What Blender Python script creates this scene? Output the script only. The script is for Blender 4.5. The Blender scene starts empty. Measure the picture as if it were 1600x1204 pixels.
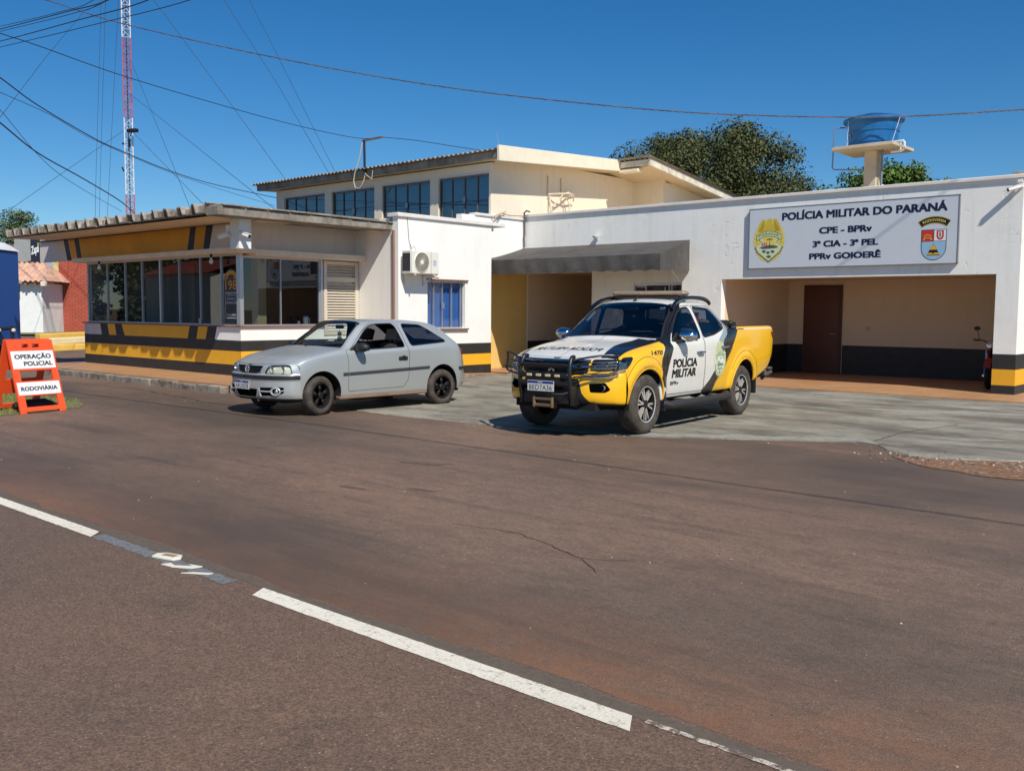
import bpy, bmesh, math, random
import numpy as np
from mathutils import Vector, Matrix, geometry, noise
random.seed(7); RNG = np.random.default_rng(7)
SC = bpy.context.scene
COL = SC.collection
PI = math.pi
# ------------------------------------------------------------------ camera
FPX, PITCH, ROLL, CAMH, YAW = 1473.9, .078, .007, 1.5653, .7255
def cam_axes():
    cp, sp = math.cos(PITCH), math.sin(PITCH)
    fwd, up, rt = Vector((0, cp, -sp)), Vector((0, sp, cp)), Vector((1, 0, 0))
    c, s = math.cos(ROLL), math.sin(ROLL)
    R = Matrix.Rotation(YAW, 3, 'Z')
    return R @ (c*rt + s*up), R @ (-s*rt + c*up), R @ fwd
cd = bpy.data.cameras.new('camera'); cam = bpy.data.objects.new('camera', cd); COL.objects.link(cam)
r_, u_, f_ = cam_axes()
cam.matrix_world = Matrix(((r_.x, u_.x, -f_.x, 0), (r_.y, u_.y, -f_.y, 0), (r_.z, u_.z, -f_.z, CAMH), (0, 0, 0, 1)))
cd.sensor_fit = 'HORIZONTAL'; cd.sensor_width = 36; cd.lens = 36*FPX/1600
cd.clip_start = .05; cd.clip_end = 6000
SC.camera = cam
# ------------------------------------------------------------------ sky, sun, exposure
SUN = Vector((1, -.46, 1.145)).normalized()
w = bpy.data.worlds.new('World'); SC.world = w; w.use_nodes = True
nt = w.node_tree; nt.nodes.clear()
sky = nt.nodes.new('ShaderNodeTexSky'); sky.sky_type = 'NISHITA'; sky.sun_disc = False
sky.sun_elevation = math.asin(SUN.z); sky.sun_rotation = math.atan2(SUN.x, SUN.y)
sky.altitude = 500; sky.air_density = 1.0; sky.dust_density = 0.0; sky.ozone_density = 4.0
hsv = nt.nodes.new('ShaderNodeHueSaturation'); hsv.inputs['Saturation'].default_value = 1.24
bg = nt.nodes.new('ShaderNodeBackground'); bg.inputs['Strength'].default_value = .082
wo = nt.nodes.new('ShaderNodeOutputWorld')
wb = nt.nodes.new('ShaderNodeMix'); wb.data_type = 'RGBA'; wb.blend_type = 'MULTIPLY'; wb.inputs[0].default_value = 1; wb.inputs[7].default_value = (.83, .95, 1.05, 1)
nt.links.new(sky.outputs[0], wb.inputs[6]); nt.links.new(wb.outputs[2], hsv.inputs['Color']); nt.links.new(hsv.outputs[0], bg.inputs[0]); nt.links.new(bg.outputs[0], wo.inputs[0])
sl = bpy.data.lights.new('sun', 'SUN'); sl.energy = 4.6; sl.angle = math.radians(.5); sl.color = (1, .94, .83)
so = bpy.data.objects.new('sun', sl); COL.objects.link(so)
so.rotation_euler = SUN.to_track_quat('Z', 'Y').to_euler(); so.location = (30, -20, 40)
SC.view_settings.view_transform = 'Standard'; SC.view_settings.look = 'None'
SC.view_settings.exposure = 0.1; SC.view_settings.gamma = 1
SC.cycles.max_bounces = 8; SC.cycles.transparent_max_bounces = 12
# ------------------------------------------------------------------ materials
def lin(c):
    return tuple((x/12.92 if x <= .04045 else ((x+.055)/1.055)**2.4) for x in [v/255 for v in c[:3]]) + (1,)
MATS = {}
class NT:
    def __init__(s, name):
        s.m = bpy.data.materials.new(name); s.m.use_nodes = True; s.t = s.m.node_tree; s.t.nodes.clear()
        s.out = s.n('ShaderNodeOutputMaterial'); s.b = s.n('ShaderNodeBsdfPrincipled'); s.l(s.b.outputs[0], s.out.inputs[0])
        s.tc = s.n('ShaderNodeTexCoord')
    def n(s, t, **k):
        x = s.t.nodes.new(t)
        for a, v in k.items(): setattr(x, a, v)
        return x
    def l(s, a, b): s.t.links.new(a, b)
    def mapn(s, sc=(1, 1, 1), rot=(0, 0, 0)):
        m = s.n('ShaderNodeMapping'); m.inputs['Scale'].default_value = sc; m.inputs['Rotation'].default_value = rot
        s.l(s.tc.outputs['Object'], m.inputs[0]); return m.outputs[0]
    def noise(s, scale, detail=4, rough=.6, vec=None):
        x = s.n('ShaderNodeTexNoise'); x.inputs['Scale'].default_value = scale
        x.inputs['Detail'].default_value = detail; x.inputs['Roughness'].default_value = rough
        s.l(vec if vec is not None else s.tc.outputs['Object'], x.inputs['Vector']); return x.outputs[0]
    def ramp(s, fac, stops):
        x = s.n('ShaderNodeValToRGB'); e = x.color_ramp.elements
        while len(e) < len(stops): e.new(.5)
        for el, (p, c) in zip(e, stops):
            el.position = p; el.color = c if len(c) == 4 else tuple(c)+(1,)
        s.l(fac, x.inputs[0]); return x.outputs[0]
    def mask(s, fac, a, b):
        x = s.n('ShaderNodeMapRange'); x.inputs[1].default_value = a; x.inputs[2].default_value = b
        s.l(fac, x.inputs[0]); return x.outputs[0]
    def mix(s, fac, a, b, mode='MIX'):
        x = s.n('ShaderNodeMix', data_type='RGBA', blend_type=mode)
        for v, i in ((fac, 0), (a, 6), (b, 7)):
            if isinstance(v, (int, float)): x.inputs[i].default_value = v
            elif isinstance(v, tuple): x.inputs[i].default_value = v
            else: s.l(v, x.inputs[i])
        return x.outputs[2]
    def math(s, op, a, b=0.):
        x = s.n('ShaderNodeMath', operation=op)
        for i, v in enumerate((a, b)):
            if isinstance(v, (int, float)): x.inputs[i].default_value = v
            else: s.l(v, x.inputs[i])
        return x.outputs[0]
    def bump(s, h, strength=.3, dist=.01):
        x = s.n('ShaderNodeBump'); x.inputs['Strength'].default_value = strength; x.inputs['Distance'].default_value = dist
        s.l(h, x.inputs['Height']); s.l(x.outputs[0], s.b.inputs['Normal'])
    def base(s, c, rough=.6, metal=0):
        if isinstance(c, tuple): s.b.inputs['Base Color'].default_value = c
        else: s.l(c, s.b.inputs['Base Color'])
        if isinstance(rough, (int, float)): s.b.inputs['Roughness'].default_value = rough
        else: s.l(rough, s.b.inputs['Roughness'])
        s.b.inputs['Metallic'].default_value = metal
def M(name, rgb, rough=.6, metal=0, var=.1, vs=3, bump=0, bs=40, coat=0, emit=0, spec=None):
    if name in MATS: return MATS[name]
    k = NT(name); c = lin(rgb)
    if var:
        f = k.noise(vs, 5)
        lo = tuple(x*(1-var) for x in c[:3])+(1,); hi = tuple(min(1, x*(1+var)) for x in c[:3])+(1,)
        k.base(k.ramp(f, [(.3, lo), (.7, hi)]), rough, metal)
    else: k.base(c, rough, metal)
    if bump: k.bump(k.noise(bs, 6), bump, .01)
    if coat: k.b.inputs['Coat Weight'].default_value = coat; k.b.inputs['Coat Roughness'].default_value = .05
    if spec is not None: k.b.inputs['Specular IOR Level'].default_value = spec
    MATS[name] = k.m; return k.m
def glass_mat(name, tint=(.5, .6, .62), refl=1.0, rough=.01, gl=(1, 1, 1), wave=0):
    if name in MATS: return MATS[name]
    k = NT(name); k.t.nodes.remove(k.b)
    tr = k.n('ShaderNodeBsdfTransparent'); tr.inputs[0].default_value = tuple(tint)+(1,)
    g = k.n('ShaderNodeBsdfGlossy'); g.inputs['Roughness'].default_value = rough; g.inputs[0].default_value = tuple(gl)+(1,)
    fr = k.n('ShaderNodeLayerWeight'); fr.inputs[0].default_value = .5
    f = k.math('ADD', .075*refl, k.math('MULTIPLY', k.math('POWER', fr.outputs['Facing'], 4.5), .85)); f = k.math('MINIMUM', f, 1.)
    if wave:
        bp = k.n('ShaderNodeBump'); bp.inputs['Strength'].default_value = wave; bp.inputs['Distance'].default_value = .01
        k.l(k.noise(1.6, 2), bp.inputs['Height']); k.l(bp.outputs[0], g.inputs['Normal'])
    mx = k.n('ShaderNodeMixShader'); k.l(f, mx.inputs[0]); k.l(tr.outputs[0], mx.inputs[1]); k.l(g.outputs[0], mx.inputs[2])
    k.l(mx.outputs[0], k.out.inputs[0]); MATS[name] = k.m; return k.m
# ------------------------------------------------------------------ mesh builder
class MB:
    def __init__(s): s.v = []; s.f = []; s.m = []; s.T = None
    def add(s, vs, fs, mat=0):
        o = len(s.v)
        if s.T is not None: vs = [s.T @ Vector(p) for p in vs]
        s.v += [tuple(p) for p in vs]
        for f in fs: s.f.append([o+i for i in f]); s.m.append(mat)
        return s
    def box(s, x0, x1, y0, y1, z0, z1, mat=0):
        vs = [(x, y, z) for z in (z0, z1) for y in (y0, y1) for x in (x0, x1)]
        return s.add(vs, [(0, 2, 3, 1), (4, 5, 7, 6), (0, 1, 5, 4), (2, 6, 7, 3), (0, 4, 6, 2), (1, 3, 7, 5)], mat)
    def bar(s, a, b, w, h, mat=0, up=(0, 0, 1)):
        a, b = Vector(a), Vector(b); d = (b-a).normalized(); sd = d.cross(Vector(up))
        if sd.length < 1e-4: sd = d.cross(Vector((1, 0, 0)))
        sd.normalize(); u = sd.cross(d)
        vs = [p + sd*i*w/2 + u*j*h/2 for p in (a, b) for j in (-1, 1) for i in (-1, 1)]
        return s.add(vs, [(0, 1, 3, 2), (4, 6, 7, 5), (0, 4, 5, 1), (2, 3, 7, 6), (0, 2, 6, 4), (1, 5, 7, 3)], mat)
    def tube(s, pts, r, n=8, mat=0, closed=False, caps=True, sx=1.0):
        pts = [Vector(p) for p in pts]; N = len(pts); rs = r if isinstance(r, (list, tuple)) else [r]*N
        vs = []; nrm = None
        for i, p in enumerate(pts):
            if closed: d = pts[(i+1) % N]-pts[i-1]
            else: d = pts[min(i+1, N-1)]-pts[max(i-1, 0)]
            d.normalize()
            if nrm is None:
                nrm = d.orthogonal() if abs(d.z) > .99 else Vector((0, 0, 1)).cross(d)
                nrm.normalize()
            nrm = (nrm - d*nrm.dot(d)).normalized(); bn = d.cross(nrm)
            for k in range(n):
                a = 2*PI*k/n; vs.append(p + (nrm*math.cos(a)*sx + bn*math.sin(a))*rs[i])
        fs = []
        for i in range(N if closed else N-1):
            j = (i+1) % N
            for k in range(n): fs.append((i*n+k, i*n+(k+1) % n, j*n+(k+1) % n, j*n+k))
        if caps and not closed: fs += [tuple(range(n))[::-1], tuple((N-1)*n+k for k in range(n))]
        return s.add(vs, fs, mat)
    def lathe(s, prof, c=(0, 0, 0), axis='z', n=32, mat=0, a0=0, a1=2*PI):
        vs = []; full = abs(a1-a0-2*PI) < 1e-6; nn = n if full else n+1
        for r, h in prof:
            for k in range(nn):
                a = a0+(a1-a0)*k/n; x, y = r*math.cos(a), r*math.sin(a)
                p = (x, y, h) if axis == 'z' else ((x, h, y) if axis == 'y' else (h, x, y))
                vs.append((p[0]+c[0], p[1]+c[1], p[2]+c[2]))
        fs = []
        for i in range(len(prof)-1):
            for k in range(n):
                k2 = (k+1) % nn; q = (i*nn+k, i*nn+k2, (i+1)*nn+k2, (i+1)*nn+k)
                fs.append(q if axis != 'y' else q[::-1])
        return s.add(vs, fs, mat)
    def prism(s, poly, fn, d0, d1, mat=0):
        n = len(poly); vs = [fn(a, b, d0) for a, b in poly]+[fn(a, b, d1) for a, b in poly]
        fs = [tuple(range(n))[::-1], tuple(range(n, 2*n))]+[(i, (i+1) % n, n+(i+1) % n, n+i) for i in range(n)]
        return s.add(vs, fs, mat)
    def grid(s, fn, nu, nv, mat=0):
        vs = [fn(i/nu, j/nv) for j in range(nv+1) for i in range(nu+1)]
        return s.add(vs, [(j*(nu+1)+i, j*(nu+1)+i+1, (j+1)*(nu+1)+i+1, (j+1)*(nu+1)+i) for j in range(nv) for i in range(nu)], mat)
    def sphere(s, c, r, nu=16, nv=10, mat=0, sc=(1, 1, 1)):
        prof = [(r*math.sin(PI*j/nv), -r*math.cos(PI*j/nv)) for j in range(nv+1)]
        o = len(s.v); T = s.T; s.T = None; s.lathe(prof, (0, 0, 0), 'z', nu, mat); s.T = T
        for i in range(o, len(s.v)):
            p = Vector((s.v[i][0]*sc[0]+c[0], s.v[i][1]*sc[1]+c[1], s.v[i][2]*sc[2]+c[2])); s.v[i] = tuple(T @ p if T is not None else p)
        return s
    def build(s, name, mats, parent=None, smooth=35, bevel=0, fixn=True, nrm=None):
        me = bpy.data.meshes.new(name)
        me.from_pydata(s.v, [], s.f)
        mats = mats if isinstance(mats, (list, tuple)) else [mats]
        for m in mats: me.materials.append(m)
        if len(mats) > 1: me.polygons.foreach_set('material_index', s.m)
        if fixn:
            bm = bmesh.new(); bm.from_mesh(me); bmesh.ops.recalc_face_normals(bm, faces=bm.faces); bm.to_mesh(me); bm.free()
        me.validate(); me.update()
        if smooth:
            me.shade_smooth()
            if smooth < 180: me.set_sharp_from_angle(angle=math.radians(smooth))
        if nrm is not None: me.normals_split_custom_set_from_vertices(nrm)
        o = bpy.data.objects.new(name, me); COL.objects.link(o)
        if parent is not None: o.parent = parent
        if bevel:
            b = o.modifiers.new('bevel', 'BEVEL'); b.width = bevel; b.segments = 2; b.limit_method = 'ANGLE'; b.angle_limit = math.radians(40)
        return o
def tag(o, label, cat, group=None):
    o['label'] = label; o['category'] = cat
    if group: o['group'] = group
    return o
def struct(o): o['kind'] = 'structure'; return o
def empty(name, loc=(0, 0, 0), rz=0, label=None, cat=None, group=None):
    o = bpy.data.objects.new(name, None); COL.objects.link(o); o.location = loc; o.rotation_euler = (0, 0, rz)
    o.empty_display_size = .2
    if label: tag(o, label, cat, group)
    return o
_TX = {}
def text2d(s, bold=0., res=3):
    """flat lettering outline with cap height 1 and its left end at u = 0"""
    key = (s, bold)
    if key in _TX: return _TX[key]
    cu = bpy.data.curves.new('lettering', 'FONT'); cu.body = s; cu.size = 1.0; cu.offset = bold; cu.resolution_u = res
    o = bpy.data.objects.new('lettering', cu); COL.objects.link(o)
    bpy.context.view_layer.update()
    me = bpy.data.meshes.new_from_object(o.evaluated_get(bpy.context.evaluated_depsgraph_get()))
    vs = [(v.co.x, v.co.y) for v in me.vertices]; fs = [tuple(p.vertices) for p in me.polygons]
    bpy.data.objects.remove(o); bpy.data.curves.remove(cu); bpy.data.meshes.remove(me)
    cap = .729
    x0 = min(v[0] for v in vs); x1 = max(v[0] for v in vs)
    _TX[key] = ([((a-x0)/cap, b/cap) for a, b in vs], fs, (x1-x0)/cap); return _TX[key]
def put_text(mb, s, fn, u0, v0, h, width=None, bold=.0, mat=0, align='l', curve=None):
    """fn(u, v) -> point; text with cap height h, squeezed to the given width; bold = stroke growth by repeated strikes"""
    vs, fs, wd = text2d(s, 0)
    k = (width/wd) if width else h
    tw = wd*k; off = {'l': 0, 'c': -tw/2, 'r': -tw}[align]
    b_ = bold*2.2; st = [(0, 0)] if not bold else [(-b_, -b_*.6), (b_, -b_*.6), (-b_, b_*.6), (b_, b_*.6), (0, 0)]
    e = 1e-3; o = Vector(fn(u0, v0)); n = (Vector(fn(u0+e, v0))-o).cross(Vector(fn(u0, v0+e))-o).normalized()
    for q, (du, dv) in enumerate(st):
        mb.add([Vector(fn(u0+off+(a+du)*k, v0+(b+dv)*h))+n*.00022*q for a, b in vs], fs, mat)
def holewall(mb, fn, W, Hh, holes, th, mat=0, rmat=None):
    """fn(u, v, d): wall u in W, v in Hh, d 0 outside .. th inside; rectangular holes with reveals"""
    us = sorted(set([W[0], W[1]]+[x for h in holes for x in h[:2]])); vs = sorted(set([Hh[0], Hh[1]]+[x for h in holes for x in h[2:]]))
    rmat = mat if rmat is None else rmat
    for i in range(len(us)-1):
        for j in range(len(vs)-1):
            cu, cv = (us[i]+us[i+1])/2, (vs[j]+vs[j+1])/2
            if any(h[0] < cu < h[1] and h[2] < cv < h[3] for h in holes): continue
            for d in (0, th):
                mb.add([fn(us[i], vs[j], d), fn(us[i+1], vs[j], d), fn(us[i+1], vs[j+1], d), fn(us[i], vs[j+1], d)], [(0, 1, 2, 3)], mat)
    def ring(a, b, c, d, m):
        P = [(a, c), (b, c), (b, d), (a, d)]
        for i in range(4):
            p, q = P[i], P[(i+1) % 4]
            mb.add([fn(*p, 0), fn(*q, 0), fn(*q, th), fn(*p, th)], [(0, 1, 2, 3)], m)
    ring(W[0], W[1], Hh[0], Hh[1], mat)
    for h in holes: ring(*h, rmat)
def nz(x, y=0, z=0): return noise.noise(Vector((x, y, z)))
def gz(x, y):
    """terrain height: flat yard, gently rising far off to the left"""
    d = -.663*x+.748*y
    if x > -27: return 0.
    t = min(1, max(0, (d-31)/11)); return .38*t*t*(3-2*t)
# ------------------------------------------------------------------ ground
k = NT('earth'); k.base(k.mix(k.mask(k.noise(.5, 6), .4, .65), lin((122, 84, 58)), lin((98, 108, 56))), .95); k.bump(k.noise(12, 6), .6, .03); MATS['earth'] = k.m
def asphalt(name, dust_edge, coarse, tone=1.0):
    k = NT(name)
    sc = lambda c: tuple(x*tone for x in lin(c)[:3])+(1,)
    a = k.mix(k.mask(k.noise(.35, 5), .35, .68), sc((113, 95, 82)), sc((128, 103, 86)))
    a = k.mix(k.math('MULTIPLY', k.mask(k.noise(.9, 6, .7), .55, .75), .7), a, sc((88, 79, 70)))
    a = k.mix(k.math('MULTIPLY', k.mask(k.noise(3.2, 6, .75, k.mapn((.4, 1.3, 1))), .58, .75), .45), a, sc((144, 118, 96)))
    fine = k.noise(coarse, 3, .8)
    a = k.mix(1., a, k.ramp(fine, [(.25, (.4, .4, .4)), (.5, (1, 1, 1)), (.78, (1.75, 1.7, 1.65))]), 'MULTIPLY')
    a = k.mix(1., a, k.ramp(k.noise(coarse*.3, 5, .85), [(.28, (.6, .6, .6)), (.5, (1, 1, 1)), (.72, (1.38, 1.36, 1.34))] if dust_edge else [(.28, (.8, .8, .8)), (.5, (1, 1, 1)), (.72, (1.2, 1.19, 1.18))]), 'MULTIPLY')
    a = k.mix(1., a, k.ramp(k.noise(7, 6, .8, k.mapn((.7, 1.2, 1))), [(.3, (.74, .74, .74)), (.5, (1, 1, 1)), (.7, (1.2, 1.19, 1.18))] if dust_edge else [(.3, (.9, .9, .9)), (.5, (1, 1, 1)), (.7, (1.08, 1.08, 1.07))]), 'MULTIPLY')
    # pale chips in the aggregate
    vo = k.n('ShaderNodeTexVoronoi'); vo.inputs['Scale'].default_value = coarse*.55; k.l(k.tc.outputs['Object'], vo.inputs['Vector'])
    chips = k.math('MULTIPLY', k.math('LESS_THAN', vo.outputs['Distance'], .2), k.mask(k.noise(coarse*.21, 2), .54, .6))
    a = k.mix(k.math('MULTIPLY', chips, .6), a, sc((190, 168, 150)))
    if dust_edge:
        sp = k.n('ShaderNodeSeparateXYZ'); k.l(k.tc.outputs['Object'], sp.inputs[0])
        y = k.math('ADD', sp.outputs[1], k.math('MULTIPLY', k.math('SUBTRACT', k.noise(.8, 5), .5), 1.6))
        m = k.math('MULTIPLY', k.mask(y, 4.1, 3.05), k.mask(k.noise(5, 6, .8), .3, .62))
        a = k.mix(k.math('MULTIPLY', m, .75), a, sc((148, 98, 64)))
        # dark band of fresh seal in the middle of the yard
        m2 = k.math('MULTIPLY', k.mask(k.noise(.30, 4, .6, k.mapn((.45, 1, 1), (0, 0, .3))), .42, .64), .85)
        a = k.mix(m2, a, k.mix(.5, sc((84, 75, 68)), a, 'MULTIPLY') if False else sc((78, 69, 62)))
        m3 = k.math('MULTIPLY', k.mask(k.noise(1.5, 5, .7, k.mapn((.25, 2.2, 1), (0, 0, .12))), .52, .72), .55)
        a = k.mix(m3, a, sc((76, 67, 60)))
    k.base(a, k.mask(fine, -.6, 1.2)); k.b.inputs['Specular IOR Level'].default_value = .25
    k.b.inputs['Roughness'].default_value = .85
    k.bump(k.math('ADD', fine, k.math('MULTIPLY', k.noise(6, 4), .8)), .55, .012)
    MATS[name] = k.m; return k.m
A_YARD = asphalt('yard_asphalt', True, 95, 1.1); A_ROAD = asphalt('road_asphalt', False, 80, .86)
# one big sheet to the horizon
def gnd_sheet(name, xs, ys, z, mat):
    m = MB(); m.add([(x, y, gz(x, y)+z) for y in ys for x in xs], [(j*len(xs)+i, j*len(xs)+i+1, (j+1)*len(xs)+i+1, (j+1)*len(xs)+i) for j in range(len(ys)-1) for i in range(len(xs)-1)])
    return struct(m.build(name, mat, smooth=60))
def steps(a, b, d): return [a+(b-a)*i/max(1, round((b-a)/d)) for i in range(max(1, round((b-a)/d))+1)]
gnd_sheet('ground', [-3000, -800, -300]+steps(-150, -20, 3)+[0, 60, 300, 1500, 3000], [-3000, -600, -100, 0]+steps(6, 60, 3)+[150, 500, 1500, 3000], -.03, MATS['earth'])
yard = gnd_sheet('asphalt_yard', steps(-58, 40, 2), steps(2.0, 12, 2)+steps(14, 30, 2), 0, A_YARD)
# road with a ragged edge against the yard
m = MB(); xs = [-400, -200, -100, -60]+steps(-40, 4, .12)+[20, 60, 200, 400]
edge = lambda x: 3.09+.05*nz(x*.6, 3)+.035*nz(x*3.1, 9)+.012*nz(x*14, 2)
m.add([p for x in xs for p in ((x, -9.0, .008), (x, edge(x)-.03, .008), (x, edge(x), -.002))], [q for i in range(len(xs)-1) for q in ((3*i, 3*i+3, 3*i+4, 3*i+1), (3*i+1, 3*i+4, 3*i+5, 3*i+2))])
struct(m.build('road', A_ROAD, smooth=0))
# dark smooth margin of the road and painted lane edge line
k = NT('road_margin'); k.base(k.mix(k.mask(k.noise(30, 5, .8), .3, .7), lin((86, 76, 66)), lin((108, 95, 82))), .8); k.bump(k.noise(60, 4), .4, .008); MATS['road_margin'] = k.m
m = MB(); xs = steps(-40, 4, .1)
m.add([p for x in xs for p in ((x, 2.965+.02*nz(x*2, 5), .0092), (x, edge(x)-.045+.012*nz(x*9), .0092))], [(2*i, 2*i+2, 2*i+3, 2*i+1) for i in range(len(xs)-1)])
struct(m.build('road_margin', MATS['road_margin'], smooth=0))
k = NT('line_paint'); k.base(k.mix(k.mask(k.noise(42, 6, .8), .32, .46), lin((120, 108, 98)), k.mix(k.mask(k.noise(1.5, 4), .3, .7), lin((226, 218, 200)), lin((238, 230, 214)))), .8); k.bump(k.noise(70, 5, .8), .6, .01); MATS['line_paint'] = k.m
def strip(name, x0, x1, y0, y1, z, mat, amp=.006, st=.035, skew=0):
    m = MB(); xs = steps(x0, x1, st)
    def sk(x, t): return x+(skew*(t-.5) if x in (x0, x1) else 0)
    m.add([p for x in xs for p in ((sk(x, 0), y0+amp*nz(x*17, y0), z), (sk(x, 1), y1+amp*nz(x*19, y1+4), z))], [(2*i, 2*i+2, 2*i+3, 2*i+1) for i in range(len(xs)-1)])
    return struct(m.build(name, mat, smooth=0))
strip('lane_marking', -14.5, -6.42, 2.845, 2.955, .0112, MATS['line_paint'], skew=-.1)
strip('lane_marking', -4.45, -1.96, 2.845, 2.965, .0112, MATS['line_paint'], skew=-.07)
k = NT('worn_paint'); k.base(k.mix(k.mask(k.noise(24, 6, .8), .47, .55), lin((100, 86, 76)), lin((200, 190, 176))), .85); MATS['worn_paint'] = k.m
strip('lane_marking', -1.93, 1.5, 2.945, 2.975, .0112, MATS['worn_paint'], .012)
k = NT('bluish_scar'); k.base(k.mix(k.mask(k.noise(30, 5, .8), .35, .6), lin((92, 90, 88)), lin((124, 126, 130))), .8); k.bump(k.noise(60, 4), .6, .01); MATS['bluish_scar'] = k.m
strip('line_scar', -6.38, -4.72, 2.85, 2.95, .0102, MATS['bluish_scar'], .028)
# remains of a reflective road stud
st = empty('road_stud', (-5.46, 2.93, .0115), .25, 'broken white road stud base glued on the bluish scar between two dashes', 'road stud')
m = MB(); m.prism([(-.1, -.05), (.08, -.05), (.1, .0), (.06, .05), (-.07, .05), (-.12, .01)], lambda a, b, d: (a, b, d), 0, .016); m.build('base_plate', M('stud_white', (226, 220, 204), .7), st, bevel=.004)
m = MB(); m.box(-.05, .05, -.018, .022, .0165, .02); m.build('glue_mark', M('stud_glue', (150, 130, 96), .8), st)
m = MB(); m.prism([(-.13, -.02), (-.02, -.05), (.1, -.03), (.14, .02), (.03, .035), (.08, .005), (-.03, -.02), (-.09, .02)], lambda a, b, d: (a, b, d), 0, .006)
o = m.build('road_stud_flake', MATS['stud_white']); o.location = (-5.24, 2.885, .0113); o.rotation_euler[2] = .4; tag(o, 'flat white paint flake beside the broken road stud', 'paint flake')
m = MB(); m.prism([(-.09, -.01), (.08, -.014), (.1, .01), (-.02, .012)], lambda a, b, d: (a, b, d), 0, .005)
o = m.build('road_stud_flake', MATS['stud_white']); o.location = (-5.02, 2.86, .0113); o.rotation_euler[2] = .6; tag(o, 'thin white paint sliver further along the scar from the broken stud', 'paint flake')
# concrete apron in front of the carport
k = NT('apron_concrete')
v = k.mapn((1, 1, 1)); c = k.mix(k.mask(k.noise(.8, 6, .65), .35, .65), lin((154, 148, 132)), lin((180, 174, 158)))
c = k.mix(k.math('MULTIPLY', k.mask(k.noise(1.1, 6, .7, k.mapn((.55, 1.1, 1), (0, 0, .25))), .44, .62), .9), c, lin((104, 96, 84)))
c = k.mix(k.math('MULTIPLY', k.mask(k.noise(2.4, 6, .75, k.mapn((.8, 1.2, 1), (0, 0, -.4))), .52, .68), .7), c, lin((124, 126, 116)))
c = k.mix(k.math('MULTIPLY', k.mask(k.noise(.45, 4), .55, .7), .6), c, lin((140, 118, 98)))
c = k.mix(1., c, k.ramp(k.noise(60, 4, .8), [(.25, (.62, .62, .62)), (.75, (1.2, 1.2, 1.2))]), 'MULTIPLY')
k.base(tuple([1]*4), .85); k.l(k.mix(.16, c, (.05, .045, .04, 1)), k.b.inputs['Base Color']); k.bump(k.math('ADD', k.noise(14, 6, .7), k.noise(70, 3)), .5, .015); MATS['apron'] = k.m
fr = [(-13.4, 10.9), (-12.6, 9.75), (-11.6, 9.42), (-10.4, 9.40), (-8.8, 9.50), (-7.6, 9.72), (-6.5, 10.02), (-5.4, 10.75), (-4.45, 11.4), (-4.16, 11.3), (-3.9, 10.95), (-3.4, 10.6), (-2.55, 11.15), (-1, 11.5), (6, 12.0)]
def along(pl, d=.06, amp=.03, seed=0, fq=6):
    out = []
    for (a, b), (c_, e) in zip(pl[:-1], pl[1:]):
        n = max(1, int(math.hypot(c_-a, e-b)/d))
        for i in range(n):
            t = i/n; x, y = a+(c_-a)*t, b+(e-b)*t
            out.append((x+amp*nz(x*fq, y*fq, seed), y+amp*nz(x*fq, y*fq, seed+5)))
    out.append(pl[-1]); return out
ff = along(fr)
back = [(6, 18.42), (-15.9, 18.42), (-15.9, 12.6), (-14.6, 11.9)]
out = ff+back
m = MB(); n = len(out); m.add([(x, y, .010) for x, y in out], [tuple(range(n))]); nf = len(ff)
m.add([(x, y, .010) for x, y in ff]+[(x-.01, y-.03, -.02) for x, y in ff], [(i, i+1, nf+i+1, nf+i) for i in range(nf-1)])
bm = None
struct(m.build('concrete_apron', MATS['apron'], smooth=0))
k = NT('apron_edge'); k.base(k.mix(k.mask(k.noise(6, 6, .75), .35, .65), lin((128, 126, 116)), lin((160, 158, 148))), .85); k.bump(k.noise(30, 5), .5, .01); MATS['apron_edge'] = k.m
L = [q for q in ff if -8.6 < q[0] < -4.0]; m = MB()
m.add([p for x, y in L for p in ((x, y+.015, .0125), (x-.03, y+(.34+.08*nz(x*3))*min(1, (x+8.6)/.8, max(.05, (-4.0-x)/.5)), .0125))], [(2*i, 2*i+2, 2*i+3, 2*i+1) for i in range(len(L)-1)]); struct(m.build('apron_edge_strip', k.m, smooth=0))
# joints and cracks in the apron, yard cracks
MATS['crack'] = M('crack_dark', (52, 42, 36), .95, var=.3, vs=9)
def crack(name, pl, w, z, seed=0, amp=.05):
    q = along(pl, .05, amp*.7, seed, 3); q = [(x+amp*.35*nz(x*16, y*16, seed), y+amp*.45*nz(x*15, y*15, seed+7)) for x, y in q]; m = MB(); L = []
    for i, (x, y) in enumerate(q):
        a = q[max(0, i-1)]; b = q[min(len(q)-1, i+1)]; dx, dy = b[0]-a[0], b[1]-a[1]; l = math.hypot(dx, dy) or 1
        ww = w*(.35+.65*abs(nz(i*.37, seed)))*(.2 if i in (0, len(q)-1) else 1); L += [(x-dy/l*ww, y+dx/l*ww, z), (x+dy/l*ww, y-dx/l*ww, z)]
    m.add(L, [(2*i, 2*i+1, 2*i+3, 2*i+2) for i in range(len(q)-1)]); return struct(m.build(name, MATS['crack'], smooth=0))
crack('concrete_joint', [(-4.3, 11.5), (-4.35, 12.6), (-4.1, 14.2)], .014, .0135, 3)
crack('concrete_crack', [(-9.2, 16.2), (-8.0, 15.7), (-6.6, 15.3), (-5.2, 15.2)], .022, .0135, 8, .12)
crack('concrete_crack', [(-3.4, 12.4), (-2.2, 13.2), (-1.1, 14.6)], .012, .0135, 11)
crack('asphalt_crack', [(-4.9, 4.85), (-4.3, 4.95), (-3.6, 4.72), (-3.3, 4.9)], .008, .0035, 21, .06)
crack('asphalt_crack', [(-3.6, 4.72), (-3.3, 4.5)], .007, .0035, 22)
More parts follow.
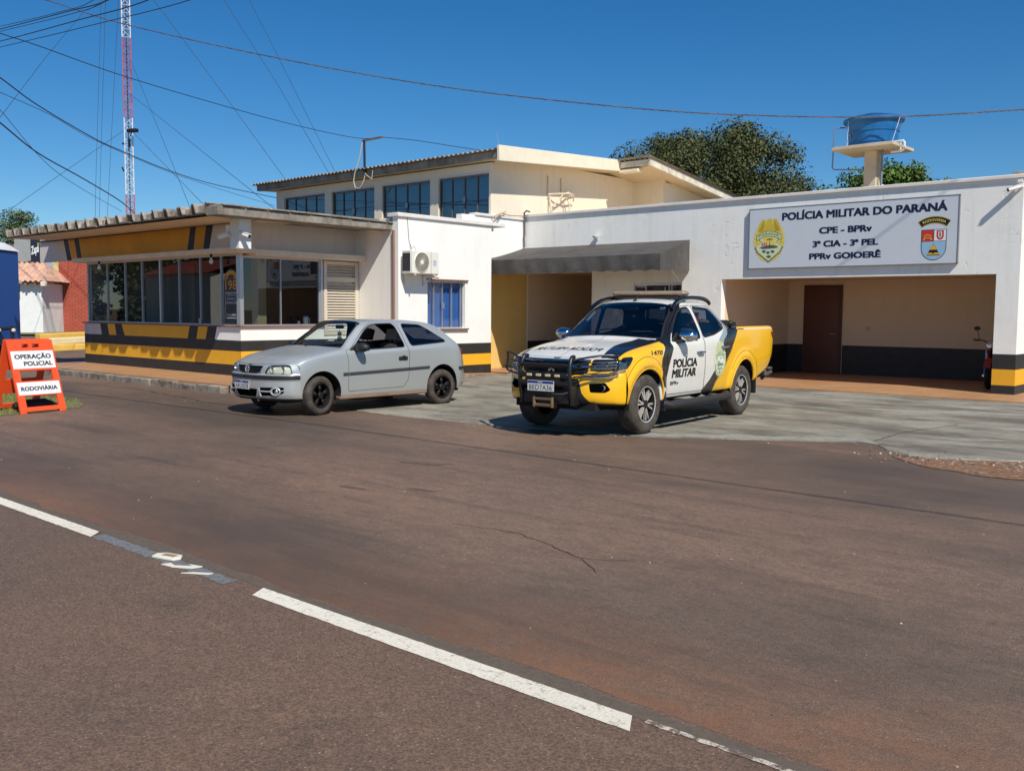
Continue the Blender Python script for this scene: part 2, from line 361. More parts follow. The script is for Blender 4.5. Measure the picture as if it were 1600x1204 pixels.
crack('asphalt_seam', [(-22, 8.6), (-17.5, 8.9), (-14.6, 8.5), (-12.4, 8.3)], .02, .0035, 31, .12)
# oil stains in the yard
k = NT('oil_stain'); k.base(k.mix(k.mask(k.noise(9, 5, .7), .35, .6), lin((84, 74, 66)), lin((104, 89, 76))), .85); MATS['oil'] = k.m
def blob(name, x, y, rx, ry, mat, z, seed, rot=0):
    m = MB(); n = 40; P = []
    for i in range(n):
        a = 2*PI*i/n; r = 1+.5*nz(math.cos(a)*1.6+seed, math.sin(a)*1.6, seed); px, py = rx*r*math.cos(a), ry*r*math.sin(a)
        P.append((x+px*math.cos(rot)-py*math.sin(rot), y+px*math.sin(rot)+py*math.cos(rot), z))
    m.add(P, [tuple(range(n))]); return struct(m.build(name, mat, smooth=0))
blob('oil_stain', -7.05, 6.62, .30, .07, MATS['oil'], .0032, 3, .5)
blob('oil_stain', -6.0, 5.6, .16, .03, MATS['oil'], .0032, 6, .2)
blob('oil_stain', -6.55, 5.25, .18, .035, MATS['oil'], .0032, 12, .1)
# bare orange soil where the apron has broken away
k = NT('bare_soil'); k.base(k.mix(k.mask(k.noise(5, 6, .75), .4, .62), lin((150, 104, 70)), k.mix(k.mask(k.noise(18, 4), .5, .6), lin((112, 86, 66)), lin((196, 176, 152)))), .95); k.bump(k.noise(22, 6, .8), 1, .03); MATS['soil'] = k.m
m = MB(); q = along([(-3.75, 10.55), (-3.3, 10.1), (-2.6, 9.8), (-1.6, 9.9), (0, 10.3), (3, 11), (3, 11.9), (-1, 11.48), (-2.5, 11.1), (-3.35, 10.62), (-3.75, 10.55)], .06, .06, 4, 4)
m.add([(x, y, .006) for x, y in q], [tuple(range(len(q)))]); struct(m.build('dirt_patch', MATS['soil'], smooth=0))
m = MB()
for i in range(420):
    t = random.random(); x = -3.9+4.5*t+random.gauss(0, .2); y = 10.55+(.5*t)+random.gauss(0, .22); r = random.uniform(.005, .018)*(1.6 if random.random() < .06 else 1)
    m.T = Matrix.Translation((x, y, .006)) @ Matrix.Rotation(random.random()*6, 4, 'Z')
    m.add([(-r, -r*.7, 0), (r, -r*.6, 0), (r*.8, r*.8, 0), (-r*.7, r, 0), (0, 0, r*.9)], [(0, 1, 4), (1, 2, 4), (2, 3, 4), (3, 0, 4)])
for i in range(320):   # crumbs along the edge of the concrete
    a = random.choice(ff[:len(ff)*5//6]); x, y = a[0]+random.gauss(0, .1), a[1]-abs(random.gauss(0, .14)); r = random.uniform(.004, .012)
    m.T = Matrix.Translation((x, y, .002)) @ Matrix.Rotation(random.random()*6, 4, 'Z')
    m.add([(-r, -r*.7, 0), (r, -r*.6, 0), (r*.8, r*.8, 0), (-r*.7, r, 0), (0, 0, r*.8)], [(0, 1, 4), (1, 2, 4), (2, 3, 4), (3, 0, 4)])
for i in range(420):   # stray grit across the yard
    x, y = random.uniform(-16, 2), random.uniform(3.3, 9.3); r = random.uniform(.003, .008)
    m.T = Matrix.Translation((x, y, .001)) @ Matrix.Rotation(random.random()*6, 4, 'Z')
    m.add([(-r, -r*.7, 0), (r, -r*.6, 0), (r*.8, r*.8, 0), (-r*.7, r, 0), (0, 0, r*.8)], [(0, 1, 4), (1, 2, 4), (2, 3, 4), (3, 0, 4)])
k = NT('gravel_mix'); ge = k.n('ShaderNodeNewGeometry'); k.base(k.ramp(ge.outputs['Random Per Island'], [(0, lin((70, 60, 54))), (.45, lin((110, 92, 78))), (.8, lin((150, 130, 112))), (1, lin((206, 196, 184)))]), .95); GRAVEL = k.m
o = m.build('gravel', GRAVEL, smooth=0); o['kind'] = 'stuff'
# tiled pavements
def tile_mat(name, c1, c2, joint, sx, sy):
    k = NT(name); br = k.n('ShaderNodeTexBrick'); br.offset = 0; br.inputs['Scale'].default_value = 1; br.inputs['Mortar Size'].default_value = .008
    br.inputs['Brick Width'].default_value = sx; br.inputs['Row Height'].default_value = sy
    br.inputs['Color1'].default_value = lin(c1); br.inputs['Color2'].default_value = lin(c2); br.inputs['Mortar'].default_value = lin(joint)
    k.l(k.tc.outputs['Object'], br.inputs[0]); c = k.mix(k.math('MULTIPLY', k.mask(k.noise(.7, 5), .4, .7), .5), br.outputs[0], lin((160, 112, 78))); k.base(c, .5); MATS[name] = k.m; return k.m
TILE = tile_mat('terracotta_tile', (190, 148, 108), (180, 138, 98), (150, 112, 82), .35, .35)
KERB = None
k = NT('kerb_concrete'); k.base(k.mix(k.mask(k.noise(3.5, 6, .75), .38, .62), lin((98, 84, 72)), lin((160, 150, 136))), .9); k.bump(k.noise(20, 6, .8), .8, .02); MATS['kerb'] = k.m
# raised pavement along the glazed office: tile top, broken kerb stones
def pave_z(y): return .13*(1-min(1, max(0, (y-14.2)/3.2)))+.014
m = MB(); ys = [9.72, 12, 14.2, 15, 16, 17, 17.6]
for (xa, xb) in ((-25.4, -15.75),):
    m.add([(x, y, pave_z(y)) for y in ys for x in (xa, xb)], [(2*i, 2*i+1, 2*i+3, 2*i+2) for i in range(len(ys)-1)])
m.add([(-16.9, 17.6, .034), (-15.75, 17.6, .034), (-16.4, 18.42, .034), (-17.3, 18.42, .034)], [(0, 1, 2, 3)])
m.box(-17.3, 6, 18.42, 23.6, -.02, .034); m.box(-25.4, -15.75, 9.722, 9.74, -.02, .1435)
struct(m.build('tiled_pavement', TILE, smooth=0))
m = MB(); x = -25.4
while x < -15.8:
    L = random.uniform(.7, 1.1); dz = random.uniform(-.02, .006) if x < -18 else random.uniform(-.06, -.01)
    m.box(x, min(-15.75, x+L-.015), 9.55+random.uniform(-.02, .02), 9.718, -.02, .142+dz); x += L
struct(m.build('kerb', MATS['kerb'], bevel=.02))
m = MB(); m.box(-15.74, -15.55, 9.8, 17.4, -.02, .02); 
m.add([(-15.75, 9.72, .144), (-15.75, 14.2, .144), (-15.75, 17.6, .0), (-15.75, 9.72, -.02)], [(0, 1, 2, 3)])
struct(m.build('kerb', MATS['kerb'], smooth=0))
# ------------------------------------------------------------------ building materials
def plaster(name, rgb, dirt=(150, 138, 122), amt=.25, bump=.25, peel=0):
    k = NT(name); c = k.mix(k.math('MULTIPLY', k.mask(k.noise(.9, 6, .7), .5, .8), amt), lin(rgb), lin(dirt))
    c = k.mix(k.math('MULTIPLY', k.mask(k.noise(2.2, 6, .75, k.mapn((2.6, 2.6, .22))), .5, .82), amt*1.1), c, lin(dirt))
    h = k.noise(9, 6, .7)
    if peel:
        p = k.mask(k.noise(1.5, 5, .75, k.mapn((1, 1, 1.4))), .60, .615)
        q = k.mask(k.noise(5.5, 5, .7), .45, .5); p = k.math('MULTIPLY', p, q)
        c = k.mix(k.math('MULTIPLY', p, .25), c, lin((214, 210, 200))); h = k.math('ADD', k.math('MULTIPLY', h, .4), k.math('MULTIPLY', p, -peel))
    k.base(c, .8); k.bump(h, bump, .02); MATS[name] = k.m; return k.m
WHITE = plaster('white_plaster', (240, 239, 234), amt=.13, bump=.14)
WHITEP = plaster('peeling_white_plaster', (240, 239, 234), amt=.2, bump=.4, peel=1.3)
CREAM = plaster('cream_plaster', (232, 221, 200), (180, 160, 130), .2, .12)
OFFW = plaster('offwhite_plaster', (222, 212, 204), (170, 150, 130), .2, .1)
INNER = plaster('carport_plaster', (222, 200, 172), (170, 140, 110), .15, .1)
YELW = M('yellow_wall_paint', (232, 172, 36), .6, var=.06, vs=2, bump=.08, bs=12)
YELS = M('ochre_wall_paint', (222, 158, 44), .65, var=.10, vs=1.2, bump=.08, bs=12)
BLKW = M('black_wall_paint', (44, 42, 41), .55, var=.25, vs=5, bump=.1, bs=14)
NAVYW = M('navy_wall_paint', (38, 46, 66), .6, var=.1)
GREYW = M('grey_wall_paint', (198, 190, 190), .7, var=.05)
FIBRO = None
k = NT('fibre_cement'); k.base(k.mix(k.mask(k.noise(2.2, 6, .75), .35, .62), lin((116, 106, 96)), k.mix(k.mask(k.noise(7, 5), .4, .65), lin((160, 152, 140)), lin((184, 174, 160)))), .9); k.bump(k.noise(22, 6, .8), .5, .02); MATS['fibro'] = k.m; FIBRO = k.m
k = NT('weathered_concrete'); k.base(k.mix(k.mask(k.noise(2.6, 6, .75, k.mapn((1, 1, .6))), .38, .65), lin((112, 104, 95)), lin((160, 152, 140))), .9); k.bump(k.noise(20, 6, .8), .5, .02); MATS['wconc'] = k.m
SOFF = M('brown_soffit', (226, 208, 182), .8, var=.1, vs=2)
ALU = M('aluminium_frame', (196, 198, 202), .35, .7, var=.05)
ALUD = M('dark_aluminium', (120, 112, 104), .45, .4, var=.05)
BROWN = M('brown_sill', (126, 84, 66), .7, var=.1)
GL_OFF = glass_mat('office_glass', (.42, .46, .48), 1.15, wave=.012)
GL_UP = glass_mat('blue_tinted_glass', (.26, .38, .50), 2.3, gl=(.88, .96, 1), wave=.012)
GL_ANN = glass_mat('clear_window_glass', (.80, .86, .92), 1.2)
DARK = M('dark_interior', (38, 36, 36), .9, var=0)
INTW = M('interior_wall', (112, 106, 96), .9, var=.05)
CEIL = M('interior_ceiling', (120, 112, 104), .9, var=0)
# ------------------------------------------------------------------ A. glazed office with the overhanging roof
bx = empty('office_building', (-21.4, 12.8, 0), 0, 'low glazed police office with black and yellow painted bands under a heavy trough tile roof', 'building')
OX, OY = -21.4, 12.8
def part(m, name, mats, root, off=(OX, OY, 0), **k):
    o = m.build(name, mats, root, **k); 
    o.location = (-off[0], -off[1], -off[2]); return o
FY, SX = 11.24, -17.72            # planes of the glazed front and of its right side
fn_f = lambda u, v, d: (u, FY+d, v)
fn_s = lambda u, v, d: (SX-d, u, v)
m = MB(); m.box(-25.16, SX, FY, FY+.15, 0, 1.19); m.box(SX-.15, SX, FY+.151, 14.45, 0, 1.19); m.box(-25.16, -25.0, FY+.151, 14.4, 0, 2.79)
part(m, 'parapet_wall', WHITE, bx)
def bands(m, root, name, mat, polys, fn, d=-.004):
    for P in polys: m.add([fn(a, b, d) for a, b in P], [tuple(range(len(P)))])
def quad(a, b, c, d): return [(a, c), (b, c), (b, d), (a, d)]
zr = (.0, .38, .675, .905, 1.19)
L = (-25.16, SX)
m = MB()
m.box(L[0], SX+.003, FY-.006, FY, .0, .38); m.box(L[0], SX+.003, FY-.004, FY, .675, .905)
m.box(SX, SX+.006, FY-.006, 14.45, 0, .38); m.box(SX, SX+.004, FY-.004, 14.45, .675, .905)
tx = [-25.16, -24.25, -23.84, -23.44, -23.08, -19.8, -19.43, -19.03, -18.66, SX]; tb = [-25.16, -24.17, -23.76, -23.37, -22.92, -19.9, -19.52, -19.13, -18.76, SX]
for i in (1, 3, 5, 7): m.prism([(tb[i], .9055), (tb[i+1], .9055), (tx[i+1], 1.19), (tx[i], 1.19)], fn_f, -.004, 0)
part(m, 'black_band', BLKW, bx, smooth=0)
m = MB(); m.box(L[0], SX+.003, FY-.005, FY, .3805, .6745); m.box(SX, SX+.005, FY-.005, 14.45, .3805, .6745)
for i in (2, 4, 6): m.prism([(tb[i], .9055), (tb[i+1], .9055), (tx[i+1], 1.19), (tx[i], 1.19)], fn_f, -.004, 0)
part(m, 'yellow_band', YELW, bx, smooth=0)
m = MB(); m.prism([(tb[0], .9055), (tb[1], .9055), (tx[1], 1.19), (tx[0], 1.19)], fn_f, -.004, 0); part(m, 'grey_panel', GREYW, bx, smooth=0)
m = MB(); m.box(-25.2, SX+.05, FY-.05, FY+.17, 1.191, 1.215); m.box(SX-.17, SX+.05, FY+.17, 13.42, 1.191, 1.215); part(m, 'window_sill', BROWN, bx)
# glazing, front and side: frame, panes
def window(root, off, fn, xs, z0, z1, pane, frame, fw=.035, fd=.05, setb=.06, name='window', thick=(), handles=(), hz=None):
    m = MB(); u0, u1 = xs[0], xs[-1]
    for i, x in enumerate(xs):
        ww = fw*1.6 if i in thick else (fw if i in (0, len(xs)-1) else fw*.45)
        m.add(*_bx(fn, x-ww/2, x+ww/2, z0, z1, setb-.012, setb+fd))
    m.add(*_bx(fn, u0, u1, z0, z0+fw, setb-.008, setb+fd-.002)); m.add(*_bx(fn, u0, u1, z1-fw*1.3, z1, setb-.008, setb+fd-.002))
    w_ = part(m, name, frame, root, off, smooth=0)
    m = MB(); m.add([fn(u0, z0, setb+.02), fn(u1, z0, setb+.02), fn(u1, z1, setb+.02), fn(u0, z1, setb+.02)], [(0, 1, 2, 3)])
    p = m.build('pane', pane, w_, smooth=0)
    if handles:
        m = MB()
        for h in handles: m.add(*_bx(fn, h-.035, h-.012, hz-.07, hz+.07, setb-.035, setb)); m.add(*_bx(fn, h+.012, h+.035, hz-.07, hz+.07, setb-.035, setb))
        m.build('handle', ALU, w_, smooth=0)
    return w_
def _bx(fn, u0, u1, v0, v1, d0, d1):
    vs = [fn(u, v, d) for d in (d0, d1) for v in (v0, v1) for u in (u0, u1)]
    return vs, [(0, 2, 3, 1), (4, 5, 7, 6), (0, 1, 5, 4), (2, 6, 7, 3), (0, 4, 6, 2), (1, 3, 7, 5)]
window(bx, (OX, OY, 0), fn_f, [-24.95, -23.87, -22.91, -22.05, -21.16, -20.29, -19.37, -18.51, -17.80], 1.2155, 2.765, GL_OFF, ALU, thick=(4,), handles=(-19.37,), hz=1.29, setb=.03)
window(bx, (OX, OY, 0), fn_s, [11.32, 12.28, 13.33], 1.2155, 2.72, GL_OFF, ALU, setb=.03)
m = MB(); m.box(SX-.13, SX+.012, FY-.012, FY+.08, 1.216, 2.765); part(m, 'corner_post', ALU, bx, bevel=.01)
m = MB(); m.box(SX-.06, SX+.02, 13.34, 13.40, 1.216, 2.72); part(m, 'end_post', ALU, bx, bevel=.01)
# louvred shutter
m = MB(); y0, y1, z0, z1 = 13.42, 14.43, 1.0, 2.70
m.box(SX-.06, SX+.03, y0, y0+.085, z0, z1); m.box(SX-.06, SX+.03, y1-.1, y1, z0, z1); m.box(SX-.06, SX+.029, y0+.085, y1-.1, z1-.08, z1); m.box(SX-.06, SX+.029, y0+.085, y1-.1, 2.235, 2.335); m.box(SX-.06, SX+.029, y0+.085, y1-.1, z0, z0+.08)
sh = part(m, 'louvred_shutter', M('cream_metal', (206, 196, 178), .5, var=.05), bx)
m = MB()
z = z0+.1
while z < z1-.1:
    if not 2.19 < z < 2.35:
        m.add([(SX-.045, y0+.085, z+.05), (SX-.045, y1-.1, z+.05), (SX+.018, y1-.1, z), (SX+.018, y0+.085, z), (SX-.045, y0+.085, z+.042), (SX-.045, y1-.1, z+.042), (SX+.018, y1-.1, z-.008), (SX+.018, y0+.085, z-.008)], [(0, 1, 2, 3), (7, 6, 5, 4), (3, 2, 6, 7)])
    z += .062
m.add([(SX-.05, y0+.085, z0), (SX-.05, y1-.1, z0), (SX-.05, y1-.1, z1), (SX-.05, y0+.085, z1)], [(0, 1, 2, 3)])
m.build('slats', MATS['cream_metal'], sh, smooth=0)
# head slab with ledge, upper walls and painted stripes
m = MB(); m.box(-25.2, -17.42, 10.98, FY+.2, 2.766, 2.87); m.box(SX-.2, -17.42, FY+.2, 14.448, 2.721, 2.85); part(m, 'head_slab', SOFF, bx, bevel=.008)
UY, UX = 11.34, -17.82
m = MB(); m.box(-28.1, UX, UY, UY+.15, 2.8705, 3.46); m.box(UX-.15, UX, UY+.15, 14.449, 2.851, 3.6); pass
part(m, 'upper_wall', OFFW, bx)
fu = lambda u, v, d: (u, UY+d, v)
st_t = [-26.53, -26.26, -25.87, -25.59, -19.86, -19.61, -19.18, -18.9]; st_b = [-26.31, -26.04, -25.68, -25.42, -20.03, -19.76, -19.35, -19.1]
for i in (0, 2, 4, 6): m = MB(); m.prism([(st_b[i], 2.872), (st_b[i+1], 2.872), (st_t[i+1], 3.45), (st_t[i], 3.45)], fu, -.004, 0); part(m, 'navy_stripe', NAVYW, bx, smooth=0)
for i in (1, 3, 5): m = MB(); m.prism([(st_b[i], 2.872), (st_b[i+1], 2.872), (st_t[i+1], 3.45), (st_t[i], 3.45)], fu, -.0035, 0); part(m, 'ochre_band', YELS, bx, smooth=0)
m = MB(); m.box(-28.0, -17.0, UY-.05, UY-.01, 3.42, 3.47); part(m, 'fascia_board', M('dark_timber', (70, 46, 34), .8), bx)
m = MB(); m.box(UX-.15, -16.484, 14.45, 14.6, 0, 3.60); part(m, 'recessed_wall', WHITE, bx)
# roof: soffit, trough tiles with open ends, right verge slab
m = MB(); m.add([(-27.2, 10.12, 3.43), (-16.62, 10.12, 3.40), (-16.62, 14.45, 3.40), (-17.9, 14.45, 3.5), (-27.2, 14.45, 3.5)], [(0, 1, 2, 3, 4)]); part(m, 'soffit', SOFF, bx, smooth=0)
rf = MB(); rf.box(-27.2, -16.9, 10.12, 17.5, 3.452, 3.47); rf = part(rf, 'roof', FIBRO, bx)
n = 19; x0, x1 = -27.15, -16.95; wd = (x1-x0)/n
for i in range(n):
    m = MB(); c = x0+wd*(i+.5); j = random.uniform(-.07, .07); yo = 10.04+random.uniform(-.03, .05); zt = 3.625+j*.25; zb = 3.452
    o_ = [(-wd*.26, zb), (wd*.26, zb), (wd*.42, zt), (wd*.5, zt), (wd*.5, zt+.02), (wd*.40, zt+.02), (wd*.235, zb+.022), (-wd*.235, zb+.022), (-wd*.40, zt+.02), (-wd*.56, zt+.02), (-wd*.56, zt), (-wd*.42, zt)]
    m.prism([(c+a, b+.0007*i) for a, b in o_], lambda a, b, d: (a, d, b), yo, 17.4)
    ye = yo+random.uniform(.015, .06)
    m.add([(c-wd*.25, ye, zb+.01), (c+wd*.25, ye, zb+.01), (c+wd*.405, ye+.03, zt+.01-random.uniform(0, .05)), (c-wd*.405, ye+.03, zt+.012-random.uniform(0, .05))], [(0, 1, 2, 3)])
    m.build('trough_tile', FIBRO, rf, smooth=20)
m = MB(); m.prism([(10.0, 3.395), (14.44, 3.40), (14.44, 3.545), (10.0, 3.575)], lambda a, b, d: (d, a, b), -16.93, -16.5); part(m, 'verge_slab', MATS['wconc'], bx, bevel=.012)
m = MB()
for y in steps(10.1, 14.3, .5): m.box(-16.98+random.uniform(-.03, 0), -16.46+random.uniform(-.02, .02), y, y+.49, 3.582+random.uniform(0, .008)-.0068*(y-10), 3.602+random.uniform(0, .02)-.0068*(y-10))
part(m, 'verge_tile', FIBRO, bx, bevel=.006)
m = MB(); m.lathe([(.0, .28), (.25, .24), (.38, .12), (.42, 0)], (-24.3, 13.4, 3.62), 'z', 20); part(m, 'roof_vent_cowl', ALU, bx)
# inside of the office
m = MB(); m.box(-24.99, SX-.16, FY+.16, 14.39, 1.0, 1.01); part(m, 'floor_slab', DARK, bx)
m = MB(); m.box(-24.9, SX-.2, 14.30, 14.38, 1.01, 2.9); part(m, 'rear_wall', INTW, bx)
m = MB(); m.box(-24.9, SX-.2, FY+.2, 14.28, 2.78, 2.84); part(m, 'ceiling', CEIL, bx)
m = MB(); m.box(SX-.75, SX-.5, 12.0, 12.22, 1.01, 2.78); part(m, 'pillar', M('pale_yellow_pillar', (214, 200, 150), .8), bx)
m = MB(); m.box(-20.4, -18.9, 12.6, 13.0, 1.02, 2.1); m.box(-19.8, -18.9, 13.3, 14.2, 1.02, 2.2); m.box(-20.5, -20.46, 12.5, 14.2, 1.02, 2.78); part(m, 'cabinet', M('dark_cabinet', (36, 34, 34), .5, var=.1), bx)
def curtain(root, off, fn, u0, u1, z0, z1, mat, depth=.03, per=.12, d=0, name='curtain'):
    m = MB(); n = max(8, int((u1-u0)/.02))
    m.add([fn(u0+(u1-u0)*i/n, z, d+depth*math.sin(2*PI*(u0+(u1-u0)*i/n)/per+math.sin(i*.13)*1.3)) for z in (z0, z1) for i in range(n+1)], [(i, i+1, n+2+i, n+1+i) for i in range(n)])
    return part(m, name, mat, root, off, smooth=60)
CURT = M('beige_curtain', (158, 148, 130), .9, var=.05); CURD = M('brown_curtain', (112, 88, 74), .9, var=.05)
for a, b, mt, d in ((-24.8, -24.1, CURD, .45), (-23.9, -21.7, CURT, .55), (-21.65, -21.3, CURD, .4), (-18.75, -18.35, CURD, .4)):
    curtain(bx, (OX, OY, 0), fn_f, a, b, 1.05, 2.76, mt, d=d)
# emergency number sticker on the last pane
stx = empty('window_sticker', (-18.1, FY+.026, 1.8), 0, 'yellow telephone symbol and number 198 stuck on the right end pane', 'sticker')
fk = lambda u, v: (u, -.004, v)
m = MB(); m.prism([(-.29, -.56)]+[(.27, -.56)]+[(.27*math.cos(a), .40+.24*math.sin(a)) for a in [PI*i/12 for i in range(13)]]+[(-.29, .4)], lambda a, b, d: (a, d, b), -.003, -.002); m.build('dark_film', M('navy_film', (28, 28, 40), .35, var=0), stx, smooth=0)
m = MB(); put_text(m, '198', fk, -.225, .2, .21, .44, .01)
nn = 14; arc = [(math.cos(PI*i/nn)*.235, .46+math.sin(PI*i/nn)*.15) for i in range(nn+1)]; arc2 = [(math.cos(PI*i/nn)*.12, .46+math.sin(PI*i/nn)*.065) for i in range(nn+1)]
m.add([fk(*p) for p in arc+arc2], [(i, i+1, nn+2+i, nn+1+i) for i in range(nn)])
m.add([fk(a, b) for a, b in ((-.24, .41), (-.11, .435), (-.11, .475), (-.24, .475), (.11, .435), (.24, .41), (.24, .475), (.11, .475))], [(0, 1, 2, 3), (4, 5, 6, 7)])
m.build('number_and_handset', M('sticker_yellow', (206, 142, 36), .6, var=0), stx, smooth=0)
m = MB()
for i, (s, wdt) in enumerate((('CENTRAL DE', .34), ('DÚVIDAS E', .34), ('INFORMAÇÕES', .42))): put_text(m, s, fk, 0, .06-i*.085, .052, wdt, .01, align='c')
put_text(m, '24 HORAS', fk, 0, -.37, .05, .36, .01, align='c')
R = [(-.235, .14), (.235, .14), (.235, -.42), (-.235, -.42)]
for (a, b), (c, d) in zip(R, R[1:]+R[:1]): m.bar((a, -.004, b), (c, -.004, d), .002, .012, up=(0, 1, 0)) if False else m.add([fk(a, b), fk(c, d), fk(c*.95, d-.015*(1 if d > 0 else -1)), fk(a*.95, b-.015*(1 if b > 0 else -1))], [(0, 1, 2, 3)])
m.build('small_print', M('sticker_white', (196, 196, 200), .6, var=0), stx, smooth=0)
# bare bulbs under the ledge
for i, (x, lb) in enumerate(((-23.86, 'white bare bulb on a black socket hanging at the left end of the office ledge'), (-18.56, 'white bare bulb on a black socket hanging above the 198 sticker'))):
    e = empty('light_bulb', (x, 11.07, 2.766), 0, lb, 'bulb', 'bulbs under the office ledge')
    m = MB(); m.lathe([(.0, 0), (.03, 0), (.03, -.03), (.022, -.075), (.03, -.08), (.0, -.082)], (0, 0, 0), 'z', 14); m.build('socket', M('black_plastic', (22, 22, 22), .5, var=0), e)
    m = MB(); m.lathe([(.022, -.08), (.028, -.11), (.045, -.15), (.048, -.175), (.035, -.205), (0, -.216)], (0, 0, 0), 'z', 16); m.build('bulb', M('bulb_white', (214, 214, 210), .25, var=0), e)
# cctv post on the corner of the slab
ct = empty('camera_post', (-17.0, 10.82, 2.80), 0, 'white hanging post with two bullet cameras and a junction box under the roof corner', 'camera post')
m = MB(); m.box(-.22, .1, -.11, .18, 0, .61); m.build('post', M('white_gloss', (232, 232, 228), .4, var=.03), ct, bevel=.008)
m = MB(); m.box(-.34, -.222, -.14, -.0, .36, .49); m.build('junction_box', MATS['white_gloss'], ct, bevel=.012)
def bullet_camera(parent, base, d, L=.2, r=.036):
    d = Vector(d).normalized(); b = Vector(base); c = MB()
    c.tube([b, b+d*.01, b+d*L, b+d*(L+.008)], [r*.8, r, r, r*.9], 14); o = c.build('camera_body', MATS['white_gloss'], parent)
    c = MB(); e = b+d*(L+.009); c.tube([e, e+d*.004], r*.8, 14); c.build('lens', M('black_gloss', (10, 10, 12), .1, var=0), o)
    c = MB(); c.bar(b+Vector((0, 0, r))-d*.01, b+Vector((0, 0, r))+d*(L+.03), r*2.1, .008); c.build('sun_hood', MATS['white_gloss'], o); return o
bullet_camera(ct, (-.20, -.16, .30), (-.85, -.35, -.22), L=.24, r=.045); bullet_camera(ct, (.13, -.10, .31), (.80, .25, -.28), L=.24, r=.045)
m = MB(); m.tube([(-.16, -.11, .24), (-.18, -.14, .25), (-.20, -.16, .29)], .018, 8); m.build('camera_bracket', MATS['white_gloss'], ct); m = MB(); m.tube([(.1, -.08, .24), (.12, -.10, .25), (.13, -.10, .30)], .018, 8); m.build('camera_bracket', MATS['white_gloss'], ct)
# plastic jug and tumbler on the inside of the side sill
jg = empty('water_jug', (SX-.14, 13.02, 1.217), 0, 'clear plastic jug with blue lid on the office window sill', 'jug')
m = MB(); m.lathe([(0, .003), (.055, .003), (.065, .19), (.06, .19), (.05, .01)], (0, 0, 0), 'z', 18); m.tube([(0, .06, .17), (0, .11, .16), (0, .11, .06), (0, .06, .04)], .008, 6); m.build('body', M('jug_clear', (176, 192, 204), .15, var=0), jg)
m = MB(); m.lathe([(.067, .19), (.067, .215), (.03, .225), (0, .225)], (0, 0, 0), 'z', 18); m.build('lid', M('jug_blue', (52, 92, 170), .4, var=0), jg)
m = MB(); m.lathe([(0, 0), (.03, 0), (.036, .1), (.032, .1), (.028, .006), (0, .006)], (SX-.14, 12.83, 1.217), 'z', 14)
tag(m.build('glass_tumbler', MATS['jug_clear']), 'empty glass tumbler standing left of the blue lidded jug', 'tumbler')
# downpipe at the junction with the annex
m = MB(); m.box(-16.47, -16.40, 14.40, 14.447, .15, 3.40); tag(m.build('downpipe', M('brown_pipe', (142, 112, 102), .6, var=.08), bevel=.01), 'thin brown downpipe in the corner of the white annex', 'downpipe')
# ------------------------------------------------------------------ B. two-storey block and white annex
BX, BY = -21.0, 18.0
tb_ = empty('two_storey_building', (BX, BY, 0), 0, 'two-storey block with a band of blue windows and a white lower annex wall', 'building')
bo = (BX, BY, 0)
AX = -16.3
fa = lambda u, v, d: (AX-d, u, v)
m = MB(); holewall(m, fa, (14.45, 17.56), (0, 3.70), [(15.36, 16.62, 1.15, 2.29)], .18); m.box(-18.0, AX-.18, 17.40, 17.56, 0, 3.70); m.box(-16.483, AX, 14.446, 14.4495, 0, 3.7)
m.box(-17.55, -17.342, 17.561, 19.998, 0, 4.08)
part(m, 'annex_wall', WHITE, tb_, bo)
m = MB(); m.box(-16.62, AX+.055, 14.40, 18.02, 3.7005, 3.79); m.box(-18.0, -16.63, 14.46, 18.0, 3.62, 3.68); m.box(-17.56, -17.30, 18.03, 20.02, 4.081, 4.15); part(m, 'parapet_cap', M('cap_paint', (226, 220, 214), .7, var=.08), tb_, bo, bevel=.01)
m = MB(); m.box(AX, AX+.004, 14.452, 17.563, .0, .24); m.box(AX, AX+.004, 14.452, 17.563, .515, .78); m.box(-16.9, AX+.002, 17.56, 17.564, 0, .24); m.box(-16.9, AX+.002, 17.56, 17.564, .515, .78); part(m, 'black_band', BLKW, tb_, bo, smooth=0)
m = MB(); m.box(AX, AX+.005, 14.452, 17.563, .2405, .5145); part(m, 'yellow_band', YELW, tb_, bo, smooth=0)
m = MB(); m.box(-17.341, -17.336, 17.57, 20.15, .0, 2.75); part(m, 'yellow_wall', M('mustard_wall_paint', (226, 190, 112), .7, var=.05), tb_, bo, smooth=0)
w_ = window(tb_, bo, fa, [15.36, 15.64, 15.93, 16.24, 16.55, 16.62], 1.15, 2.29, GL_ANN, ALU, setb=.09, handles=(15.93,), hz=1.70)
m = MB(); m.box(AX-.02, AX+.07, 15.3, 16.7, 1.115, 1.149); part(m, 'window_sill', BROWN, tb_, bo, bevel=.006)
m = MB(); m.box(AX-.02, AX+.05, 15.33, 16.7, 2.291, 2.325); part(m, 'window_lintel', BROWN, tb_, bo, bevel=.006)
curtain(tb_, bo, fa, 15.37, 16.61, 1.16, 2.28, M('blue_curtain', (52, 104, 168), .9, var=.08), d=.2, depth=.015, per=.16)
m = MB(); m.box(-18.0, -17.97, 14.6, 17.4, .1, 3.6); part(m, 'room_wall', DARK, tb_, bo)
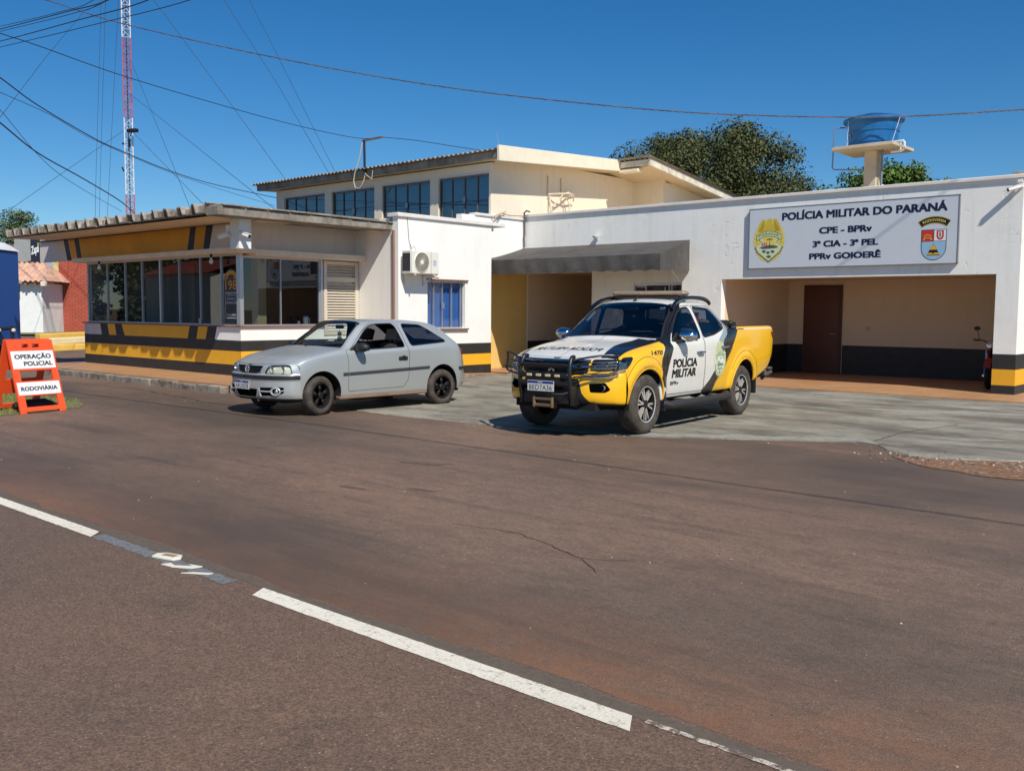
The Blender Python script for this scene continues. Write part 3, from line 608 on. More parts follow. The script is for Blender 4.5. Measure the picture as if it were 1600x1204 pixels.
# upper storey
WY, WX = 18.66, -17.35
fw_ = lambda u, v, d: (u, WY+d, v)
wins = [(-26.72, -24.53), (-24.19, -22.12), (-21.78, -19.70), (-19.37, -17.42)]
m = MB(); holewall(m, fw_, (-27.15, WX-.0), (3.3, 5.52), [(a, b, 4.02, 5.31) for a, b in wins], .16)
m.box(WX-.16, WX, WY+.16, 25.3, 3.3, 5.75); m.box(-27.15, -27.0, WY+.16, 27, 3.3, 5.6); m.box(WX, -16.21, 25.3, 25.45, 3.0, 5.75); m.box(-16.36, -16.21, 25.45, 29, 3.0, 5.6)
part(m, 'upper_wall', CREAM, tb_, bo)
for a, b in wins:
    window(tb_, bo, fw_, [a+.02, a+(b-a)*.25, a+(b-a)*.5, a+(b-a)*.75, b-.02], 4.03, 5.25, GL_UP, ALUD, setb=.07, handles=(a+(b-a)*.5,), hz=4.62)
    m = MB(); m.box(a, b, WY-.006, WY+.1, 5.252, 5.308); part(m, 'window_head', M('pale_frame', (206, 206, 206), .5, var=.05), tb_, bo)
    curtain(tb_, bo, fw_, a+.03, b-.03, 4.03, 5.2, M('upper_curtain', (170, 178, 184), .9, var=.05), d=.28, depth=.02)
m = MB(); m.box(-27, -17.6, 19.4, 19.45, 3.4, 5.5); m.box(-27, -17.6, 18.85, 19.4, 5.45, 5.5); part(m, 'room_wall', DARK, tb_, bo)
# front roof (rising to the back) with corrugated sheets
def corr(m, x0, x1, y0, y1, zf, amp=.025, per=.177, th=.012, axis='x', n=None):
    """waves across x, running along y; zf(x, y)"""
    n = int((x1-x0)/per*8); P = [x0+(x1-x0)*i/n for i in range(n+1)]
    ys = [y0, y1]
    for off in (0, -th):
        m.add([(x, y, zf(x, y)+amp*math.sin(2*PI*x/per)+off) for y in ys for x in P], [(i, i+1, n+2+i, n+1+i) for i in range(n)])
    m.add([(x, y0, zf(x, y0)+amp*math.sin(2*PI*x/per)+o) for o in (0, -th) for x in P], [(i, i+1, n+2+i, n+1+i) for i in range(n)])
rz = lambda x, y: 5.76+(y-18.3)*.062
m = MB(); corr(m, -27.9, -16.78, 18.18, 23.8, rz); part(m, 'roof', FIBRO, tb_, bo, smooth=60)
m = MB(); m.box(-27.75, -16.78, 18.3, 18.42, 5.54, 5.725); part(m, 'front_fascia', MATS['wconc'], tb_, bo, bevel=.01)
m = MB(); m.prism([(18.26, 5.45), (23.78, 5.80), (23.78, 6.13), (18.26, 5.85)], lambda a, b, d: (d, a, b), -16.775, -16.68); part(m, 'gable_fascia', M('cream_fascia', (232, 222, 200), .7, var=.06), tb_, bo, bevel=.01)
m = MB(); m.add([(-27.7, 18.42, 5.541), (-16.78, 18.42, 5.541), (-16.78, 23.78, 5.81), (-27.7, 23.78, 5.81)], [(0, 1, 2, 3)]); part(m, 'soffit', M('cream_soffit', (208, 190, 158), .8, var=.06), tb_, bo, smooth=0)
# rear roof, sticking out to the right and falling to the back
rz2 = lambda x, y: 6.11-(y-23.6)*.128
m = MB(); corr(m, -20, -15.5, 23.5, 29.5, rz2); part(m, 'rear_roof', FIBRO, tb_, bo, smooth=60)
m = MB(); m.prism([(23.6, 5.86), (29.4, 5.12), (29.4, 5.34), (23.6, 6.07)], lambda a, b, d: (d, a, b), -15.66, -15.58); m.box(-17.2, -15.661, 23.62, 23.72, 5.88, 6.05); part(m, 'rear_fascia', M('peeling_fascia', (214, 206, 190), .8, var=.25, vs=4, bump=.3, bs=8), tb_, bo, bevel=.01)
m = MB(); m.box(-16.66, -16.0, 23.55, 23.85, 5.72, 5.80); part(m, 'beam_end', MATS['cream_fascia'], tb_, bo, bevel=.01)
m = MB(); m.add([(-18, 23.73, 5.87), (-15.665, 23.73, 5.87), (-15.665, 29.4, 5.14), (-18, 29.4, 5.14)], [(0, 1, 2, 3)]); part(m, 'rear_soffit', MATS['cream_soffit'], tb_, bo, smooth=0)
# ------------------------------------------------------------------ C. carport wing with the sign wall
CX, CY = -11.0, 20.0
cw = empty('carport_wing', (CX, CY, 0), 0, 'long white flat-roofed wing with an open carport, peeling paint and a striped corner pillar', 'building')
co = (CX, CY, 0)
fc = lambda u, v, d: (u, 20.0+d, v)
m = MB(); holewall(m, fc, (-17.35, -4.79), (.0, 4.16), [(-17.34, -14.96, .0, 2.62), (-13.66, -12.23, 1.3, 2.30), (-11.16, -5.2, .0, 2.36)], .2)
m.box(-4.99, -4.79, 20.2, 26, 0, 4.16)
part(m, 'front_wall', WHITEP, cw, co)
m = MB(); m.box(-17.30, -4.74, 19.945, 20.25, 4.1605, 4.235); m.box(-4.95, -4.74, 20.25, 26, 4.1605, 4.235); part(m, 'parapet_cap', MATS['cap_paint'], cw, co, bevel=.012)
m = MB(); m.box(-17.0, -5.0, 20.25, 26, 3.9, 4.0); m.box(-11.16, -4.99, 20.2, 23.6, 2.42, 2.5); part(m, 'ceiling', INNER, cw, co)
m = MB(); m.box(-14.96, -14.8, 20.2, 24, 0, 2.7); m.box(-11.36, -11.161, 20.201, 23.6, 0, 2.42); m.box(-11.36, -4.99, 23.6, 23.75, 0, 2.42); m.box(-17.5, -14.8, 24.0, 24.15, 0, 2.7); m.box(-17.5, -14.8, 20.2, 24.0, 2.65, 2.72); m.box(-17.5, -17.352, 20.2, 24.0, 0, 2.65); m.box(-14.2, -12, 21.2, 21.3, .2, 3)
part(m, 'inner_wall', INNER, cw, co)
def paint(name, mat, bxs):
    for b in bxs: m = MB(); m.box(*b); part(m, name, mat, cw, co, smooth=0)
paint('black_skirting', BLKW, [(-11.16, -11.154, 20.21, 23.59, .035, .77), (-11.154, -10.74, 23.594, 23.6, .035, .77), (-9.68, -4.99, 23.594, 23.6, .035, .77), (-17.352, -17.347, 20.2, 24, .03, .75), (-5.2, -4.786, 19.996, 20, 0, .205), (-5.2, -4.786, 19.996, 20, .515, .81), (-4.79, -4.786, 20, 26, 0, .205), (-4.79, -4.786, 20, 26, .515, .81), (-14.9, -11.2, 19.996, 20, 0, .205), (-14.9, -11.2, 19.996, 20, .515, .81), (-5.204, -5.2, 20.0, 20.19, 0, .205), (-5.204, -5.2, 20.0, 20.19, .515, .81)])
paint('yellow_band', YELW, [(-5.2, -4.785, 19.995, 20, .2055, .5145), (-4.79, -4.785, 20, 26, .2055, .5145), (-14.9, -11.2, 19.995, 20, .2055, .5145), (-5.205, -5.2, 20, 20.19, .2055, .5145)])
m = MB(); m.box(-10.72, -9.70, 23.56, 23.6, .035, 2.30); dr = part(m, 'door', M('dark_wood_frame', (84, 44, 30), .5, var=.15), cw, co)
k = NT('dark_wood'); k.base(k.mix(k.noise(2, 6, .7, k.mapn((9, 9, .5))), lin((70, 34, 24)), lin((104, 54, 36))), .4); MATS['dark_wood'] = k.m
m = MB(); m.box(-10.66, -9.76, 23.545, 23.559, .05, 2.25); lf = m.build('door_leaf', MATS['dark_wood'], dr)
m = MB(); m.tube([(-9.84, 23.52, 1.05), (-9.84, 23.50, 1.05), (-9.97, 23.50, 1.05)], .012, 8); m.build('handle', ALU, lf)
m = MB(); m.box(-9.08, -8.98, 23.585, 23.599, 1.16, 1.26); part(m, 'wall_outlet', M('outlet_plate', (190, 176, 150), .5, var=0), cw, co, bevel=.004)
window(cw, co, fc, [-13.64, -13.3, -12.62, -12.54, -12.25], 1.31, 2.29, glass_mat('dark_glass', (.12, .12, .13), 1.0), ALU, setb=.05)
# fittings on the roof edge at the right corner
m = MB(); m.box(-5.0, -4.7, 20.02, 20.5, 4.2355, 4.30); part(m, 'roof_edge_tile', FIBRO, cw, co, bevel=.01)
# ------------------------------------------------------------------ things on and around the buildings
# awning over the passage
aw = empty('awning', (-14.7, 20.0, 3.0), 0, 'dark grey canvas awning with scalloped valance on the white wing', 'awning')
k = NT('grey_canvas'); k.base(k.mix(k.mask(k.noise(2.2, 6, .75), .4, .7), lin((74, 71, 69)), lin((94, 90, 87))), .85); k.bump(k.noise(3, 4), .5, .03); MATS['canvas'] = k.m; CANV = k.m
ox, oy, oz = -14.7, 20.0, 3.0
A0, A1, AY = -17.33, -11.66, 18.12
m = MB()
def awt(u, v):
    x = A0+(A1-.37*(1-v)-A0)*u; y = 19.985+(AY-19.985)*v; s = -.035*math.sin(PI*v)*(.6+.4*math.cos(u*PI*8))
    return (x-ox, y-oy, 3.32+(2.89-3.32)*v+s-oz)
m.grid(awt, 48, 8); m.build('top_canvas', CANV, aw, smooth=180)
m = MB(); n = 96; P = []
for i in range(n+1):
    u = i/n; x = A0+(A1-A0)*u; y = AY-.012*math.sin(u*60); zb = 2.50+.035*abs(math.sin(u*PI*14))
    P += [(x-ox, AY-oy, 2.89-oz), (x-ox, y-.012-oy, 2.70-oz), (x-ox, y-oy, zb-oz)]
m.add(P, [q for i in range(n) for q in ((3*i, 3*i+3, 3*i+4, 3*i+1), (3*i+1, 3*i+4, 3*i+5, 3*i+2))]); m.build('valance', CANV, aw, smooth=180)
m = MB(); m.add([(A1-.37-ox, 19.985-oy, 3.32-oz), (A1-ox, AY-oy, 2.89-oz), (A1-ox, AY-oy, 2.52-oz), (A1-.37-ox, 19.985-oy, 2.56-oz)], [(0, 1, 2, 3)]); m.build('side_canvas', CANV, aw, smooth=0)
m = MB(); m.tube([(A0-ox, AY+.02-oy, 2.875-oz), (A1-ox-.02, AY+.02-oy, 2.875-oz)], .014); m.tube([(A1-.03-ox, AY+.02-oy, 2.875-oz), (A1-.40-ox, 19.98-oy, 3.28-oz)], .012); m.tube([(A1-.04-ox, AY+.03-oy, 2.86-oz), (A1-.6-ox, 19.97-oy, 2.3-oz)], .012); m.build('frame', ALU, aw)
# station sign
SY = 19.93
sg = empty('station_sign', (-8.2, SY, 3.25), 0, 'wide pale grey police station board with two crests and navy lettering', 'sign')
fs = lambda u, v, d=0: (u+8.2, d, v-3.25)
m = MB(); m.box(-2.23, 2.28, 0, .055, -.66, .67); m.build('board', M('sign_board', (202, 208, 216), .45, var=.02, spec=.3), sg, bevel=.004)
m = MB()
for (a, b, c, d) in ((-2.245, 2.295, .67, .684), (-2.245, 2.295, -.674, -.66), (-2.245, -2.23, -.674, .684), (2.28, 2.295, -.674, .684)): m.box(a, b, -.006, .058, c, d)
m.build('edge_trim', M('sign_edge', (120, 124, 132), .5, .3, var=0), sg, smooth=0)
NAVYT = M('navy_lettering', (24, 28, 62), .5, var=0)
for s_, u, v, h, wd_, b in (('POLÍCIA MILITAR DO PARANÁ', -9.63, 3.64, .165, 3.49, .028), ('CPE - BPRv', -8.76, 3.305, .135, 1.13, .03), ('3ª CIA - 3ª PEL', -8.90, 3.018, .13, 1.41, .03), ('PPRv GOIOERÊ', -8.97, 2.755, .13, 1.54, .03)):
    m = MB(); put_text(m, s_, lambda u, v: fs(u, v, -.003), u, v, h, wd_, b); m.build('lettering', NAVYT, sg, smooth=0)
GOLD = M('crest_gold', (206, 180, 60), .5, var=.05); CGREEN = M('crest_green', (74, 112, 66), .5, var=0); CPALE = M('crest_pale', (206, 216, 178), .5, var=0); CGRAY = M('crest_slate', (74, 88, 92), .5, var=0)
CYEL = M('crest_yellow', (226, 202, 92), .5, var=0); CPINK = M('crest_pink', (190, 70, 130), .5, var=0); CWHITE = M('crest_white', (226, 228, 226), .5, var=0)
def state_crest(parent, fn, faded=0):
    """radiating gold oval, eagle on top, banner, shield with pine, hills and tents; fn(u, v, layer), 1 unit tall"""
    m = MB(); n = 72; P = [fn(0, -.0, 1)]
    for i in range(n):
        a = 2*PI*i/n; r = 1 if i % 2 == 0 else .88
        P.append(fn(.395*r*math.sin(a), .5*r*math.cos(a)-.0, 1))
    m.add(P, [(0, 1+i, 1+(i+1) % n) for i in range(n)]); m.build('gold_rays', CYEL if not faded else M('crest_faded_gold', (226, 222, 180), .5, var=0), parent, smooth=0)
    m = MB()
    for s in (-1, 1):
        w_ = [(0, .30), (.09*s, .36), (.10*s, .47), (.17*s, .485), (.24*s, .36), (.29*s, .18), (.16*s, .2), (0, .2)]
        m.add([fn(a, b, 2) for a, b in w_], [tuple(range(8))])
        for j in range(5): m.add([fn(s*(.12+.028*j), .44-.045*j, 2.5), fn(s*(.135+.028*j), .44-.045*j, 2.5), fn(s*(.16+.02*j), .2, 2.5), fn(s*(.15+.02*j), .2, 2.5)], [(0, 1, 2, 3)], 1)
        for j in range(9):
            a = math.radians(72+j*13); ca, sa = math.sin(a)*s, math.cos(a)
            m.add([fn(.27*ca-.012*sa*s, .34*sa, 2), fn(.27*ca+.012*sa*s, .34*sa+.02, 2), fn(.375*ca, .475*sa, 2)], [(0, 1, 2)], 1)
    h = [(-.06, .21), (-.07, .42), (-.02, .49), (.03, .49), (.07, .45), (.06, .21)]; m.add([fn(a, b, 3) for a, b in h], [tuple(range(6))])
    m.build('eagle', [GOLD, M('crest_bronze', (160, 128, 36), .5, var=0)] if not faded else [M('crest_faded_olive', (196, 200, 156), .5, var=0)]*2, parent, smooth=0)
    sh = [(-.21, .1), (.21, .1), (.22, .0), (.17, -.03), (.33, -.14), (.27, -.26), (.0, -.47), (-.27, -.26), (-.33, -.14), (-.17, -.03), (-.22, 0)]
    m = MB(); m.add([fn(a*1.06, b*1.05, 4) for a, b in sh], [tuple(range(11))]); m.build('shield_rim', M('crest_olive', (120, 118, 44), .5, var=0) if not faded else M('crest_faded_green', (150, 172, 136), .5, var=0), parent, smooth=0)
    m = MB(); m.add([fn(a*.97, b*.97, 5) for a, b in sh], [tuple(range(11))]); m.build('shield', CPALE, parent, smooth=0)
    m = MB(); m.add([fn(a, b, 6) for a, b in ((-.15, .1), (.15, .1), (.16, .02), (.12, -.02), (.2, -.12), (-.2, -.12), (-.12, -.02), (-.16, .02))], [tuple(range(8))]); m.build('sky_field', CYEL if not faded else CWHITE, parent, smooth=0)
    m = MB(); m.add([fn(a, b, 7) for a, b in ((-.23, -.15), (-.1, -.125), (.02, -.1), (.12, -.11), (.23, -.14), (.2, -.17), (.05, -.18), (-.15, -.185))], [tuple(range(8))])
    m.add([fn(a, b, 7) for a, b in ((.012, -.12), (.03, -.12), (.026, .02), (.016, .02))], [(0, 1, 2, 3)]); m.add([fn(a, b, 7) for a, b in ((-.06, .005), (-.04, .035), (.02, .05), (.08, .035), (.1, .005), (.02, .02))], [tuple(range(6))])
    for a, b, c in ((-.12, -.24, .05), (-.02, -.27, .045), (.09, -.25, .05), (0, -.36, .06)): m.add([fn(a-c, b, 7), fn(a-c*.3, b+.03, 7), fn(a+c*.9, b+.025, 7), fn(a+c, b-.02, 7), fn(a, b-.035, 7)], [(0, 1, 2, 3, 4)])
    m.build('pine_and_hills', CGRAY if not faded else M('crest_faded_slate', (112, 138, 118), .5, var=0), parent, smooth=0)
    m = MB()
    for i in range(3): m.add([fn(-.17+.05*i, -.12, 8), fn(-.135+.05*i, -.12, 8), fn(-.15+.05*i, -.04, 8), fn(-.175+.05*i, -.045, 8)], [(0, 1, 2, 3)])
    m.build('tents', CPINK if not faded else M('crest_faded_slate', (112, 138, 118)), parent, smooth=0)
    m = MB(); nn = 12; bt = [(-.3+.6*i/nn, .215-.0*i-.09*((i/nn-.5)*2)**2) for i in range(nn+1)]
    m.add([fn(a, b, 8) for a, b in bt]+[fn(a, b-.125, 8) for a, b in bt], [(i, i+1, nn+2+i, nn+1+i) for i in range(nn)], 0)
    m.add([fn(a*.96, b-.014, 8.5) for a, b in bt]+[fn(a*.96, b-.11, 8.5) for a, b in bt], [(i, i+1, nn+2+i, nn+1+i) for i in range(nn)], 1)
    m.build('banner', [CGREEN, CPALE], parent, smooth=0)
    m = MB(); put_text(m, 'PARANÁ', lambda u, v: fn(u, v-.09*(u/.3)**2, 9), 0, .125, .06, .5, .01, align='c'); m.build('banner_lettering', CGREEN, parent, smooth=0)
cr = bpy.data.objects.new('state_crest', None); COL.objects.link(cr); cr.parent = sg
state_crest(cr, lambda u, v, l: (-9.945+u+8.2, -.002-.0006*l, 3.205+v*1.0-3.25))
# arched tab and quartered shield
rc = bpy.data.objects.new('unit_crest', None); COL.objects.link(rc); rc.parent = sg
fr_ = lambda u, v, l: fs(-6.37+u, v, -.002-.0006*l)
def arcband(r0, r1, a0, a1, cz, l, n=16): return [fr_(r0*math.sin(a), cz+r0*math.cos(a), l) for a in [a0+(a1-a0)*i/n for i in range(n+1)]]+[fr_(r1*math.sin(a), cz+r1*math.cos(a), l) for a in [a0+(a1-a0)*i/n for i in range(n+1)]]
m = MB(); cz = 2.98; n = 16
m.add(arcband(.41, .555, -.62, .62, cz, 1), [(i, i+1, n+2+i, n+1+i) for i in range(n)], 0); m.add(arcband(.422, .543, -.60, .60, cz, 2), [(i, i+1, n+2+i, n+1+i) for i in range(n)], 1)
m.build('arched_tab', [GOLD, M('tab_black', (24, 22, 20), .5, var=0)], rc, smooth=0)
m = MB(); put_text(m, 'RODOVIÁRIA', lambda u, v: fr_((cz-2.98+.455+v)*math.sin(u/.48), cz+(.455+v)*math.cos(u/.48), 3), 0, 0, .055, .46, .01, align='c'); m.build('tab_lettering', CYEL, rc, smooth=0)
def shieldpoly(w2, top, bot, l, e=0):
    pts = [(-w2, top), (w2, top), (w2, 2.92)]; 
    pts += [(w2*math.cos(a), 2.90+(2.90-bot)*-math.sin(a)) for a in [PI*i/12 for i in range(1, 12)]]+[(-w2, 2.92)]
    return [fr_(a, b, l) for a, b in pts]
m = MB(); m.add(shieldpoly(.245, 3.27, 2.655, 1), [tuple(range(15))]); m.build('shield_rim', M('crest_dark', (40, 44, 60), .5, var=0), rc, smooth=0)
m = MB(); m.add(shieldpoly(.232, 3.03, 2.668, 2), [tuple(range(15))]); m.build('lower_field', M('crest_blue', (150, 186, 214), .5, var=0), rc, smooth=0)
RED = M('crest_red', (196, 52, 46), .5, var=0)
m = MB(); m.add([fr_(*p, 2) for p in ((-.232, 3.04), (-.006, 3.04), (-.006, 3.258), (-.232, 3.258))], [(0, 1, 2, 3)]); m.build('red_field', RED, rc, smooth=0)
m = MB(); m.add([fr_(*p, 2) for p in ((.006, 3.04), (.232, 3.04), (.232, 3.258), (.006, 3.258))], [(0, 1, 2, 3)]); m.build('white_field', CWHITE, rc, smooth=0)
m = MB(); m.add([fr_(*p, 3) for p in ((.05, 3.245), (.19, 3.245), (.19, 3.12), (.16, 3.07), (.12, 3.055), (.08, 3.07), (.05, 3.12))], [tuple(range(7))]); m.add([fr_(*p, 4) for p in ((.085, 3.22), (.155, 3.22), (.155, 3.13), (.12, 3.09), (.085, 3.13))], [tuple(range(5))], 1); m.add([fr_(*p, 5) for p in ((.105, 3.21), (.135, 3.21), (.135, 3.12), (.105, 3.12))], [(0, 1, 2, 3)], 2)
m.build('small_shield', [RED, CWHITE, CGREEN], rc, smooth=0)
m = MB(); m.add([fr_(*p, 3) for p in ((-.2, 3.13), (-.12, 3.16), (-.04, 3.13), (-.05, 3.15), (-.12, 3.18), (-.19, 3.15))], [tuple(range(6))]); m.add([fr_(*p, 3) for p in ((-.19, 3.1), (-.05, 3.1), (-.05, 3.115), (-.19, 3.115))], [(0, 1, 2, 3)])
for s in (-.19, -.05): m.add([fr_(*p, 3) for p in ((s-.015, 3.06), (s+.015, 3.06), (s+.015, 3.09), (s-.015, 3.09))], [(0, 1, 2, 3)])
m.build('vehicle_emblem', GOLD, rc, smooth=0)
m = MB(); m.add([fr_(*p, 3) for p in ((-.135, 2.75), (.135, 2.75), (0, 2.995))], [(0, 1, 2)]); m.add([fr_(*p, 4) for p in ((-.125, 2.765), (.125, 2.765), (0, 2.985))], [(0, 1, 2)], 1); m.add([fr_(*p, 5) for p in ((-.1, 2.805), (-.03, 2.81), (0, 2.78), (.03, 2.81), (.1, 2.805), (.07, 2.865), (-.07, 2.865))], [tuple(range(7))], 0)
m.build('road_triangle', [MATS['tab_black'], M('triangle_yellow', (216, 172, 44), .5, var=0)], rc, smooth=0)
# air conditioner on the annex wall
ac = empty('air_conditioner', (-16.3, 14.9, 2.39), 0, 'white outdoor air conditioner with round fan grille on the annex wall', 'air conditioner')
m = MB(); m.box(.10, .40, -.43, .44, .02, .54); m.build('casing', M('ac_white', (226, 224, 214), .45, var=.03), ac, bevel=.015)
for y in (-.415, .19): m = MB(); m.box(.399, .404, y, y+.01, .03, .53); m.build('panel_seam', M('ac_seam', (150, 146, 136), .6, var=0), ac, smooth=0)
gr = MB(); gr.lathe([(.235, .4), (.235, .41), (.22, .42), (.215, .404)], (0, -.1, .28), 'x', 40); g_ = gr.build('fan_grille', MATS['ac_white'], ac)
m = MB(); m.lathe([(0, .4035), (.22, .4035)], (0, -.1, .28), 'x', 32); m.build('fan_opening', M('ac_shadow', (116, 110, 100), .8, var=0), g_, smooth=0)
m = MB()
for i in range(36):
    a = 2*PI*i/36; m.bar((.415, -.1+.05*math.cos(a), .28+.05*math.sin(a)), (.415, -.1+.225*math.cos(a+.25), .28+.225*math.sin(a+.25)), .006, .004)
for r in (.1, .16): m.tube([(.416, -.1+r*math.cos(2*PI*i/32), .28+r*math.sin(2*PI*i/32)) for i in range(32)], .003, 5, closed=True)
m.build('grille_spokes', M('ac_grille', (196, 190, 178), .5, var=0), g_)
m = MB(); m.lathe([(0, .425), (.05, .422), (.055, .405)], (0, -.1, .28), 'x', 20); m.build('hub_cap', MATS['ac_white'], g_)
m = MB(); m.add([(.4045, .26, .22), (.4045, .36, .22), (.4045, .36, .34), (.4045, .26, .34)], [(0, 1, 2, 3)]); m.build('rating_label', M('ac_label', (176, 184, 196), .5, var=.25, vs=40), ac, smooth=0)
m = MB(); m.box(.12, .38, -.436, -.4305, .08, .48); m.build('side_coil', M('coil_dark', (70, 70, 78), .6, .3, var=.3, vs=30), ac, smooth=0)
for y in (-.3, .3):
    m = MB(); m.bar((0, y, 0), (.42, y, 0), .03, .035); m.bar((.012, y, .02), (.012, y, -.24), .03, .02); m.bar((.02, y, -.22), (.36, y, -.01), .02, .012); m.build('bracket', M('ac_bracket', (206, 200, 190), .5, var=.1), ac)
m = MB(); m.tube([(.3, .44, .12), (.3, .5, .1), (.26, .52, .02), (.1, .5, -.03), (.04, .78, -.04)], .014, 8); m.build('refrigerant_pipe', M('pipe_brown', (136, 108, 96), .7, var=.1), ac)
m = MB(); m.tube([(.06, -.1, .56), (.02, -.14, .8), (.01, -.19, 1.39)], .006, 6); m.tube([(.2, -.1, .54), (.15, -.08, .66), (.06, -.1, .6), (.05, -.12, .7)], .008, 6); m.build('wiring', M('grey_cable', (120, 116, 110), .7, var=0), ac)
# cctv camera at the right corner of the wing
cc = empty('security_camera', (-4.86, 20.0, 4.0), 0, 'white bullet security camera under the parapet at the right corner of the carport wing', 'security camera')
bullet_camera(cc, (.02, -.06, .0), (-.17, -.17, -.075), L=.24, r=.042)
m = MB(); m.tube([(.05, 0, .0), (.05, -.03, .0), (.03, -.06, .0)], .025, 8); m.build('wall_bracket', MATS['white_gloss'], cc)
m = MB(); m.box(-4.9, -4.8, 19.955, 20.0, 4.08, 4.14); tag(m.build('junction_box', MATS['white_gloss'], bevel=.008), 'small grey junction box above the right corner camera', 'junction box')
# bell-shaped wall light and fitting above the awning
wl = empty('wall_light', (-14.78, 20.0, 3.54), 0, 'small white bowl lamp on the wall just above the awning', 'wall lamp')
m = MB(); m.lathe([(.0, .02), (.09, .0), (.075, -.05), (.03, -.09), (.02, -.1)], (0, -.1, 0), 'z', 18); m.build('lamp_shade', MATS['white_gloss'], wl)
m = MB(); m.tube([(0, 0, -.08), (0, -.06, -.1), (0, -.1, -.06)], .014, 8); m.build('arm', MATS['white_gloss'], wl)
# bent conduit at the corner above the awning
m = MB(); m.tube([(-17.27, 19.95, 3.34), (-17.29, 19.95, 3.6), (-17.26, 19.95, 3.7), (-17.27, 19.95, 4.12), (-17.27, 19.93, 4.28), (-17.18, 19.92, 4.34), (-17.05, 19.9, 4.30)], .024, 8)
tag(m.build('conduit', M('dark_conduit', (96, 92, 96), .5, var=.1)), 'grey conduit with a bent weatherhead in the corner left of the awning', 'conduit')
m = MB(); m.tube([(-16.9, 18.2, 3.80), (-17.1, 18.6, 4.05), (-17.25, 19.0, 4.2), (-17.3, 19.4, 4.17), (-17.3, 19.9, 4.2)], .015, 7); m.tube([(-16.5, 17.9, 3.80), (-16.8, 18.1, 3.95), (-17.2, 18.7, 4.12), (-17.3, 19.2, 4.26)], .012, 7)
tag(m.build('roof_cable', M('beige_cable', (170, 154, 130), .7, var=0)), 'loose beige cables looped over the annex parapet', 'cable')
# bracket and hoses on the side wall of the upper storey
hb = empty('condenser_bracket', (-17.35, 21.3, 4.9), 0, 'empty metal bracket with hanging pale hoses on the cream upper wall', 'bracket')
for y in (-.28, .32):
    m = MB(); m.box(.0, .03, y-.02, y+.02, -.12, .52); m.bar((.02, y, -.02), (.42, y, -.02), .03, .03); m.build('rail', M('bracket_beige', (206, 190, 164), .6, var=.1), hb)
m = MB()
for k_, pts in enumerate(([(.05, -.3, .0), (.2, -.1, .02), (.3, .3, .06), (.2, .7, .02), (.1, .8, -.1)], [(.03, -.25, -.6), (.1, -.1, -.3), (.25, .1, .0), (.15, .5, .12), (.05, .9, .1)], [(.1, .4, .0), (.2, .5, -.2), (.15, .55, -.55)], [(.1, -.28, -.05), (.14, -.3, -.3), (.1, -.2, -.65)])): m.tube(pts, .022, 7)
m.build('hose', M('hose_white', (214, 206, 190), .6, var=.05), hb)
# service pole on the upper eave
pl = empty('service_pole', (-22.05, 18.24, 5.6), 0, 'dark steel service pole with a short arm on the upper roof edge', 'pole')
m = MB(); m.tube([(0, 0, 0), (-.02, 0, .98)], .035, 8); m.build('pole', M('dark_steel', (52, 46, 58), .5, .5, var=.1), pl)
m = MB(); m.bar((-.1, 0, .96), (.78, .0, .97), .05, .05); m.build('arm', M('rusty_arm', (120, 96, 80), .7, var=.2), pl)
m = MB(); m.tube([(-.08, -.02, .93), (-.16, -.05, .5), (-.36, -.08, .05), (-.42, -.08, -.2), (-.34, -.08, -.4), (-.16, -.06, -.42), (.0, -.04, -.22), (.04, -.02, -.05)], .016, 7); m.tube([(.04, -.03, .0), (.2, -.05, -.1), (.38, -.05, -.2), (.42, -.05, .05)], .012, 6); m.build('cable_loop', M('cable_white', (190, 184, 170), .6, var=0), pl)
an = empty('television_antenna', (-17.6, 19.3, 5.82), 0, 'thin television antenna mast at the right end of the upper roof', 'antenna')
m = MB(); m.tube([(0, 0, 0), (-.03, 0, .22)], .01, 6); m.build('mast', ALU, an)
m = MB(); m.tube([(-.35, 0, -.02), (.1, 0, .24)], .007, 5); m.tube([(-.03, 0, .12), (-.13, 0, .62)], .006, 5); m.tube([(-.02, -.1, .2), (-.02, .1, .2)], .005, 5); m.build('rods', ALU, an)
an = empty('television_antenna', (-23.2, 19.2, 5.82), 0, 'low slanting antenna lying on the upper roof left of the steel pole', 'antenna')
m = MB(); m.tube([(-.5, 0, .02), (.1, 0, .2)], .008, 5); m.tube([(-.25, 0, .35), (.12, 0, .16)], .006, 5); m.build('rods', ALU, an)
# ------------------------------------------------------------------ water tank on its concrete pillar
wt = empty('water_tower', (-10.15, 26.4, 0), 0, 'blue plastic water tank on a square slab carried by one concrete pillar', 'water tower')
CONC = M('tower_concrete', (196, 184, 160), .85, var=.14, vs=2, bump=.2, bs=12)
m = MB(); m.box(-.17, .17, -.17, .17, 3.5, 6.05); m.build('pillar', CONC, wt, bevel=.015)
m = MB(); m.box(-.86, .82, -.78, .84, 6.052, 6.14); m.build('slab', CONC, wt, bevel=.012)
k = NT('tank_blue'); k.base(k.mix(k.mask(k.noise(1.6, 5), .4, .7), lin((24, 100, 164)), lin((44, 126, 184))), .35); MATS['tank_blue'] = k.m
tp = [(0, 6.145), (.60, 6.145), (.615, 6.16), (.625, 6.24), (.645, 6.245), (.645, 6.262), (.632, 6.27), (.662, 6.53), (.682, 6.535), (.682, 6.555), (.668, 6.56), (.715, 6.80), (.775, 6.81), (.80, 6.835), (.80, 6.89), (.77, 6.89)]
m = MB(); m.lathe(tp, (0, 0, 0), 'z', 56); tk = m.build('tank', k.m, wt, smooth=30)
m = MB(); m.lathe([(.785, 6.892), (.76, 6.91), (.58, 6.96), (.3, 7.01), (.28, 7.035), (0, 7.04)], (0, 0, 0), 'z', 48); m.build('lid', M('lid_blue', (26, 70, 130), .4, var=.08), tk)
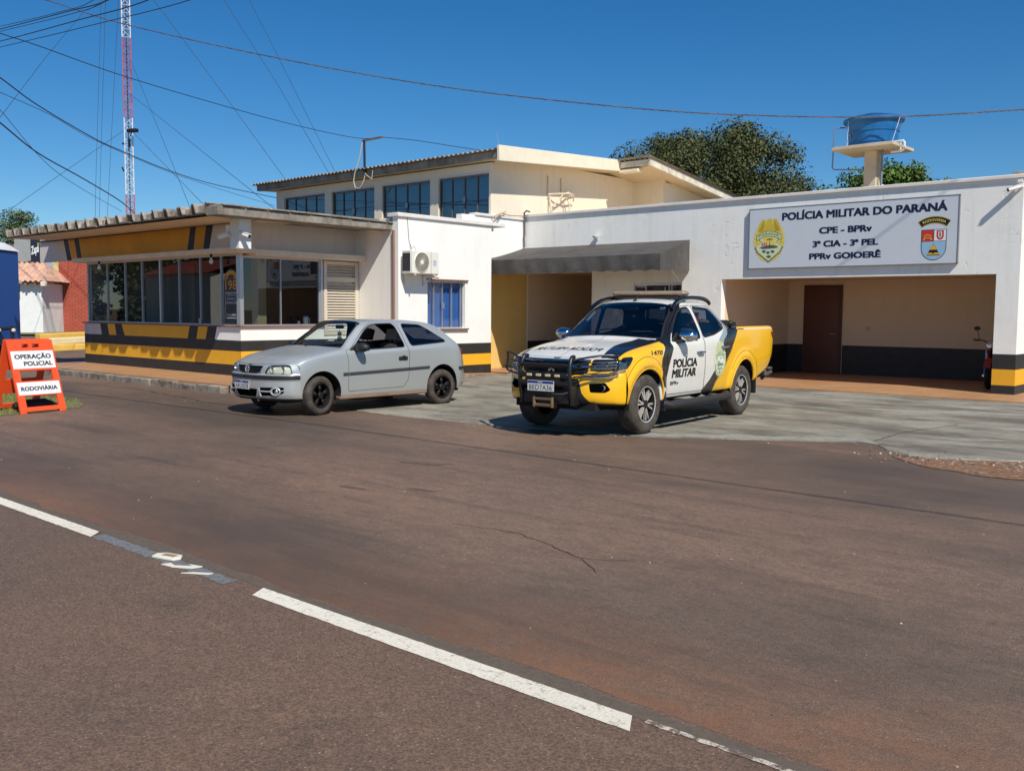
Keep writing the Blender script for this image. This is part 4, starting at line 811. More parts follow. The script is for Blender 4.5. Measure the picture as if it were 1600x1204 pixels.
m = MB(); m.lathe([(.676, 6.42), (.681, 6.46)], (0, 0, 0), 'z', 10, a0=3.5, a1=3.8); m.lathe([(.672, 6.40), (.683, 6.48)], (0, 0, 0), 'z', 6, a0=3.9, a1=4.02); m.build('worn_mark', M('mark_grey', (150, 150, 160), .6, var=.2, vs=20), tk)
PVC = M('pvc_white', (226, 226, 224), .4, var=0); PVCG = M('pvc_grey', (120, 128, 146), .5, var=.05)
m = MB(); m.tube([(.55, -.1, 6.22), (.86, -.14, 6.22), (.9, -.14, 6.18), (.9, -.14, 6.0), (.82, -.14, 5.95), (.55, -.14, 5.95)], .032, 8); m.tube([(.8, -.14, 6.2), (.8, -.14, 5.97)], .022, 8); m.build('outlet_pipe', PVC, wt)
m = MB(); m.tube([(-.66, -.3, 6.72), (-.86, -.42, 6.72), (-.92, -.45, 6.66), (-.95, -.45, 5.62), (-.9, -.42, 5.58), (-.2, -.05, 5.56)], .02, 7); m.build('overflow_pipe', PVCG, wt)
m = MB(); m.tube([(.28, -.05, 6.05), (.28, -.05, 3.6)], .03, 8); m.build('supply_pipe', PVCG, wt)
m = MB(); m.tube([(.34, -.12, 5.1), (.34, -.12, 3.6)], .035, 8); m.build('drain_pipe', PVC, wt)
for a, b in (((.82, -.3, 6.86), (.78, -.7, 6.14)), ((-.45, -.64, 6.86), (-.42, -.76, 6.14))): m = MB(); m.tube([a, b], .006, 5); m.build('tie_wire', PVC, wt)
# ------------------------------------------------------------------ guyed radio mast
ms = empty('radio_mast', (-44.0, 22.0, 0), .3, 'tall slender lattice mast in red and white bands behind the office', 'mast')
REDM = M('mast_red', (196, 84, 72), .6, var=.1); WHM = M('mast_white', (226, 222, 220), .6, var=.06)
zb = [0, 3.4, 7.0, 10.6, 14.3, 18.0, 21.6]
for i in range(6):
    m = MB(); z0, z1 = zb[i], zb[i+1]; tri = [(.21*math.cos(a), .21*math.sin(a)) for a in (0.3, 2.39, 4.49)]
    for x, y in tri: m.tube([(x, y, z0+.01), (x, y, z1-.01)], .024, 6)
    n = int((z1-z0)/.36); h = (z1-z0)/n
    for j in range(n):
        for q in range(3):
            a, b = tri[q], tri[(q+1) % 3]; za, zb_ = z0+j*h, z0+(j+1)*h
            m.tube([(*a, za+.02), (*b, za+.02)], .011, 4)
            m.tube([(*(a if j % 2 else b), za+.02), (*(b if j % 2 else a), zb_)], .011, 4)
    m.build('mast_section', (REDM if i % 2 == 0 else WHM) if i != 2 else WHM, ms) if False else m.build('mast_section', [REDM, REDM, WHM, REDM, WHM, REDM][i], ms)
m = MB(); m.tube([(.02, -.03, 0), (.03, -.03, 10), (.02, -.02, 21)], .02, 6); m.build('feeder_cable', M('black_cable', (26, 26, 30), .6, var=0), ms)
m = MB(); m.box(.22, .75, -.34, -.1, 9.86, 10.02); m.bar((.2, -.1, 9.7), (.45, -.2, 9.95), .04, .04); m.build('floodlight', M('lamp_black', (24, 24, 28), .5, var=0), ms, bevel=.03)
m = MB(); m.box(.16, .24, -.2, -.12, 9.2, 9.6); m.build('equipment_box', MATS['lamp_black'], ms); m = MB(); m.tube([(-.25, -.1, 8.1), (-.3, -.15, 8.3)], .04, 6); m.build('insulator', MATS['lamp_black'], ms); m = MB(); m.tube([(-.28, -.12, 9.4), (-.22, -.1, 9.4)], .05, 6); m.build('beacon', MATS['lamp_black'], ms)
# ------------------------------------------------------------------ cables
CAB = M('black_cable', (26, 26, 30)); CABT = M('twisted_cable', (112, 108, 112), .5, .3, var=.5, vs=2.5); CABS = M('steel_wire', (70, 74, 82), .5, .4, var=0)
def smooth_path(pts, n=10):
    P = [Vector(p) for p in pts]; out = []
    for i in range(len(P)-1):
        p0, p1, p2, p3 = P[max(0, i-1)], P[i], P[i+1], P[min(len(P)-1, i+2)]
        for j in range(n):
            t = j/n; out.append(.5*((2*p1)+(p2-p0)*t+(2*p0-5*p1+4*p2-p3)*t*t+(-p0+3*p1-3*p2+p3)*t**3))
    return out+[P[-1]]
def cable(name, pts, r, mat, label, cat='cable', group=None, n=10):
    m = MB(); m.tube(smooth_path(pts, n) if len(pts) > 2 else pts, r, 6); return tag(m.build(name, mat), label, cat, group)
big = [(-42.54, 14.46, 14.71), (-38.25, 15.91, 13.38), (-34.47, 17.19, 12.03), (-27.86, 19.43, 10.12), (-21.84, 21.47, 8.63), (-15.9, 23.48, 7.5), (-12.43, 24.65, 7.03), (-9.3, 25.71, 6.77), (-6.47, 26.66, 6.73), (-4.51, 27.33, 6.74)]
sp = smooth_path(big, 40); m = MB()
for ph in (0, 2.1, 4.2): m.tube([p+Vector((0, .009*math.cos(i*.9+ph), .014*math.sin(i*.9+ph))) for i, p in enumerate(sp)], .009, 5)
tag(m.build('power_cable', CABT, smooth=80), 'long twisted pale power cable sagging across the whole sky', 'cable')
for i, (pts, r) in enumerate((([(-20.05, 6.89, 6.79), (-18.51, 6.9, 6.62), (-14.62, 6.26, 5.94), (-12.18, 5.7, 5.5), (-8, 4.5, 5.0)], .009), ([(-20.27, 6.97, 6.77), (-18.73, 6.98, 6.63), (-14.55, 6.32, 5.94), (-11.99, 5.86, 5.52), (-8, 4.7, 4.98)], .014), ([(-20.16, 6.93, 6.69), (-18.62, 6.94, 6.56), (-14.48, 6.39, 5.92), (-12.35, 5.95, 5.58), (-8, 4.8, 5.0)], .009), ([(-20.12, 6.8, 6.46), (-17.95, 6.68, 6.21), (-13.88, 6.21, 5.67), (-10.66, 5.67, 5.18), (-7, 4.9, 4.8)], .013), ([(-20.12, 6.79, 6.34), (-17.95, 6.68, 6.11), (-13.68, 6.39, 5.62), (-9.8, 5.75, 5.03), (-7, 5.1, 4.7)], .010))):
    lb = ['thin top cable of the bundle in the upper left corner', 'thick second cable of the bundle in the upper left corner', 'third cable of the upper left bundle, close under the thick one', 'black fourth cable crossing the mast near the top edge', 'lowest cable of the upper left bundle, reaching furthest right'][i]
    cable('overhead_cable', [Vector((0, 0, CAMH))+(Vector(q_)-Vector((0, 0, CAMH)))*2.2 for q_ in pts], r*1.15, CAB, lb, 'cable', 'overhead cables at the upper left')
cable('service_cable', [(-17.92, 6.07, 6.44), (-19.6, 7.3, 6.79), (-20.62, 8.42, 6.97), (-21.77, 10.75, 6.99), (-22.47, 13.48, 6.93), (-22.65, 15.98, 6.79), (-22.45, 18.2, 6.68), (-21.28, 18.24, 6.57)], .009, CAB, 'cable running from the upper left to the steel pole on the upper roof')
cable('service_cable', [(-21.28, 18.24, 6.57), (-20.2, 18.6, 6.4), (-19, 19, 6.15), (-18.0, 19.3, 5.95)], .009, CAB, 'cable from the steel pole arm down to the right end of the upper roof')
cable('service_cable', [(-15.65, 5.28, 5.34), (-17.38, 6.45, 5.46), (-18.97, 7.71, 5.42), (-21.68, 10.01, 5.44), (-22.66, 11.14, 5.4), (-24.66, 13.39, 5.4), (-26.45, 15.82, 5.42), (-27.14, 18.7, 5.30)], .011, CAB, 'upper of two sagging cables ending at the left corner of the upper storey')
cable('service_cable', [(-15.63, 5.27, 5.0), (-17.36, 6.44, 5.21), (-19.82, 8.3, 5.44), (-21.67, 10.0, 5.41), (-24.79, 13.27, 5.43), (-26.45, 15.82, 5.34), (-27.3, 18.7, 5.05)], .006, CABS, 'thin lower of two sagging cables ending at the left corner of the upper storey')
cable('service_cable', [(-14.5, 4.88, 4.51), (-16.25, 6.01, 4.5), (-18.39, 7.45, 4.43), (-20.28, 9.12, 4.31), (-21.62, 10.6, 4.05), (-21.3, 10.9, 3.64)], .012, CAB, 'thick black cable drooping onto the trough tiles of the office roof')
cable('guy_wire', [(-22.12, 7.69, 6.31), (-23.85, 8.83, 6.17), (-28.97, 12.27, 5.58), (-39.26, 19.24, 5.69)], .008, CABS, 'thin wire dropping from the left edge towards the foot of the mast', 'guy wire')
G = [([(-45.28, 20.61, 0), (-45.47, 21.54, 16.25), (-44.3, 22, 21)], 'leftmost of three near vertical wires left of the mast'), ([(-46.15, 21.19, 0), (-46.32, 22.16, 16.57), (-44.3, 22, 21)], 'middle of three near vertical wires left of the mast'), ([(-47.01, 21.78, 0), (-46.85, 23.07, 16.9), (-44.3, 22, 21)], 'rightmost of three near vertical wires left of the mast'),
     ([(-43.9, 22.1, 13.4), (-30.6, 17.47, 5.1), (-24, 15.1, 1)], 'guy wire leaving the red band of the mast steeply to the right'), ([(-43.9, 22.1, 10.0), (-30.22, 17.82, 5.17), (-22, 15.2, 2.2)], 'guy wire starting at the mast floodlight down to the right'), ([(-43.9, 22.1, 11.7), (-25.63, 17.8, 4.59), (-24, 17.4, 4)], 'faint flatter guy wire from the mast to the office roof'),
     ([(-41, 18.5, 18.4), (-36.5, 19.82, 13.47), (-30.81, 21.48, 6.66), (-29, 22, 4.5)], 'faint wire slanting down left of the upper roof'), ([(-43.9, 22.1, 21), (-36.52, 22.6, 14.65), (-31.18, 23.88, 7.14), (-29, 24.4, 4)], 'long faint wire slanting down to the middle of the upper roof'), ([(-39, 23.6, 18.5), (-35.01, 23.78, 13.04), (-30.6, 23.9, 6.9), (-29, 23.9, 4.7)], 'rightmost faint wire slanting down to the upper roof'),
     ([(-40.0, 14.1, 4.6), (-40.73, 15.23, 5.45), (-44.2, 21.85, 10.01)], 'wire rising from the left tree to the mast'), ([(-30, 10.1, 5.7), (-32.57, 11.95, 7.47), (-43.0, 19.54, 14.69), (-44, 22, 16.3)], 'straight wire crossing the left sky upwards to the mast top')]
for pts, lb in G: cable('guy_wire', pts, .009, CABS, lb, 'guy wire', 'guy wires of the mast', n=2)
m = MB(); m.tube([(.6, 17.24, 11.48), (0, 17.24, 11.05), (-2.48, 17.24, 9.27), (-2.6, 17.24, 9.18)], .012, 6); tag(m.build('stay_cable', CAB), 'slanting cable whose thin shadow crosses the station board diagonally', 'cable')
m = MB(); m.tube([(x, 5.03+.0*x, 7.0-.35*math.sin(PI*((x+40) % 36)/36)) for x in steps(-60, 40, 1.5)], .018, 6); tag(m.build('street_cable', CAB), 'street power cable along the road, seen by its shadow line across the asphalt', 'cable')
# ------------------------------------------------------------------ far left: things facing the road beyond the office
RT, FW = Vector((math.cos(YAW), math.sin(YAW), 0)), Vector((-math.sin(YAW), math.cos(YAW), 0))
def far(name, r, d, z, label, cat, rot=0, group=None):
    p = RT*r+FW*d; return empty(name, (p.x, p.y, z), YAW+rot, label, cat, group)
# portable toilet on a trailer
pt = far('portable_toilet', -15.2, 27.3, .56, 'blue portable toilet cabin with white domed roof at the left edge', 'portable toilet')
BLUE = M('toilet_blue', (30, 80, 164), .4, var=.06)
pt.scale = (1.2, 1.2, 1.24)
m = MB(); m.box(-.55, .55, -.55, .55, 0, 2.14); m.build('cabin', BLUE, pt, bevel=.04)
m = MB(); m.grid(lambda u, v: ((u-.5)*1.16, (v-.5)*1.16, 2.142+.24*max(0, 1-abs(2*u-1)**2.6)**.6*max(0, 1-abs(2*v-1)**3)**.6), 20, 20); m.build('roof', M('toilet_roof', (232, 232, 230), .4, var=.03), pt, smooth=60)
m = MB(); m.tube([(.1, -.58, 2.02), (.18, -.60, 2.1), (.27, -.60, 2.02), (.30, -.60, 1.8), (.34, -.60, .0)], .03, 8); m.build('vent_pipe', M('pipe_pale', (150, 164, 182), .4, var=0), pt)
for i in range(7): m = MB(); m.box(.36, .53, -.575, -.552, .22+.26*i, .27+.26*i); m.build('rib', BLUE, pt, bevel=.012)
for i in range(4): m = MB(); m.tube([(-.5, -.56, .35+.4*i), (-.2, -.575, .25+.4*i), (.05, -.575, .36+.4*i), (.28, -.56, .48+.4*i)], .03, 8); m.build('moulding', BLUE, pt)
tr = far('trailer', -15.1, 27.3, 0, 'black low trailer with a bar carrying the blue toilet cabin', 'trailer')
m = MB(); m.box(-1.0, .6, -.7, .7, .5, .615); m.build('bed', M('trailer_black', (26, 26, 30), .5, var=.1), tr, bevel=.02)
m = MB(); m.tube([(.55, -.6, .98), (1.02, -.6, 1.0)], .05, 10); m.tube([(.6, -.6, .55), (.6, -.6, 1.0)], .03, 8); m.tube([(.95, -.6, .6), (.97, -.6, 1.06)], .05, 8); m.box(.55, 1.05, -.65, -.55, .52, .6); m.build('drawbar', MATS['trailer_black'], tr)
for x in (.62, 1.03): m = MB(); m.sphere((x, -.66, .94), .06, 12, 8); m.build('end_cap', M('pale_cap', (206, 200, 190), .5, var=0), tr)
for y in (-.72, .72): m = MB(); m.lathe([(.12, -.09), (.27, -.09), (.30, -.05), (.30, .05), (.27, .09), (.12, .09), (.12, -.09)], (-.2, y, .30), 'y', 24); m.build('wheel', M('tyre_rubber', (28, 27, 27), .8, var=.1), tr)
# white hut with hipped tile roof
ht = far('tiled_hut', -22.42, 44.0, .36, 'small white hut with a pinkish clay tile roof and rafter ends', 'hut')
m = MB(); m.box(-1.0, .57, 0, 2.4, 0, 2.36); m.build('wall', M('hut_white', (228, 230, 230), .8, var=.05), ht)
ROOFT = M('clay_tile', (206, 164, 140), .85, var=.22, vs=3)
m = MB(); NX = 40
def hip(u, v):
    x = -1.5+(2.45)*u; ridge = -.45; half = .05; y = -.45+1.65*v
    t = v*(1 if x < .5 else max(0, (1.0-(x-.2)/.9))); return (x, y, 2.45+.92*min(v, max(0, (.98-x)/.98*1.1))+.035*math.sin(u*NX*1.57))
m.grid(hip, 120, 10); m.add([(-1.5, 1.2, 3.4), (.0, 1.2, 3.4), (.95, 2.8, 2.45), (-1.5, 2.8, 2.45)], [(0, 1, 2, 3)]); m.add([(.95, -.45, 2.45), (.95, 2.8, 2.45), (.0, 1.2, 3.38)], [(0, 1, 2)]); m.build('roof', ROOFT, ht, smooth=60)
for x in (-.6, -.1, .35): m = MB(); m.bar((x, .0, 2.36), (x+.12, -.42, 2.32), .09, .1); m.build('rafter', M('rafter_wood', (150, 96, 76), .7, var=.1), ht)
m = MB(); m.box(.72, .98, -.46, -.3, 2.22, 2.44); m.build('corner_tile', M('corner_cream', (226, 214, 196), .7, var=.05), ht, bevel=.02)
m = MB(); m.box(-1.0, -.46, -.02, .0, 1.6, 2.3); m.build('roller_window', M('hut_window', (120, 106, 92), .8, var=.5, vs=4), ht)
# warehouse with a sign, beyond the hut
wh = far('warehouse', -25.0, 49.0, .3, 'grey warehouse with a dark sign panel and a maroon slatted shutter', 'warehouse')
GRW = M('warehouse_grey', (150, 152, 152), .85, var=.08); 
m = MB(); m.prism([(-1.0, 3.6), (-.4, 3.55), (.6, 3.75), (.6, 5.1), (-.65, 5.0), (-.75, 4.2)], lambda a, b, d: (a, d, b), 0, 6); m.build('gable_wall', GRW, wh, smooth=0)
m = MB(); m.box(.6, 1.4, -.05, 6, 3.3, 5.1); m.box(-.4, .58, .3, .4, 0, 3.6); m.build('side_wall', M('warehouse_pale', (170, 172, 176), .85, var=.06), wh, smooth=0)
m = MB(); m.prism([(-.36, 3.62), (.56, 3.78), (.56, 2.2), (-.36, 2.2)], lambda a, b, d: (a, d, b), -.02, .0); m.build('dark_opening', M('opening_black', (16, 18, 26), .8, var=0), wh, smooth=0)
m = MB(); m.box(.6, 1.5, -.08, -.05, 1.85, 3.3)
k = NT('maroon_shutter'); wv = k.n('ShaderNodeTexWave'); wv.bands_direction = 'Z'; wv.inputs['Scale'].default_value = 2.6; k.l(k.tc.outputs['Object'], wv.inputs[0]); k.base(k.mix(wv.outputs[1], lin((112, 58, 52)), lin((150, 82, 72))), .7); MATS['maroon_shutter'] = k.m
m.build('slatted_shutter', k.m, wh, smooth=0)
m = MB(); m.box(.5, 1.4, -.12, 0, -.1, 1.85); m.build('lower_wall', M('stained_cream', (222, 206, 160), .85, var=.18, vs=2), wh, smooth=0)
sp_ = bpy.data.objects.new('sign_panel', None); COL.objects.link(sp_); sp_.parent = wh
m = MB(); m.box(.2, .66, -.12, -.06, 3.62, 4.82); m.build('panel', M('panel_navy', (30, 36, 52), .5, var=0), sp_, smooth=0)
m = MB(); put_text(m, 'Zapa', lambda u, v: (.24+u, -.124, 4.02+v+u*.4), 0, 0, .42, .38, .02); m.build('panel_lettering', M('panel_white', (230, 232, 234), .5, var=0), sp_, smooth=0)
m = MB(); m.add([(.56, -.124, 4.2), (.62, -.124, 4.25), (.62, -.124, 4.65), (.56, -.124, 4.6)], [(0, 1, 2, 3)]); m.build('panel_accent', M('panel_lime', (170, 180, 60), .5, var=0), sp_, smooth=0)
# red brick building with yellow pilaster
bk = far('brick_building', -21.4, 46.0, .36, 'red brick wall block with a pale yellow pilaster beyond the office', 'building')
k = NT('red_brick'); br = k.n('ShaderNodeTexBrick'); br.inputs['Scale'].default_value = 1; br.inputs['Mortar Size'].default_value = .014; br.inputs['Brick Width'].default_value = .3; br.inputs['Row Height'].default_value = .10
br.inputs['Color1'].default_value = lin((178, 88, 68)); br.inputs['Color2'].default_value = lin((164, 78, 60)); br.inputs['Mortar'].default_value = lin((128, 60, 46)); k.l(k.mapn((1, 1, 1), (PI/2, 0, 0)), br.inputs[0]); k.base(br.outputs[0], .85); MATS['red_brick'] = k.m
m = MB(); m.box(-.6, 3.5, 0, 6, -.1, 3.5); m.build('brick_wall', k.m, bk, smooth=0)
m = MB(); m.box(-.84, -.601, -.06, .4, -.1, 3.5); m.build('pilaster', M('pilaster_yellow', (206, 190, 132), .8, var=.08), bk, bevel=.02)
m = MB(); m.box(-1.2, -.841, .1, .4, -.1, 1.9); m.build('low_wall', M('olive_cream', (170, 156, 104), .85, var=.1), bk)
# neighbouring shed roof at the far left
sd = far('shed', -31.5, 58.0, .3, 'long low shed with a grey tiled roof behind the toilet cabin', 'shed')
m = MB(); m.box(-12, 3.2, 0, 6, 0, 3.9); m.build('wall', M('shed_wall', (170, 160, 148), .9, var=.1), sd)
m = MB(); corr(m, -12.5, 3.6, -.6, 4.0, lambda x, y: 4.0+(y+.6)*.28, .04, .4); m.build('roof', M('shed_roof', (150, 138, 128), .9, var=.2), sd, smooth=60)
m = MB(); m.box(-12.5, 3.6, 3.8, 4.2, 5.26, 5.4); m.build('ridge_cap', M('ridge_dark', (110, 96, 84), .9, var=.2), sd)
# lawn, ramp kerbs
k = NT('lawn'); k.base(k.mix(k.mask(k.noise(1.2, 5), .4, .65), lin((96, 112, 62)), lin((136, 116, 86))), .95); MATS['lawn'] = k.m
m = MB(); pts = [RT*r+FW*d for r, d in ((-25, 40.5), (-18, 41), (-18, 47), (-25, 47))]; m.add([(p.x, p.y, .44) for p in pts], [(0, 1, 2, 3)]); struct(m.build('lawn', k.m, smooth=0))
YK = M('kerb_yellow', (222, 180, 84), .8, var=.12); YK2 = M('kerb_cream', (226, 206, 160), .8, var=.1)
def fkerb(r0, d0, r1, d1, z0, z1, h, wd, mat, label):
    a, b = RT*r0+FW*d0, RT*r1+FW*d1; m = MB(); m.bar((a.x, a.y, z0), (b.x, b.y, z1), wd, h); tag(m.build('ramp_kerb', mat, bevel=.03), label, 'kerb', 'kerbs of the far ramp')
fkerb(-18.6, 37, -15.5, 42, .42, .56, .3, .4, YK, 'upper yellow painted kerb climbing to the lawn beyond the office'); fkerb(-18.0, 36.2, -14.6, 41.4, .28, .46, .26, .4, YK2, 'middle cream painted kerb of the far ramp'); fkerb(-16.6, 33.6, -13, 37.5, .10, .22, .34, .3, YK, 'lower yellow kerb of the far ramp, nearest the yard')
# white house across the road (mirrored in the office windows)
hs = empty('white_house', (-59, -12, 0), 0, 'white house with red tile roof across the road, mirrored in the office panes', 'house')
m = MB(); m.box(-4.2, 4.2, -4, 2, 0, 3.9); m.build('wall', M('house_white', (214, 212, 200), .8, var=.06), hs)
m = MB(); m.add([(-4.6, 2.4, 3.9), (4.6, 2.4, 3.9), (4.6, -1, 5.0), (-4.6, -1, 5.0), (4.6, -4.4, 3.9), (-4.6, -4.4, 3.9)], [(0, 1, 2, 3), (3, 2, 4, 5)]); m.build('roof', M('house_roof', (150, 70, 50), .8, var=.2), hs, smooth=0)
# ------------------------------------------------------------------ trees
def leaf_mat(name, a, b):
    k = NT(name); r = k.n('ShaderNodeNewGeometry'); k.base(k.mix(r.outputs['Random Per Island'], lin(a), lin(b)), .6)
    k.b.inputs['Transmission Weight'].default_value = 0; k.b.inputs['Specular IOR Level'].default_value = .25
    MATS[name] = k.m; return k.m
BARK = M('bark', (96, 80, 66), .95, var=.25, vs=6, bump=.6, bs=12)
def tree(name, loc, zt, R, clumps, leaves, size, mat, label, seed, flat=.8, trunk=.3, spread=1, cr=(.22, .34), shape=None, zbase=0):
    rnd = random.Random(seed); root = empty(name, (*loc, zbase), 0, label, 'tree'); H = zt-zbase
    m = MB(); m.tube([(0, 0, 0), (.1*R/5, 0, H*.3), (0, .1, H*.55)], [trunk, trunk*.8, trunk*.55], 10)
    cs = []
    for i in range(clumps):
        for _ in range(40):
            x, y, z = rnd.uniform(-1, 1), rnd.uniform(-1, 1), rnd.uniform(-.75, 1)
            if .35 < x*x+y*y+z*z*1.0 < 1.0: break
        c = Vector((x*R, y*R, H-R*flat+z*R*flat)); r = R*rnd.uniform(*cr)
        if shape: c.z += shape(x, y)
        cs.append((c, r))
    for c, r in cs[::2]: m.tube([(0, .05, H*.5), (c.x*.4, c.y*.4, H*.5+(c.z-H*.5)*.45), (c.x*.9, c.y*.9, c.z-.1)], [trunk*.4, trunk*.22, .02], 6)
    m.build('trunk', BARK, root)
    m = MB(); per = leaves//clumps; V = []; Fs = []
    for c, r in cs:
        for j in range(per):
            d = Vector((rnd.gauss(0, 1), rnd.gauss(0, 1), rnd.gauss(0, 1))).normalized(); q = r*(rnd.random()**.45)
            p = c+Vector((d.x*q*1.15, d.y*q*1.15, d.z*q*.75)); nrm = (d+Vector((rnd.gauss(0, .6), rnd.gauss(0, .6), rnd.gauss(.5, .6)))).normalized()
            t = nrm.orthogonal().normalized(); t.rotate(Matrix.Rotation(rnd.random()*6.28, 3, nrm)); b = nrm.cross(t); s = size*rnd.uniform(.6, 1.3)
            o = len(V); V += [tuple(p-t*s*.5), tuple(p+b*s*.28), tuple(p+t*s*.5), tuple(p-b*s*.28)]; Fs.append((o, o+1, o+2, o+3))
    m.v = V; m.f = [list(f) for f in Fs]; m.m = [0]*len(Fs); m.build('crown', mat, root, smooth=0, fixn=False); return root
LF1 = leaf_mat('leaf_dark', (48, 58, 34), (96, 100, 58)); LF2 = leaf_mat('leaf_green', (52, 80, 32), (106, 130, 56)); LF3 = leaf_mat('leaf_far', (66, 86, 62), (110, 126, 92))
tree('broad_tree', (-26.1, 45.1), 11.5, 5.0, 130, 95000, .17, LF1, 'large dark broad-crowned tree rising behind the two-storey building', 3, .74, .4, cr=(.15, .34))
tree('broad_tree', (-16.8, 46.3), 8.45, 3.3, 70, 26000, .19, LF2, 'bright green leafy tree behind the water tank pillar', 5, .7, .25, cr=(.1, .28))
tree('broad_tree', (-100.5, 38.2), 10.9, 3.9, 60, 20000, .27, LF3, 'distant pale green tree at the left edge above the toilet cabin', 8, 1.0, .35, cr=(.2, .3), zbase=.3)
k = 0
for x, y, s in ((-86, -14, 1.0), (-78, -20, 1.15), (-70, -24, .95), (-98, -12, 1.1), (-108, -18, 1.2), (-52, -26, 1.0), (-92, -30, 1.2), (-74, -32, 1.3), (-64, -36, 1.3), (-84, -36, 1.4), (-104, -34, 1.3), (-48, -40, 1.2)):
    if k == 0: t0 = tree('roadside_tree', (x, y), 7.5, 4.2, 26, 5000, .5, LF1, '', 21, .95, .3); t = t0
    else:
        t = t0.copy(); COL.objects.link(t)
        for ch in t0.children: c = ch.copy(); COL.objects.link(c); c.parent = t
        t.location = (x, y, 0); t.scale = (s, s, s); t.rotation_euler[2] = x
    t['label'] = 'dark leafy tree across the road, seen only as a reflection in the office panes'; t['category'] = 'tree'; t['group'] = 'trees across the road'; k += 1
# ------------------------------------------------------------------ motorcycle in the carport
mc = empty('motorcycle', (-5.62, 21.75, .034), -PI/2+.12, 'red and dark motorcycle parked inside the carport, mostly behind the corner pillar', 'motorcycle')
RB = M('tyre_rubber', (28, 27, 27)); MRED = M('moto_red', (150, 28, 26), .3, var=.05, coat=.5); MBLK = M('moto_black', (20, 20, 24), .4, var=0); CHR = M('chrome', (214, 216, 220), .12, 1, var=0)
for x in (.66, -.62):
    t = MB(); t.lathe([(.22, -.04), (.27, -.05), (.30, -.025), (.305, 0), (.30, .025), (.27, .05), (.22, .04), (.22, -.04)], (x, 0, .305), 'y', 32); wq = t.build('wheel', RB, mc)
    t = MB(); t.lathe([(.22, -.03), (.2, -.03), (.2, .03), (.22, .03)], (x, 0, .305), 'y', 28)
    for i in range(6): a = i*PI/3; t.bar((x, 0, .305), (x+.205*math.cos(a), 0, .305+.205*math.sin(a)), .03, .02)
    t.build('rim', MBLK, wq)
m = MB(); m.tube([(.66, -.08, .305), (.45, -.08, .86)], .024, 8); m.tube([(.66, .08, .305), (.45, .08, .86)], .024, 8); m.build('fork', CHR, mc)
m = MB(); m.grid(lambda u, v: (.66+.335*math.cos(.4+2.2*u), (v-.5)*.13, .305+.335*math.sin(.4+2.2*u)+.02*math.sin(PI*v)), 12, 5); m.build('front_fender', MRED, mc, smooth=60)
m = MB(); m.tube([(.42, 0, .8), (.2, 0, .72), (-.2, 0, .5), (-.62, 0, .31)], .035, 8); m.tube([(.42, 0, .75), (.15, 0, .3), (-.2, 0, .3), (-.25, 0, .5)], .028, 8); m.build('frame', MBLK, mc)
m = MB(); m.sphere((.12, 0, .8), .2, 18, 12, sc=(1.35, .75, .75)); m.build('fuel_tank', MRED, mc, smooth=180)
m = MB(); m.sphere((-.38, 0, .80), .2, 18, 10, sc=(1.9, .7, .35)); m.build('seat', MBLK, mc, smooth=180)
m = MB(); m.box(-.18, .22, -.14, .14, .26, .55); m.build('engine', M('engine_grey', (90, 90, 94), .4, .6, var=.2), mc, bevel=.05)
m = MB(); m.tube([(.38, -.36, 1.02), (.42, -.16, 1.0), (.44, 0, .93), (.42, .16, 1.0), (.38, .36, 1.02)], .014, 8); m.build('handlebar', MBLK, mc)
for s in (-1, 1):
    m = MB(); m.tube([(.4, .24*s, 1.02), (.42, .28*s, 1.2)], .007, 6); m.sphere((.42, .29*s, 1.25), .06, 14, 8, sc=(.35, 1.1, .75)); m.build('mirror', MBLK, mc)
    m = MB(); m.tube([(.40, .18*s, 1.0), (.47, .34*s, .99)], .007, 6); m.build('lever', MBLK, mc)
m = MB(); m.sphere((.56, 0, .9), .1, 16, 10, sc=(.8, 1, 1)); m.build('headlight', CHR, mc, smooth=180)
m = MB(); m.tube([(.2, -.17, .25), (-.3, -.18, .28), (-.75, -.2, .42)], [.025, .045, .05], 10); m.build('exhaust', CHR, mc)
m = MB(); m.prism([(-.2, .55), (.3, .6), (.42, .8), (.1, .72), (-.5, .72), (-.75, .82), (-.7, .7)], lambda a, b, d: (a, d, b), -.13, .13); m.build('side_cover', MRED, mc, bevel=.03)
# ------------------------------------------------------------------ folding A-frame police sign
ORN = M('orange_plastic', (236, 86, 40), .5, var=.05, vs=6); 
af = empty('a_frame_sign', (-14.69, 5.92, 0), math.atan2(.71, -.12), 'orange folding A-frame sign reading OPERAÇÃO POLICIAL RODOVIÁRIA on the roadside', 'sign')
# local x runs along the foot (towards the building), local -y faces the yard
tl = Vector((0, .34, 1.09)); LEN = tl.length; up_ = tl.normalized(); out_ = Vector((0, -up_.z, up_.y))
fA = lambda u, v, d: tuple(Vector((u, 0, 0))+up_*v-out_*d)
def aframe_panel(name, fn):
    m = MB(); holewall(m, fn, (-.36, .36), (.035, 1.14), [(-.25, .26, .1, .27), (-.25, .26, .50, .66), (-.14, -.03, 1.02, 1.075), (.02, .14, 1.02, 1.075)], .035); m.box(-.36, -.26, -.001, .03, 0, .036) if False else None
    for a, b in ((-.36, -.26), (.26, .36)): m.add(*_bx(fn, a, b, 0, .035, 0, .035))
    return m.build(name, ORN, af, bevel=.008)
fp = aframe_panel('front_panel', fA)
tl2 = Vector((0, .36, -1.09)).normalized(); top = up_*1.14
o2 = Vector((0, -tl2.z, tl2.y))
fB = lambda u, v, d: tuple(top+Vector((u, .045, 0))+tl2*(1.14-v)-o2*(-d))
aframe_panel('rear_panel', fB)
for (v0, v1) in ((.69, .965), (.285, .48)):
    m = MB(); m.add(*_bx(fA, -.335, .335, v0, v1, -.004, -.0005)); m.build('white_plate', M('plate_white', (232, 232, 230), .5, var=.03), fp, smooth=0)
